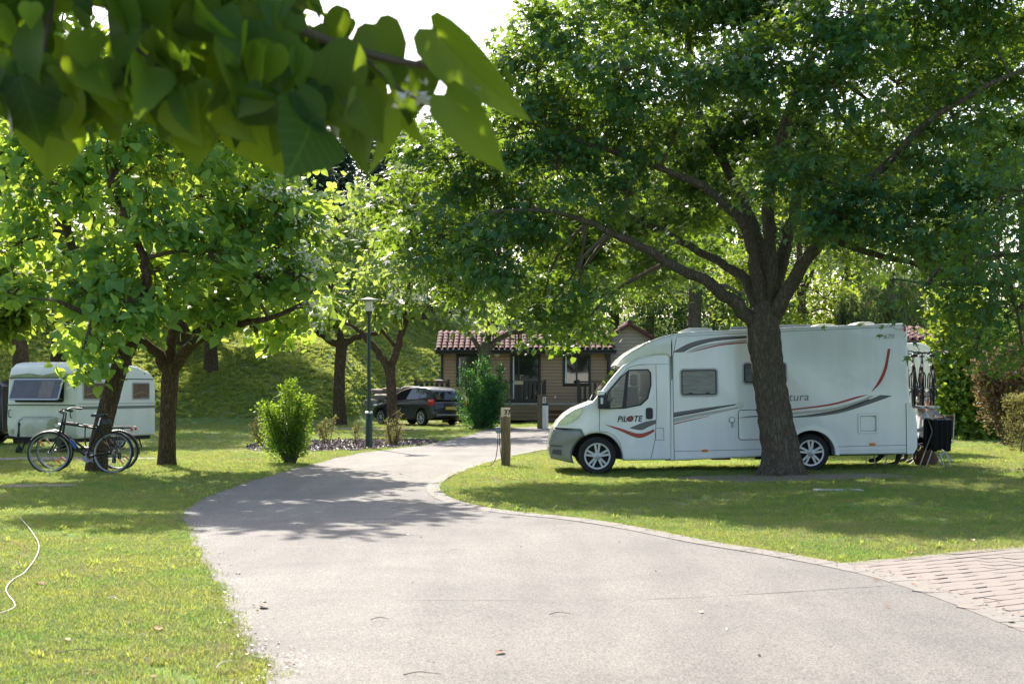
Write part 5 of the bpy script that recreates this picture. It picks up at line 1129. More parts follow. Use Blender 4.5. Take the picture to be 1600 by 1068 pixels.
# ================= bicycles
M['rimgrey'] = mat('dull_rim', (.22, .225, .23), .45, .6)
def bicycle(label, group, paint=(.012, .012, .014), steer=0.0, rack=True, guards=True, rimm='rimgrey'):
    """built along +X (front), wheels on z = 0"""
    r0 = empty('bicycle', (0, 0, 0), (0, 0, 0), label, 'bicycle', group)
    pm = mat('bicycle_paint', paint, .5, coat=.0, spec=.3); r = .345; wb = 1.08
    rear, front = Vector((0, 0, r)), Vector((wb, 0, r)); bb = Vector((.44, 0, .28)); seat = Vector((.27, 0, .80)); hd0, hd1 = Vector((.93, 0, .66)), Vector((.885, 0, .86))
    tb_ = lambda *p, rad=.017: tube(list(p), rad, 8)
    part('frame', join(tb_(bb, seat, rad=.017), tb_(seat*.94+bb*.06+Vector((0, 0, -.02)), hd1*.85+hd0*.15, rad=.018), tb_(bb, hd0, rad=.021), tb_(hd0, hd1, rad=.021),
         *[tb_(Vector((0, s_*.06, r)), Vector((bb.x, s_*.03, bb.z)), rad=.011) for s_ in (-1, 1)], *[tb_(Vector((0, s_*.06, r)), Vector((.285, s_*.02, .76)), rad=.009) for s_ in (-1, 1)]), pm, r0)
    def wh(c, par, nm):
        w_ = part(nm, lathe([(r-.045, -.006), (r-.03, -.02), (r-.008, -.014), (r, 0), (r-.008, .014), (r-.03, .02), (r-.045, .006)], 44, 'y', closed=True), M['rubber'], par, loc=c)
        part('rim', lathe([(r-.052, -.010), (r-.030, -.0215), (r-.028, -.0215), (r-.028, .0215), (r-.030, .0215), (r-.052, .010)], 44, 'y', closed=True), M[rimm], w_)
        sp = []
        for k in range(24):
            a = 2*math.pi*k/24; b = a+(.5 if k % 2 else -.5); s_ = 1 if k % 4 < 2 else -1
            sp.append(tube([(.02*math.cos(b), s_*.03, .02*math.sin(b)), ((r-.045)*math.cos(a), 0, (r-.045)*math.sin(a))], .0022, 4, cap=False))
        part('spokes', join(*sp), M[rimm], w_); part('hub', lathe([(.012, -.06), (.022, -.035), (.014, -.02), (.014, .02), (.022, .035), (.012, .06)], 12, 'y'), M['alu'], w_)
        for a in (.9, 3.9):
            part('reflector', xf(box(-.055, -.012, -.014, .055, .012, .014, .006), Matrix.Translation((.2*math.cos(a), -.012, .2*math.sin(a))) @ Matrix.Rotation(-a+1.57*0, 4, 'Y')), M['orange'], w_)
        return w_
    wh(rear, r0, 'wheel')
    st = part('fork', join(tb_(hd1+Vector((-.005, 0, .05)), hd0, rad=.015), *[tube(spline([hd0+Vector((0, s_*.02, -.01)), hd0+Vector((.03, s_*.055, -.08)), Vector((wb, s_*.055, r))], 4), .012, 8) for s_ in (-1, 1)]), pm, r0)
    if steer:
        ax = (hd1-hd0).normalized(); Mx = Matrix.Translation(hd0) @ Matrix.Rotation(steer, 4, ax) @ Matrix.Translation(-hd0); st.matrix_local = Mx
    wh(front, st, 'front_wheel')
    top_ = hd1+Vector((-.02, 0, .13))
    part('handlebar', join(tb_(hd1, top_, rad=.013), tb_(top_, top_+Vector((.07, 0, .03)), rad=.014), tube(spline([top_+Vector((-.12, -.32, .05)), top_+Vector((.02, -.24, .07)), top_+Vector((.07, -.08, .03)), top_+Vector((.07, .08, .03)), top_+Vector((.02, .24, .07)), top_+Vector((-.12, .32, .05))], 5), .012, 8)), M['black'], st)
    for s_ in (-1, 1):
        part('grip', tube([top_+Vector((-.13, s_*.325, .049)), top_+Vector((-.04, s_*.275, .062))], .018, 8), M['black'], st)
        part('brake_lever', tube([top_+Vector((.05, s_*.22, .06)), top_+Vector((-.03, s_*.26, .02))], .006, 6), M['chrome'], st)
    part('front_lamp', lathe([(.015, 0), (.03, .02), (.032, .06), (0, .062)], 12, 'x', c=(hd1.x+.05, 0, hd0.z+.12)), M['chrome'], st)
    part('seat_post', tube([seat, seat+Vector((-.03, 0, .13))], .013, 8), M['chrome'], r0)
    sd = seat+Vector((-.03, 0, .16)); S2 = []
    for k, (x, w_, z) in enumerate([(.16, .018, 0), (.08, .028, .005), (0, .05, .005), (-.08, .085, .012), (-.13, .075, .01)]): S2 += [(sd.x+x, sd.y-w_, sd.z+z-.02), (sd.x+x, sd.y-w_*.7, sd.z+z+.02), (sd.x+x, sd.y+w_*.7, sd.z+z+.02), (sd.x+x, sd.y+w_, sd.z+z-.02)]
    F2 = [(k*4+j, k*4+(j+1) % 4, (k+1)*4+(j+1) % 4, (k+1)*4+j) for k in range(4) for j in range(4)]+[(0, 3, 2, 1), (16, 17, 18, 19)]
    part('saddle', (S2, F2), M['black'], r0, smooth=60)
    cr = part('crankset', join(lathe([(.05, -.055), (.098, -.055), (.10, -.05), (.10, -.046), (.05, -.046)], 24, 'y', c=tuple(bb), closed=True), tube([bb+Vector((0, -.07, 0)), bb+Vector((.13, -.08, .10))], .011, 6), tube([bb+Vector((0, .07, 0)), bb+Vector((-.13, .08, -.10))], .011, 6), tube([bb+Vector((0, -.07, 0)), bb+Vector((0, .07, 0))], .018, 8)), M['rimgrey'], r0)
    for s_ in (-1, 1): part('pedal', box(bb.x-s_*.13-.045, s_*.13-.04, bb.z-s_*.10-.012, bb.x-s_*.13+.045, s_*.13+.04, bb.z-s_*.10+.012, .006), M['black'], cr)
    part('chain', tube([bb+Vector((0, -.05, .1)), Vector((0, -.05, r+.04)), Vector((-.04, -.05, r)), Vector((0, -.05, r-.04)), bb+Vector((0, -.05, -.1))], .006, 6), M['dark'], r0)
    part('derailleur', box(-.03, -.075, r-.16, .03, -.045, r-.03, .01), M['dark'], r0)
    if guards:
        for c, a0, a1, p_ in ((rear, 20, 190, r0), (front, 35, 165, st)):
            V = []; Fc = []
            for k in range(15):
                a = R(a0+(a1-a0)*k/14)
                for y_ in (-.028, 0, .028): q = r+.018-(0 if y_ == 0 else .008); V.append((c.x+q*math.cos(a), y_, c.z+q*math.sin(a)))
            for k in range(14):
                for j in (0, 1): Fc.append((k*3+j, k*3+j+1, k*3+j+4, k*3+j+3))
            part('mudguard', (V, Fc), M['black'], p_, smooth=60)
    if rack:
        part('rack', join(*[tube([(.2, s_*.05, .755), (-.27, s_*.06, .76)], .006, 6) for s_ in (-1, 1)], tube([(-.27, -.06, .76), (-.29, 0, .76), (-.27, .06, .76)], .006, 6), *[tube([(-.1, s_*.06, .758), (0, s_*.065, r)], .006, 6) for s_ in (-1, 1)], *[tube([(x, -.06, .762), (x, .06, .762)], .005, 5) for x in (.05, -.08, -.2)]), M['black'], r0)
        part('rear_lamp', box(-.315, -.03, .70, -.285, .03, .75, .008), M['redlens'], r0)
    return r0
bk = bicycle('black city bicycle leaning against the catalpa, nearest the camera', 'bicycles', steer=.42)
bs = 1.1
def set_bike(o, px_rear, px_front, d, lean, dz=0, dd=0.0):
    x0, x1 = (px_rear-800)/F*d, (px_front-800)/F*(d+dd)
    o.location = (x0, d, g1(x0, d)+dz); o.rotation_euler = (lean, 0, math.atan2(dd, x1-x0)); o.scale = (bs,)*3
set_bike(bk, 175, 75, 25.6, R(7), .0, .12)
part('bottle', lathe([(0, 0), (.035, 0), (.037, .14), (.025, .17), (.018, .19), (0, .19)], 12, 'z'), mat('blue_bottle', (.03, .06, .22), .3), bk, loc=(.62, 0, .42), rot=(0, R(40), 0))
part('saddle_bag', box(.06, -.06, .80, .2, .06, .9, .03), M['black'], bk)
part('crate_strap', tube([(.5, -.02, .8), (.5, -.03, .55), (.47, -.03, .45)], .012, 6), M['black'], bk)
bk2 = bicycle('second dark bicycle leaning on the far side of the same catalpa', 'bicycles', (.03, .03, .035), steer=-.2)
set_bike(bk2, 186, 88, 26.75, R(-6), 0, -.05)
# bicycles hung on the carrier of the motorhome
mhM = mh.matrix_basis
for k, (uu, lab) in enumerate(((.22, 'black bicycle on the rear carrier, closest to the motorhome'), (.63, 'black bicycle in the middle of the rear carrier'), (.56, 'black bicycle on the rear carrier, farthest from the motorhome'))):
    b3_ = bicycle(lab, 'bicycles on the carrier', (.01, .01, .011), rack=False, guards=False, rimm='black')
    b3_.scale = (.95,)*3
    p = Matrix.Translation(mh.location) @ mh.rotation_euler.to_matrix().to_4x4() @ Vector((ur+uu, (-.52 if k != 1 else .52), 1.10))
    b3_.location = p; b3_.rotation_euler = (0, 0, R(76) if k != 1 else R(-104))

# ================= old caravan at the left
d = 34.4; cx, cy2 = (122-800)/F*d, d
th = R(20)
cv = empty('caravan', (cx, cy2, g1(cx, cy2)+.0), (0, 0, math.atan2(math.cos(th), math.sin(th))), 'old greenish white caravan with a tilted open front window at the left', 'caravan')
# local: +X runs from its front to its back along the visible side; visible side at y = 0, body extends to y = +2.05
Lc, Wc = 3.25, 2.05
cvp = [(.05, .34), (Lc-.05, .34), (Lc, .42), (Lc, 1.55), (Lc-.05, 1.80), (Lc-.25, 1.97), (Lc-.8, 2.12), (Lc-1.7, 2.2), (.5, 2.21), (.25, 2.17), (.08, 2.05), (.0, 1.85), (-.02, 1.7), (-.05, 1.2), (-.08, .7), (-.05, .45)]
M['cvwhite'] = mat('old_caravan_paint', (.74, .74, .71), .45, c2=(.64, .65, .60), scale=1.3, stretch=(1, 1, .4), coat=.1)
body = part('body', xf(loft(cvp, Wc/2, .05, 4), Matrix.Translation((0, Wc/2, 0))), M['cvwhite'], cv)
M['algae'] = mat('algae_stain', (.40, .42, .30), .6, c2=(.22, .25, .15), scale=5)
for z in (.5, .58, .66, .74, .82, .90, .98): part('ridge', box(.06, -.006, z-.006, Lc-.06, .004, z+.006), M['cvwhite'], cv, smooth=0)
for z in (1.88, 1.96, 2.04): part('ridge', box(.3, -.006, z-.005, Lc-.55, .004, z+.005), M['cvwhite'], cv, smooth=0)
part('side_stripe', box(.06, -.008, 1.05, Lc-.03, .004, 1.12), mat('grey_green_band', (.14, .16, .14), .5), cv, smooth=0)
part('side_trim', box(.03, -.01, 1.17, Lc-.02, .004, 1.195), M['trim'], cv, smooth=0)
part('side_trim', box(.03, -.01, 1.79, Lc-.1, .004, 1.815), mat('dark_green_trim', (.06, .075, .065), .5), cv, smooth=0)
M['curtain'] = mat('brown_curtain', (.16, .085, .045), .5, c2=(.07, .045, .03), scale=7, coat=.4)
for x0, x1 in ((.18, 1.35), (Lc-1.05, Lc-.28)):
    P = rrect(x0, 1.27, x1, 1.72, .05); w1 = part('side_window', ring_plate(P, .035, -.014, .02), M['alu'], cv); part('pane', plate(inset_poly(P, .032), -.006, .008), M['curtain'], w1, smooth=0)
    part('curtain_hem', tube(spline([(x0+.1, -.008, 1.4), ((x0+x1)/2, -.008, 1.46), (x1-.1, -.008, 1.4), (x1-.12, -.008, 1.33), ((x0+x1)/2, -.008, 1.33)], 4), .012, 5), mat('curtain_edge', (.32, .22, .12), .7), w1)
# front face lies at x ~ 0, spans y
def fplate(y0, z0, y1, z1, x, t=.02, r_=.05): return [( -x_, yy, zz) for x_, yy, zz in []]
def front_ring(P, w, x): V, Fc = ring_plate(P, w, 0, .02); return [(x+v[1], v[0], v[2]) for v in V], [tuple(reversed(f)) for f in Fc]
def front_plate(P, x, t=.02): V, Fc = plate(P, 0, t); return [(x+v[1], v[0], v[2]) for v in V], [tuple(reversed(f)) for f in Fc]
part('window_recess', front_plate(rrect(.38, 1.22, 1.82, 1.76, .05), -.062, .03), M['dark'], cv)
fw = part('front_window', xf(front_ring(rrect(-.74, -.56, .74, 0, .05), .035, 0), Matrix.Translation((-.075, 1.1, 1.80)) @ Matrix.Rotation(R(22), 4, 'Y')), M['alu'], cv)
M['acryl'] = mat('smoky_pane', (.085, .075, .085), .12, var=.2, scale=4, spec=.7)
part('pane', xf(front_plate(rrect(-.71, -.53, .71, -.03, .04), .006, .008), Matrix.Translation((-.075, 1.1, 1.80)) @ Matrix.Rotation(R(22), 4, 'Y')), M['acryl'], fw)
part('curtain', xf(front_plate(rrect(-.52, -.50, -.12, -.06, .01), .0, .004), Matrix.Translation((-.075, 1.1, 1.80)) @ Matrix.Rotation(R(22), 4, 'Y')), mat('pink_curtain', (.17, .115, .10), .3, var=.3, scale=14, coat=.5), fw)
for yy in (.42, 1.78): part('window_stay', tube([(-.06, yy, 1.3), (-.24, yy, 1.32)], .01, 6), M['alu'], fw)
part('front_trim', box(-.064, .03, 1.80, -.02, Wc-.03, 1.83), mat('mossy_trim', (.12, .14, .09), .8), cv); part('front_trim', box(-.085, .03, 1.14, -.04, Wc-.03, 1.165), mat('mossy_trim2', (.12, .14, .09), .8), cv)
part('roof_stain', [([], [])][0] if 0 else front_plate([(.06, 1.835), (Wc-.06, 1.835), (Wc-.06, 1.88), (Wc*.7, 1.93), (Wc*.5, 1.88), (Wc*.3, 1.95), (.06, 1.89)], -.014, .004), M['algae'], cv, smooth=0)
for yy in (.12, Wc-.12): part('grab_handle', tube([(-.085, yy, .85), (-.14, yy, .87), (-.14, yy, 1.02), (-.085, yy, 1.04)], .014, 6), M['black'], cv)
part('gas_locker', xf(loft([(-.48, .34), (-.08, .34), (-.08, .86), (-.2, .88), (-.42, .80), (-.48, .7)], .48, .04, 3), Matrix.Translation((0, 1.02, 0))), mat('grubby_white', (.55, .56, .47), .6, c2=(.36, .36, .24), scale=3), cv)
part('tow_bar', join(tube([(-.1, .55, .36), (-1.1, 1.02, .38)], .03, 8), tube([(-.1, 1.5, .36), (-1.1, 1.02, .38)], .03, 8), tube([(-1.0, 1.02, .38), (-1.35, 1.02, .42)], .035, 8)), M['dark'], cv)
jw = part('jockey_wheel', join(tube([(-1.0, .93, .08), (-1.0, .93, .75)], .022, 8), tube([(-1.0, .93, .75), (-.95, .93, .82), (-.88, .93, .82)], .01, 6), lathe([(0, -.03), (.09, -.03), (.09, .03), (0, .03)], 16, 'y', c=(-1.0, .93, .09))), M['dark'], cv)
part('hand_brake', tube([(-.85, 1.1, .4), (-.75, 1.1, .72)], .015, 6), M['dark'], cv)
for yy in (.35, 1.7): part('corner_steady', tube([(.25, yy, .36), (.05, yy, .02)], .02, 6), M['dark'], cv)
for yy in (.35, 1.7): part('corner_steady', tube([(Lc-.3, yy, .36), (Lc-.12, yy, .02)], .02, 6), M['dark'], cv)
wheel(cv, 1.85, .2, .3, .3, .16, .19, -1, rim_mat='trim'); wheel(cv, 1.85, Wc-.2, .3, .3, .16, .19, 1, rim_mat='trim')
part('underbody', box(.1, .1, .25, Lc-.1, Wc-.1, .36), M['dark'], cv)
for x_, z_ in ((.06, .5),): part('rust_stain', front_plate(rrect(Wc-.5, .44, Wc-.1, .56, .05), -.072, .004), mat('rust', (.30, .22, .10), .8, c2=(.55, .56, .47), scale=6), cv, smooth=0)
part('roof_vent', lathe([(.06, 0), (.06, .07), (.08, .08), (.08, .1), (0, .11)], 14, 'z', c=(2.2, .9, 2.17)), M['trim'], cv)
part('side_lamp', lathe([(0, -.03), (.025, -.025), (.03, .0)], 12, 'y', c=(Lc-.5, 0, 1.95)), M['trim'], cv)

# ================= dark hatchback before the cabin
d = 53.0; ph = R(46)
ccx = (687-800)/F*d
car_s = (.94, 1.0, 1.0)
car = empty('parked_car', (ccx, d, g1(ccx, d)), (0, 0, R(180)-ph), 'dark grey hatchback parked below the bank beside the cabin', 'car')
# local: +X forward, near side at y = +? (rear left corner region at origin); body centred on y = .0
co = [(-.62, .32), (-.52, .24), (-.35, .22)]+[(.12+.34*math.cos(R(a)), .31+.34*math.sin(R(a))) for a in np.linspace(190, -10, 12)]+[(.6, .2), (2.1, .2)]+[(2.62+.34*math.cos(R(a)), .31+.34*math.sin(R(a))) for a in np.linspace(190, -10, 12)]+[(3.12, .22), (3.32, .28), (3.38, .42), (3.34, .56), (3.22, .66), (2.95, .76), (2.6, .85), (2.2, .90), (1.3, .93), (0, .955), (-.42, .95), (-.56, .86), (-.63, .6)]
M_ = M['carpaint']
fcar = lambda u, v: .84-.18*max(0, (u-2.6)/.8)**2-.08*max(0, (-u-.2)/.45)**2
car.scale = car_s
part('body', loft(co, fcar, .07, 4), M_, car)
gh = [(-.5, .93), (2.6, .88), (2.2, 1.02), (1.7, 1.24), (1.35, 1.36), (1.0, 1.425), (.6, 1.445), (.2, 1.43), (-.1, 1.385), (-.28, 1.31), (-.42, 1.12)]
fg = lambda u, v: .80-.36*max(0, v-.93)
part('greenhouse', loft(gh, fg, .06, 4), M_, car)
for sgn in (1, -1):
    for nm, P in (('front_side_window', [(2.12, .965), (1.15, .98), (1.12, 1.35), (1.4, 1.29), (1.75, 1.16)]), ('rear_side_window', [(1.07, .98), (.3, .99), (.32, 1.35), (.7, 1.385), (1.05, 1.36)]), ('quarter_window', [(.24, 1.0), (-.2, 1.06), (-.1, 1.24), (.25, 1.34)])):
        part(nm, skin_plate(P, fg, .006, .01, sgn) if sgn < 0 else ([(a, -b, c) for a, b, c in skin_plate(P, fg, .006, .01, -1)[0]], [tuple(reversed(f)) for f in skin_plate(P, fg, .006, .01, -1)[1]]), M['darkglass'], car, smooth=0)
    part('window_bar', tube([(.27, sgn*(fg(.27, 1.0)+.012), .99), (.29, sgn*(fg(.29, 1.34)+.012), 1.34)], .008, 5), M['alu'], car)
    part('sill_line', box(.55, sgn*.845-.006, .56, 2.2, sgn*.845+.006, .585), M['black'], car)
    part('tail_light', box(-.60, sgn*.79-.06, .78, -.30, sgn*.79+.05, .98, .03), M['redlens'], car)
    part('headlight', box(2.95, sgn*.66-.1, .68, 3.3, sgn*.66+.1, .80, .05), M['lampglass'], car)
    part('mirror', box(1.95, sgn*.93-.08, .98, 2.1, sgn*.93+.08, 1.1, .03), M_, car)
    for x_ in (.12, 2.62): wheel(car, x_, sgn*.74, .30, .30, .18, .205, sgn, spokes=7, twin=False, rim_mat='alu')
rw = [(-.515, -.6, .97), (-.515, .6, .97), (-.345, .52, 1.27), (-.345, -.52, 1.27)]
part('rear_window', (rw, [(0, 1, 2, 3)]), M['darkglass'], car, smooth=0)
part('number_plate', box(-.685, -.26, .60, -.66, .26, .71), mat('yellow_plate', (.6, .42, .08), .5), car)
part('rear_bumper', loft([(-.72, .34), (-.5, .30), (-.45, .5), (-.55, .57), (-.71, .55)], .80, .04, 3), M_, car); part('bumper_strip', box(-.735, -.7, .40, -.715, .7, .43), M['trim'], car)
part('wheel_housing', box(-.2, -.6, .25, .45, .6, .6), M['dark'], car); part('wheel_housing', box(2.3, -.6, .25, 2.95, .6, .6), M['dark'], car)
part('windscreen', ([(2.45, -.66, .935), (2.45, .66, .935), (1.66, .58, 1.275), (1.66, -.58, 1.275)], [(0, 1, 2, 3)]), M['darkglass'], car, smooth=0)

# ================= another white caravan behind the motorhome, and a dark van behind the old caravan
d = 30.6; xx = (1457-800)/F*d
c2 = empty('caravan', (xx, d, g1(xx, d)), (0, 0, R(180)), 'white touring caravan mostly hidden behind the motorhome', 'caravan')
part('body', xf(loft([(0, .36), (4.6, .36), (4.75, .6), (4.7, 1.6), (4.4, 2.2), (4.1, 2.38), (.25, 2.42), (.08, 2.36), (0, 2.2)], 1.05, .07, 4), Matrix.Translation((0, -1.05, 0))), M['cream'], c2)
part('rear_panel', xf(loft([(-.05, .4), (.0, .4), (.0, 1.0), (-.05, .95)], .9, .01, 2), Matrix.Translation((0, -1.05, 0))), M['trim'], c2)
wheel(c2, 1.75, -.1, .31, .31, .18, .19, 1, rim_mat='chrome'); wheel(c2, 1.75, -2.0, .31, .31, .18, .19, -1)
wheel(c2, 1.75-.0, .0-.0, .31, .31, .1, .19, 1) if 0 else None
part('rear_window', box(-.012, -1.7, 1.4, .01, -.4, 2.0, .01), M['darkglass'], c2)
part('side_window', box(1.6, -.01, 1.4, 3.0, .012, 1.95, .01), M['darkglass'], c2)
d = 38.5; xv = (4-800)/F*d
vn = empty('dark_van', (xv, d, g1(xv, d)), (0, 0, R(180)), 'dark van just showing at the left edge behind the caravan', 'van')
part('body', xf(loft([(0, .35), (.3, .3)]+[(.75+.36*math.cos(R(a)), .32+.36*math.sin(R(a))) for a in np.linspace(180, 0, 10)]+[(1.2, .3), (3.2, .3)]+[(3.6+.36*math.cos(R(a)), .32+.36*math.sin(R(a))) for a in np.linspace(180, 0, 10)]+[(4.2, .32), (4.4, .5), (4.35, .9), (3.8, 1.05), (3.1, 1.6), (2.8, 1.72), (.15, 1.75), (.02, 1.6)], .88, .07, 4), Matrix.Translation((0, -.9, 0))), M['carpaint'], vn)
for y_ in (-.1, -1.7):
    for x_ in (.75, 3.6): wheel(vn, x_, y_, .32, .32, .18, .2, 1 if y_ > -1 else -1, rim_mat='alu')
part('side_window', box(.3, -.03, 1.15, 2.7, -.012, 1.55, .008), M['darkglass'], vn)
part('underbody', box(.4, -1.5, .25, 4, -.3, .5), M['dark'], vn)
# ------------------------------------------------------------------ cabins
tile_me = None
def barrel_tile():
    V, Fc = [], []; n = 7
    for j, (y, r_) in enumerate(((0, .105), (.44, .085))):
        for k in range(n):
            a = math.pi*k/(n-1)
            for q in (r_, r_-.018): V.append((q*math.cos(a), y, q*math.sin(a)*.75))
    for k in range(n-1):
        a = 2*k; b = 2*(k+1); o_ = 2*n
        Fc += [(a, b, b+o_, a+o_), (b+1, a+1, a+1+o_, b+1+o_), (a, a+1, b+1, b), (a+o_, b+o_, b+1+o_, a+1+o_)]
    return mesh('roof_tile', V, Fc, M['tile'], 40)
tile_me = barrel_tile()
def tiles(parent, x0, x1, y0, z0, pitch, length, flip=False, name='roof_tile'):
    """rows of barrel tiles climbing from the eave (y0,z0) along +Y at `pitch`"""
    nc = int((x1-x0)/.235); nr = max(1, int(length/.38))
    for c in range(nc):
        for r_ in range(nr):
            s_ = r_*.38; x = x0+.12+c*(x1-x0-.1)/nc
            link(name, tile_me, parent, (x+random.uniform(-.006, .006), y0+s_*math.cos(pitch), z0+s_*math.sin(pitch)+.02+random.uniform(-.004, .004)), (pitch-.03, 0, random.uniform(-.02, .02)))
def clad(parent, x0, x1, z0, z1, y, holes, mt, pitch=.135, top=None):
    """horizontal boards on a wall facing -Y, leaving the openings free; top(z)->(xa,xb) limits for gables"""
    z = z0
    while z < z1-.02:
        a, b = x0, x1
        if top: a, b = top(z+pitch*.5)
        if b-a < .1: break
        segs = [(a, b)]
        for hx0, hz0, hx1, hz1 in holes:
            if z+pitch > hz0+.01 and z < hz1-.01:
                ns = []
                for s0, s1 in segs:
                    if hx1 <= s0 or hx0 >= s1: ns.append((s0, s1)); continue
                    if hx0-s0 > .03: ns.append((s0, hx0))
                    if s1-hx1 > .03: ns.append((hx1, s1))
                segs = ns
        hz = min(pitch-.012, z1-z)
        for s0, s1 in segs:
            V = [(s0, y-.028, z), (s1, y-.028, z), (s1, y-.012, z+hz), (s0, y-.012, z+hz), (s0, y, z), (s1, y, z), (s1, y, z+hz), (s0, y, z+hz)]
            part('board', (V, [(0, 1, 2, 3), (0, 4, 5, 1), (3, 2, 6, 7), (0, 3, 7, 4), (1, 5, 6, 2)]), mt, parent, smooth=0)
        z += pitch
def framed_window(parent, x0, z0, x1, z1, y, nm='window', mull=()):
    w = part(nm, join(box(x0, y-.05, z0, x1, y+.05, z0+.07), box(x0, y-.05, z1-.07, x1, y+.05, z1), box(x0, y-.05, z0+.07, x0+.07, y+.05, z1-.07), box(x1-.07, y-.05, z0+.07, x1, y+.05, z1-.07), *[box(m-.035, y-.04, z0+.07, m+.035, y+.04, z1-.07) for m in mull]), M['frame'], parent, smooth=0)
    xs_ = [x0+.07]+sorted(mull)+[x1-.07]
    for a, b in zip(xs_, xs_[1:]):
        part('pane', box(a+.03, y-.006, z0+.07, b-.03, y+.006, z1-.07), M['darkglass'], w, smooth=0)
    part('curtain', box(x0+.11, y-.016, z0+.1, x0+.17, y-.009, z1-.1), M['signwhite'], w, smooth=0) if x1-x0 > .6 else None
    return w
def railing(parent, x0, x1, y, z0, h=.86, n=None, end=True):
    r_ = part('railing', join(box(x0, y-.03, z0+h-.05, x1, y+.03, z0+h), box(x0, y-.025, z0+.08, x1, y+.025, z0+.14)), M['rail'], parent, smooth=0)
    n = n or int((x1-x0)/.19)
    for k in range(n+1):
        x = x0+.06+(x1-x0-.12)*k/n; part('baluster', box(x-.055, y-.05, z0-.1, x+.055, y-.03, z0+h-.08), M['rail'], r_, smooth=0)
    for x in (x0, x1): part('rail_post', box(x-.05, y-.06, z0-.1, x+.05, y+.04, z0+h+.05), M['rail'], r_, smooth=0)
    return r_
d = 58.5; s_ = F/d; X = lambda px: (px-800)/s_; Z = lambda py: H-(py-610)/s_
c1x, c1z = X(691), .1
c1 = empty('cabin', (c1x, d, c1z), (0, 0, 0), 'brown clad cabin with red tiled roof and railed deck behind the bushes', 'cabin')
lx = lambda px: X(px)-c1x; lz = lambda py: Z(py)-c1z
Wd = lx(952); zf = lz(628); ze = lz(547)
part('wall', box(0, .02, .1, Wd, 3.6, ze), mat('cabin_core', (.05, .032, .02), .9), c1, smooth=0)
ops = [(lx(713), lz(603), lx(749), lz(555)), (lx(797), zf, lx(845), lz(553)), (lx(879), lz(601), lx(923), lz(553))]
clad(c1, 0, Wd, zf-.15, ze-.05, 0, ops, M['cladding'])
framed_window(c1, *ops[0], -.01, mull=((ops[0][0]+ops[0][2])/2,)); dr_ = framed_window(c1, *ops[1], -.01, 'glazed_door', mull=((ops[1][0]*.72+ops[1][2]*.28),)); framed_window(c1, *ops[2], -.01, mull=((ops[2][0]+ops[2][2])/2,))
part('handle', tube([(ops[1][0]+.42, -.09, zf+.95), (ops[1][0]+.42, -.09, zf+1.1), (ops[1][0]+.55, -.09, zf+1.1)], .012, 6), M['chrome'], dr_)
for px, py in ((777, 553), (858, 552)):
    part('wall_lamp', lathe([(0, -.12), (.09, -.1), (.13, -.05), (.135, 0)], 18, 'y', c=(lx(px), 0, lz(py))), M['signwhite'], c1)
part('outlet', box(lx(866), -.06, lz(622), lx(869), -.03, lz(618)), M['signwhite'], c1)
for x in (0, Wd): part('corner_trim', box(x-.05, -.045, zf-.2, x+.05, .05, ze), M['frame'], c1, smooth=0)
part('downpipe', tube([(Wd-.12, -.12, ze), (Wd-.12, -.1, ze-.3), (Wd-.05, -.08, ze-.45), (Wd-.05, -.08, zf)], .045, 8), M['frame'], c1)
pt_ = R(20)
roof = part('roof', ([(-.25, -.38, ze+.02), (Wd+.25, -.38, ze+.02), (Wd+.25, 1.9, ze+.02+2.28*math.tan(pt_)), (-.25, 1.9, ze+.02+2.28*math.tan(pt_)), (Wd+.25, 4.0, ze+.02), (-.25, 4.0, ze+.02), (-.25, -.38, ze-.08), (Wd+.25, -.38, ze-.08), (Wd+.25, 4.0, ze-.08), (-.25, 4.0, ze-.08)], [(0, 1, 2, 3), (3, 2, 4, 5), (6, 9, 8, 7), (0, 6, 7, 1), (5, 4, 8, 9), (0, 3, 5, 9, 6), (1, 7, 8, 4, 2)]), mat('roof_deck', (.10, .04, .03), .9), c1, smooth=0)
part('gutter', tube([(-.27, -.44, ze-.02), (Wd+.27, -.44, ze-.02)], .06, 8), M['frame'], roof)
part('fascia', box(-.26, -.40, ze-.16, Wd+.26, -.375, ze+.0), M['frame'], roof, smooth=0)
tiles(roof, -.25, Wd+.25, -.42, ze+.03, pt_, 2.4)
# deck
dk = part('deck', box(-1.0, -1.6, zf-.10, Wd-.1, -.06, zf-.02), M['decktop'], c1, smooth=0)
for k, z in enumerate((zf-.26, zf-.41, zf-.56, zf-.71)): part('fascia_board', box(-1.0, -1.62, z, Wd-1.5 if k else Wd-.1, -1.58, z+.135), M['deck'], dk, smooth=0)
railing(dk, -1.0, lx(707)-.1, -1.5, zf); railing(dk, lx(790), lx(850), -1.5, zf); railing(dk, lx(901), lx(944), -1.5, zf)
part('name_board', box(lx(803), -1.58, zf+.72, lx(817), -1.555, zf+.86), mat('pale_board', (.45, .38, .26), .7), dk, smooth=0)
for k in range(3): part('step', box(lx(852), -1.9-.3*k, zf-.3-.2*k, lx(900), -1.6-.3*k, zf-.24-.2*k), M['deck'], dk, smooth=0)
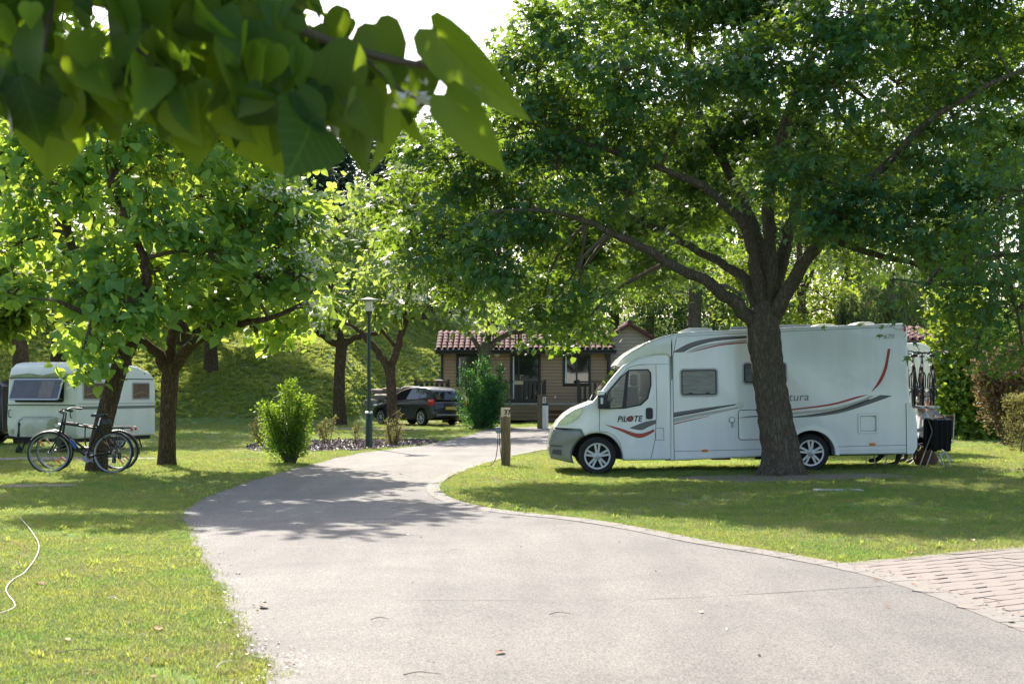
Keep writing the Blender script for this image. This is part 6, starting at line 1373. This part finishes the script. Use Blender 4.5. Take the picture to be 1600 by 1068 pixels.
# pale gable cabin
d2 = 57.6; s2_ = F/d2; gx_ = (988-800)/s2_
c2_ = empty('cabin', (gx_, d2+1.4, .1), (0, 0, 0), 'pale clad cabin with a red tiled gable right of the brown cabin', 'cabin')
hw2, za = 1.95, H-(506-610)/F*(d2+1.4)-.1; sl2 = .64; zev = za-hw2*sl2
gab = [(-hw2, .1), (hw2, .1), (hw2, zev), (0, za-.03), (-hw2, zev)]
V = [(x, .02, z) for x, z in gab]+[(x, 5, z) for x, z in gab]
part('wall', (V, [(0, 1, 2, 3, 4), (9, 8, 7, 6, 5)]+[(k, k+5, (k+1) % 5+5, (k+1) % 5) for k in range(5)]), mat('cabin_core_pale', (.10, .08, .06), .9), c2_, smooth=0)
clad(c2_, -hw2, hw2, .5, za, 0, [], M['palecladding'], .15, lambda z: (-min(hw2, (za-z)/sl2), min(hw2, (za-z)/sl2)))
for sgn in (-1, 1):
    r2 = empty('tmp') if 0 else part('roof', ([(0, -.3, za+.02), (0, 5.2, za+.02), (sgn*(hw2+.35), 5.2, za+.02-(hw2+.35)*sl2), (sgn*(hw2+.35), -.3, za+.02-(hw2+.35)*sl2), (0, -.3, za-.07), (0, 5.2, za-.07), (sgn*(hw2+.35), 5.2, za-.07-(hw2+.35)*sl2), (sgn*(hw2+.35), -.3, za-.07-(hw2+.35)*sl2)], [(0, 1, 2, 3), (4, 7, 6, 5), (0, 3, 7, 4), (3, 2, 6, 7), (1, 5, 6, 2)]), M['tile'], c2_, smooth=0)
    L2 = (hw2+.35)*math.hypot(1, sl2); nr = int(L2/.38)
    for c in range(14):
        for r_ in range(nr):
            q = (L2-.44-.38*r_)/math.hypot(1, sl2); a = math.atan(sl2)
            o = link('roof_tile', tile_me, r2, (sgn*(hw2+.35-r_*.38*math.cos(a)), -.2+c*.235, za+.03-(hw2+.35)*sl2+r_*.38*math.sin(a)), (a, 0, R(90)*sgn), None)
            o.rotation_euler = (a-.03, 0, R(90) if sgn > 0 else R(-90))
    part('verge_board', tube([(0, -.32, za-.02), (sgn*(hw2+.38), -.32, za-.02-(hw2+.38)*sl2)], .05, 6), M['tile'], r2)
part('ridge_tiles', tube([(0, -.33, za+.06), (0, 5.2, za+.06)], .11, 8), M['tile'], c2_)
# third cabin at the right
d3 = 48.0; x3 = (1462-800)/F*d3; z3 = H-(545-610)/F*d3
c3 = empty('cabin', (x3-3.2, d3, .1), (0, 0, 0), 'brown cabin with a red tiled roof peeping over the motorhome at the right', 'cabin')
ze3 = H-(531-610)/F*d3-.1
part('wall', box(0, .02, .1, 3.0, 4, ze3), mat('cabin_core', (.05, .032, .02), .9), c3, smooth=0)
clad(c3, 0, 2.55, .4, ze3-.03, 0, [(1.2, 1.2, 2.0, 2.5)], M['cladding']); framed_window(c3, 1.2, 1.2, 2.0, 2.5, -.01)
part('corner_trim', box(2.55, -.05, .3, 3.03, .06, ze3), M['frame'], c3, smooth=0)
part('wall_lamp', lathe([(0, -.12), (.09, -.1), (.12, -.05), (.125, 0)], 16, 'y', c=(2.85, -.05, ze3-.35)), M['signwhite'], c3)
r3 = part('roof', ([(-.3, -.5, ze3-.02), (3.3, -.5, ze3-.02), (3.3, 2, ze3+.52), (-.3, 2, ze3+.52), (3.3, 4.4, ze3-.02), (-.3, 4.4, ze3-.02), (-.3, -.5, ze3-.12), (3.3, -.5, ze3-.12)], [(0, 1, 2, 3), (3, 2, 4, 5), (0, 6, 7, 1)]), M['tile'], c3, smooth=0)
tiles(r3, 1.2, 3.3, -.52, ze3, math.atan(.54/2.5), 2.6)
part('fascia', box(-.3, -.52, ze3-.15, 3.3, -.49, ze3-.02), mat('red_fascia', (.16, .05, .04), .6), r3, smooth=0)

# ------------------------------------------------------------------ stones by the bank
def stone_mesh(sx, sy, sz, seed):
    bm = bmesh.new(); bmesh.ops.create_icosphere(bm, subdivisions=2, radius=1); rn = random.Random(seed); off = [rn.uniform(-9, 9) for _ in range(3)]
    from mathutils import noise
    for v in bm.verts:
        c = v.co.copy(); c = Vector([math.copysign(abs(q)**.6, q) for q in c]); k = 1+.16*noise.noise(c*1.4+Vector(off)); v.co = Vector((c.x*sx*k, c.y*sy*k, c.z*sz*k))
    me = bpy.data.meshes.new('stone'); bm.to_mesh(me); bm.free(); me.materials.append(M['stone'])
    me.polygons.foreach_set('use_smooth', [True]*len(me.polygons)); me.set_sharp_from_angle(angle=R(40)); return me
d = 55.2; sx0 = (620-800)/F*d
sw = empty('stone_wall', (sx0, d, g1(sx0, d)), (0, 0, 0), 'low wall of rough stones at the foot of the bank behind the car', 'wall')
for k, (px, py, wpx, hpx, dd) in enumerate([(600, 622, 36, 14, 0), (634, 620, 34, 16, .2), (590, 612, 24, 10, .6), (612, 610, 30, 11, .7), (643, 608, 34, 11, .8), (672, 610, 30, 13, .6), (686, 597, 16, 9, 2.5), (664, 621, 26, 15, .3), (580, 630, 24, 14, -.2)]):
    p = at(px, py, d+dd); link('stone', stone_mesh(wpx/F*d/2, .35, hpx/F*d/2, k), sw, p-Vector((sx0, d, g1(sx0, d))), (0, 0, random.uniform(-.2, .2)))

# ------------------------------------------------------------------ lamp post, marker posts, small furniture
d = 36.8; lx0 = (576.5-800)/F*d; lg = g1(lx0, d)
lp = empty('street_lamp', (lx0, d, lg), (0, 0, 0), 'dark green lamp post with a flat disc top beside the lane', 'street lamp')
zz = lambda py: H-(py-610)/F*d-lg
part('base', lathe([(.10, -.05), (.10, .02), (.092, .03), (.092, zz(645)), (.06, zz(642)), (.05, zz(641))], 20), M['lampgreen'], lp)
part('collar', lathe([(.098, zz(646)), (.104, zz(645.5)), (.104, zz(643.5)), (.06, zz(642))], 20), M['alu'], lp)
part('pole', lathe([(.05, zz(644)), (.045, zz(489))], 16), M['lampgreen'], lp)
part('lamp_socket', lathe([(.05, zz(492)), (.085, zz(489)), (.09, zz(486)), (.03, zz(485)), (.03, zz(481))], 16), M['lampgreen'], lp)
ls_ = part('lamp_glass', lathe([(.088, zz(486)), (.095, zz(471))], 20), mat('frosted_lamp', (.62, .60, .50), .25, var=.1, scale=8, coat=.4), lp)
for k in range(4): a = k*1.571+.6; part('strut', tube([(.098*math.cos(a), .098*math.sin(a), zz(487)), (.1*math.cos(a), .1*math.sin(a), zz(469))], .006, 5), M['alu'], ls_)
part('lamp_disc', lathe([(0, zz(470)), (.3, zz(468.6)), (.305, zz(467.8)), (.1, zz(466.2)), (.06, zz(465)), (0, zz(464.6))], 32), mat('pale_grey_metal', (.5, .52, .5), .35, .4), lp)
d = 28.0; nx0 = (790-800)/F*d; ng_ = g1(nx0, d)
npst = empty('marker_post', (nx0, d, ng_), (0, 0, 0), 'weathered wooden post with the number 37 at the lane edge', 'post')
part('post', tube(spline([(0, 0, -.1), (.005, 0, .35), (0, 0, .7), (-.01, 0, 1.0)], 5), (.092, .092, .092, .092, .094, .094, .095, .095, .096, .097, .098, .099, .1, .102, .103, .104)[:16], 16, wob=.04), M['wood'], npst, smooth=50)
sg = part('sign', box(-.088, -.1, .98, .09, -.075, 1.15, .006), mat('cream_sign', (.52, .44, .33), .7, var=.15, scale=9), npst)
link('digits', text_mesh('digits', '37', .13, mat('dark_red_digits', (.035, .008, .012), .6), bold=.004), sg, (-.03, -.1035, 1.03))
part('post_cap', box(-.095, -.07, 1.0, .095, .07, 1.16, .01), M['wood'], npst)
sk = part('socket', box(-.19, -.06, .66, -.09, .04, .78, .02), mat('grey_blue_plastic', (.16, .19, .23), .5), npst)
part('cable', tube(spline([(-.15, -.03, .66), (-.16, -.04, .4), (-.2, -.1, .15), (-.3, -.2, .03), (-.42, -.3, .02)], 6), .008, 6), M['rubbercable'], sk)
part('cable', tube(spline([(-.12, -.03, .66), (-.11, -.05, .4), (-.08, -.11, .15), (-.07, -.12, .0)], 6), .008, 6), M['rubbercable'], sk)
d = 49.5; px0 = (848-800)/F*d; pg = g1(px0, d)
sp_ = empty('service_post', (px0, d, pg), (0, 0, R(-25)), 'square wooden service post with a white panel beyond the lane', 'post')
part('post', box(-.17, -.1, -.1, .03, .12, 1.16, .01), M['wood'], sp_)
part('panel', box(.032, -.11, -.02, .17, .1, .82, .01), M['signwhite'], sp_)
part('tap_box', box(.032, -.115, .83, .165, .1, .9, .01), M['dark'], sp_); part('frame_panel', ring_plate([(.04, .9), (.15, .9), (.16, 1.12), (.05, 1.12)], .03, -.112, .03), M['signwhite'], sp_)
part('cap', box(-.18, -.12, 1.16, .19, .13, 1.19, .008), M['wood'], sp_)
d = 36.2; wx = (432-800)/F*d
st_ = empty('wooden_block', (wx, d, g1(wx, d)), (0, 0, .2), 'squat brown wooden block behind the bright green bush', 'block')
part('block', box(-.18, -.15, -.05, .18, .15, .40, .02), M['wood'], st_); part('rim', box(-.2, -.17, .40, .2, .17, .44, .01), M['wood'], st_)
# flat slab in the lawn
x, y = G(1310, 773); sb = part('drain_slab', box(-.34, -.16, -.03, .34, .16, .022, .01), mat('pale_slab', (.42, .41, .36), .9, var=.2, scale=9), None, loc=(x, y, g1(x, y)), rot=(0, 0, -.05)); meta(sb, 'pale flat concrete slab set in the shaded lawn', 'slab')
# white cable on the left lawn
P = [Vector((*G(*p), .035)) for p in [(-30, 975), (0, 966), (21, 957), (22, 948), (12, 935), (10, 925), (20, 912), (36, 903), (45, 893), (54, 880), (60, 866), (60, 852), (52, 838), (43, 826), (30, 812)]]
for p in P: p.z += g1(p.x, p.y)
wc = part('garden_cable', tube(spline(P, 5), .0045, 6), M['cable']); meta(wc, 'white cable snaking through the grass in the left foreground', 'cable')

# ------------------------------------------------------------------ people and their things behind the motorhome
def person(label, loc, rz, shirt, trousers, pose='sit', seed=1):
    root = empty('person', loc, (0, 0, rz), label, 'person', None)
    J = {'pel': ((0, 0, .50), .15), 'belly': ((.0, 0, .66), .145), 'chest': ((-.02, 0, .88), .15), 'neck': ((-.03, 0, 1.06), .062), 'head0': ((-.05, 0, 1.16), .08), 'head1': ((-.06, 0, 1.27), .085)}
    for s_, n_ in ((1, 'l'), (-1, 'r')):
        J.update({n_+'hip': ((.0-.05, s_*.10, .50), .095), n_+'knee': ((-.43, s_*.13, .50), .068), n_+'shin': ((-.50, s_*.13, .28), .058), n_+'ank': ((-.56, s_*.13, .09), .046), n_+'toe': ((-.74, s_*.14, .05), .038),
                  n_+'sho': ((-.02, s_*.19, .98), .062), n_+'elb': ((-.08, s_*.26, .74), .045), n_+'wri': ((-.30, s_*.17, .68), .034), n_+'hand': ((-.38, s_*.14, .68), .036)})
    E = [('pel', 'belly'), ('belly', 'chest'), ('chest', 'neck'), ('neck', 'head0'), ('head0', 'head1')]
    for n_ in 'lr': E += [('pel', n_+'hip'), (n_+'hip', n_+'knee'), (n_+'knee', n_+'shin'), (n_+'shin', n_+'ank'), (n_+'ank', n_+'toe'), ('chest', n_+'sho'), (n_+'sho', n_+'elb'), (n_+'elb', n_+'wri'), (n_+'wri', n_+'hand')]
    if pose == 'sit':     # one leg stretched forward
        J['lshin'] = ((-.66, .13, .34), .058); J['lank'] = ((-.84, .13, .14), .046); J['ltoe'] = ((-1.02, .14, .12), .038)
    bm = bmesh.new(); ly = bm.verts.layers.skin.verify(); ix = {}
    for k, (p, r_) in J.items():
        v = bm.verts.new(p); v[ly].radius = (r_, r_); v[ly].use_root = (k == 'pel'); ix[k] = v
    for a, b in E: bm.edges.new((ix[a], ix[b]))
    me = bpy.data.meshes.new('body'); bm.to_mesh(me); bm.free(); o = link('body', me)
    o.modifiers.new('skin', 'SKIN'); sb_ = o.modifiers.new('sub', 'SUBSURF'); sb_.levels = 2
    dg = bpy.context.evaluated_depsgraph_get(); m2 = bpy.data.meshes.new_from_object(o.evaluated_get(dg)); bpy.data.objects.remove(o)
    m2.materials.clear()
    for q in (shirt, trousers, M['skin'], M['leather']): m2.materials.append(q)
    for p in m2.polygons:
        c = p.center; p.use_smooth = True
        p.material_index = 2 if c.z > 1.04 or (c.x < -.22 and .60 < c.z < .80) else (0 if c.z > .56 and c.x > -.3 else (3 if c.z < .15 else 1))
    b = link('body', m2, root)
    part('hair', xf(lathe([(.098, -.02), (.102, .02), (.09, .07), (.05, .105), (0, .115)], 16), Matrix.Translation((-.045, 0, 1.28)) @ Matrix.Rotation(R(12), 4, 'Y')), M['hair'], root, smooth=70)
    part('nose', tube([(-.135, 0, 1.24), (-.165, 0, 1.205), (-.13, 0, 1.195)], (.012, .018, .012), 6), M['skin'], b)
    for s_ in (-1, 1):
        part('ear', lathe([(0, -.01), (.02, -.008), (.026, 0), (.02, .008), (0, .01)], 10, 'y', c=(-.04, s_*.092, 1.225)), M['skin'], b)
        part('eye', lathe([(0, -.01), (.009, -.006), (.011, 0), (.009, .006), (0, .01)], 8, 'x', c=(-.135, s_*.032, 1.235)), M['dark'], b)
        for q in range(5):
            yy = s_*(.14-.03+q*.0155); fing = [(-.38, yy, .675), (-.43-(.02 if q in (2, 3) else 0), yy, .672), (-.46-(.02 if q in (2, 3) else 0), yy, .655)] if q else [(-.36, s_*.105, .69), (-.40, s_*.085, .68), (-.42, s_*.08, .665)]
            part('finger', tube(fing, (.010, .009, .007), 6), M['skin'], b)
    part('mouth', box(-.136, -.022, 1.168, -.128, .022, 1.174), mat('lips', (.25, .08, .07), .6), b)
    return root
d = 26.9; pxx = (1443-800)/F*d
pa = person('seated person in a pale shirt and dark trousers behind the motorhome', (pxx, d, g1(pxx, d)-.04), .05, M['shirt'], M['denim'])
pb_x = (1456-800)/F*27.7
pb = person('white haired person in a hat sitting behind the black towel', (pb_x, 27.7, g1(pb_x, 27.7)-.02), R(25), mat('grey_shirt', (.22, .23, .25), .9), M['denim'], 'upright')
part('hat', lathe([(.17, 0), (.165, .012), (.105, .02), (.10, .09), (.07, .115), (0, .12)], 20, 'z', c=(-.05, 0, 1.31)), M['hat'], pb, smooth=60)
def camp_chair(label, loc, rz):
    c = empty('camp_chair', loc, (0, 0, rz), label, 'chair', 'camping chairs')
    part('seat', box(-.24, -.24, .405, .24, .24, .425, .008), M['brownsack'], c); part('backrest', box(.24, -.24, .5, .265, .24, .92, .01), M['brownsack'], c)
    for s_ in (-1, 1):
        part('leg', tube([(-.24, s_*.25, 0), (.24, s_*.25, .42), (.27, s_*.25, .95)], .012, 6), M['alu'], c); part('leg', tube([(.26, s_*.25, 0), (-.24, s_*.25, .42)], .012, 6), M['alu'], c)
    return c
camp_chair('folding chair with crossed metal legs under the person in the pale shirt', (pxx+.05, d, g1(pxx, d)), .05)
camp_chair('folding chair under the person in the hat', (pb_x+.05, 27.7, g1(pb_x, 27.7)), R(25))
d = 26.3; tx = (1400-800)/F*d
tb2 = empty('camp_table', (tx-.35, d+.5, g1(tx, d)), (0, 0, 0), 'small folding table with thin metal legs under the rear of the motorhome', 'table')
part('table_top', box(-.05, -.35, .68, .5, .35, .71, .01), M['alu'], tb2)
for x in (.0, .18):
    for y in (-.32, .32): part('leg', tube([(x*2.3, y, .68), (x, y, 0)], .012, 6), M['alu'], tb2)
# drying rack with a black towel
d = 26.0; rx = (1460-800)/F*d; rg = g1(rx, d)
rk = empty('drying_rack', (rx, d, rg), (0, 0, 0), 'folding drying rack with splayed metal legs right of the motorhome', 'rack')
for y in (-.2, .2):
    for x0, x1 in ((-.22, .10), (.24, -.05)): part('leg', tube([(x0, y, 0), (x1, y, .86)], .011, 6), M['alu'], rk)
for y in (-.22, 0, .22): part('rail', tube([(-.14, y, .88), (.24, y, .88)], .008, 6), M['alu'], rk)
V, Fc = [], []; nu, nv = 22, 20
for j in range(nv):
    for i in range(nu):
        u = i/(nu-1); t = j/(nv-1); s2 = (t-.5)*2.05   # over the rail: front fall then back
        x = -.115+.33*u+.03*(1-abs(s2))*0+.02*math.sin(t*5)
        fold = .018*math.sin(u*22+t*3)+.012*math.sin(u*47)
        z = .90-max(0, abs(s2)-.22)*.72*(1+.04*math.sin(u*9)); yy = (-.24 if s2 < 0 else .24)*min(1, abs(s2)/.22)
        V.append((x, yy+fold*(1 if abs(s2) > .22 else .3), z+.012*math.sin(u*13)*(abs(s2) < .3)))
for j in range(nv-1):
    for i in range(nu-1): a = j*nu+i; Fc.append((a, a+1, a+nu+1, a+nu))
tw_ = part('towel', (V, Fc), M['blackcloth'], None, smooth=80, loc=(rx, d, rg)); meta(tw_, 'black towel draped over the drying rack', 'towel')
mdl = tw_.modifiers.new('thick', 'SOLIDIFY'); mdl.thickness = .012
d = 26.6; sx_ = (1447-800)/F*d
sk_ = part('cloth_bundle', (lambda V: V)(lathe([(.0, 0), (.17, .02), (.2, .12), (.16, .28), (.1, .36), (.04, .38), (0, .37)], 14)), M['brownsack'], None, loc=(sx_, d, g1(sx_, d)), smooth=60)
for v in sk_.data.vertices: v.co.x *= 1+.2*math.sin(v.co.z*14+v.co.y*9); v.co.y *= 1+.2*math.cos(v.co.z*11+v.co.x*7)
meta(sk_, 'slumped brown cloth bag on the grass beneath the chair', 'bag')

# ------------------------------------------------------------------ fallen leaves and twigs
def dead_leaf(seed):
    rn = random.Random(seed); V = []; n = 9
    for k in range(n):
        a = 2*math.pi*k/n; r_ = (.5+.18*math.cos(a))*rn.uniform(.8, 1.15); x, y = r_*math.cos(a), r_*math.sin(a)*.62; V.append((x, y, .10+.35*abs(y)-.25*x*x*rn.uniform(.3, 1)))
    V.append((0, 0, .06)); V.append((.85, .03, .05)); Fc = [(k, (k+1) % n, n) for k in range(n)]+[(0, 1, n+1)]
    return mesh('fallen_leaf', V, Fc, None, 60)
spots = [(413, 952, .16, 'dry', 'curled brown leaf on the lane near its left edge'), (247, 987, .15, 'dry', 'large dry leaf lying on the left lawn'), (779, 1023, .12, 'dry', 'dry leaf on the asphalt at the bottom centre'), (62, 917, .14, 'dry', 'dry leaf in the grass by the white cable'), (105, 1003, .09, 'pale', 'small bleached leaf in the left foreground grass'), (240, 1066, .1, 'dry', 'dry leaf on the lawn at the bottom edge'), (1422, 868, .14, 'dry', 'reddish leaf at the corner of the paving'), (1375, 850, .13, 'dry', 'brown leaf on the right lawn near the paving'), (1320, 860, .1, 'dry', 'leaf at the lawn corner beside the kerb'), (1520, 846, .12, 'pale', 'bleached leaf on the shaded lawn at the right'), (1580, 975, .1, 'pale', 'curled pale leaf on the lane by the right edge'), (1095, 958, .08, 'pale', 'small pale leaf in the middle of the lane'), (1366, 912, .09, 'dry', 'dry leaf caught on the edging stones'), (1427, 918, .08, 'dry', 'second dry leaf on the edging beside the paving'), (157, 906, .07, 'dry', 'small dry leaf in the middle of the left lawn'), (1385, 952, .06, 'dry', 'tiny leaf on the lane near the kerb'), (985, 750, .1, 'pale', 'pale leaf on the grass before the front wheel'), (1272, 735, .1, 'pale', 'white scrap beside the rear wheel')]
for k, (px, py, sz, kd, lab) in enumerate(spots):
    x, y = G(px, py); me = dead_leaf(k); me.materials.append(M['dryleaf'] if kd == 'dry' else M['paleleaf'])
    o = link('fallen_leaf', me, None, (x, y, g1(x, y)+(.025 if not poly_mask(road_poly, np.array([x]), np.array([y]))[0] else .02)), (random.uniform(-.15, .15), random.uniform(-.15, .15), random.uniform(0, 6)), (sz*.62, sz*.62, sz*.5)); meta(o, lab, 'leaf', 'fallen leaves')
twl = [(710, 865, .22, 1.0, 'pale thin twig lying on the lane'), (875, 964, .14, .1, 'small dark twig in the middle of the lane'), (594, 974, .12, .15, 'short twig on the lane at lower left'), (353, 1050, .22, 1.3, 'pale curved stick at the bottom of the left lawn'), (178, 943, .18, -.8, 'pale straw stick on the left lawn'), (130, 1028, .3, .3, 'dark forked twig on the lawn in the lower left corner'), (660, 1058, .2, .05, 'dark twig at the bottom edge of the lane'), (625, 798, .3, .1, 'dark twig across the lane in the shade'), (1362, 849, .22, .2, 'brown stick on the right lawn')]
for k, (px, py, ln, an, lab) in enumerate(twl):
    x, y = G(px, py); P = spline([(-ln/2, 0, 0), (-ln*.1, ln*.08, .012), (ln*.2, -ln*.03, .01), (ln/2, ln*.05, 0)], 3)
    o = part('twig', tube(P, np.linspace(.0036, .0015, len(P)), 5), M['cable'] if 'pale' in lab else M['twigdry'], None, loc=(x, y, g1(x, y)+(.04 if 'lawn' in lab else .022)), rot=(0, 0, an)); meta(o, lab, 'twig', 'twigs on the ground')
# small litter along the road edges and on the asphalt: crumbs nobody could count
n = 1500; ii = rng.integers(0, len(Lw)-1, n); P = np.array([[*Lw[i][:2], 0] for i in ii]); P[:, 0] += rng.normal(.05, .10, n); P[:, 1] += rng.normal(0, .25, n)
P2 = np.array([[*Rs[i][:2], 0] for i in rng.integers(0, len(Rs)-1, 900)]); P2[:, :2] += rng.normal(0, .10, (900, 2))
P3 = np.stack([rng.uniform(-4, 3.5, 420), rng.uniform(7, 30, 420), np.zeros(420)], -1); P3 = P3[poly_mask(road_poly, P3[:, 0], P3[:, 1])]
P = np.concatenate([P, P2, P3]); P[:, 2] = gz(P[:, 0], P[:, 1])+.026
li = link('leaf_litter', leaf_mesh('leaf_litter', 'oval', P, unit(rng.normal(size=P.shape)*np.array([1, 1, .15])), rng.normal(size=P.shape)*.3+np.array([0, 0, 1]), rng.uniform(.008, .032, len(P)), leaf_mat('litter', (.10, .06, .03), (.30, .2, .1), (.2, .12, .05), .2))); meta(li, 'crumbs of dry leaf and soil along the lane edges', 'litter', kind='stuff')
# bark chips in the beds
def chips(poly, n, nm, lab):
    xs_ = [p[0] for p in poly]; ys_ = [p[1] for p in poly]; x = rng.uniform(min(xs_), max(xs_), n); y = rng.uniform(min(ys_), max(ys_), n); k = poly_mask(poly, x, y); x, y = x[k], y[k]
    P = np.stack([x, y, gz(x, y)+.03], -1); o = link(nm, leaf_mesh(nm, 'oval', P, unit(rng.normal(size=P.shape)), rng.normal(size=P.shape)+np.array([0, 0, .8]), rng.uniform(.03, .09, len(P)), leaf_mat(nm, (.05, .035, .035), (.26, .21, .20), (.1, .07, .05), .05))); meta(o, lab, 'mulch', kind='stuff')
chips(bed_poly, 9000, 'bark_chips', 'bark chips covering the shrub bed by the lamp post'); chips(bed2, 3500, 'bark_chips', 'bark chips at the right edge below the hedge')
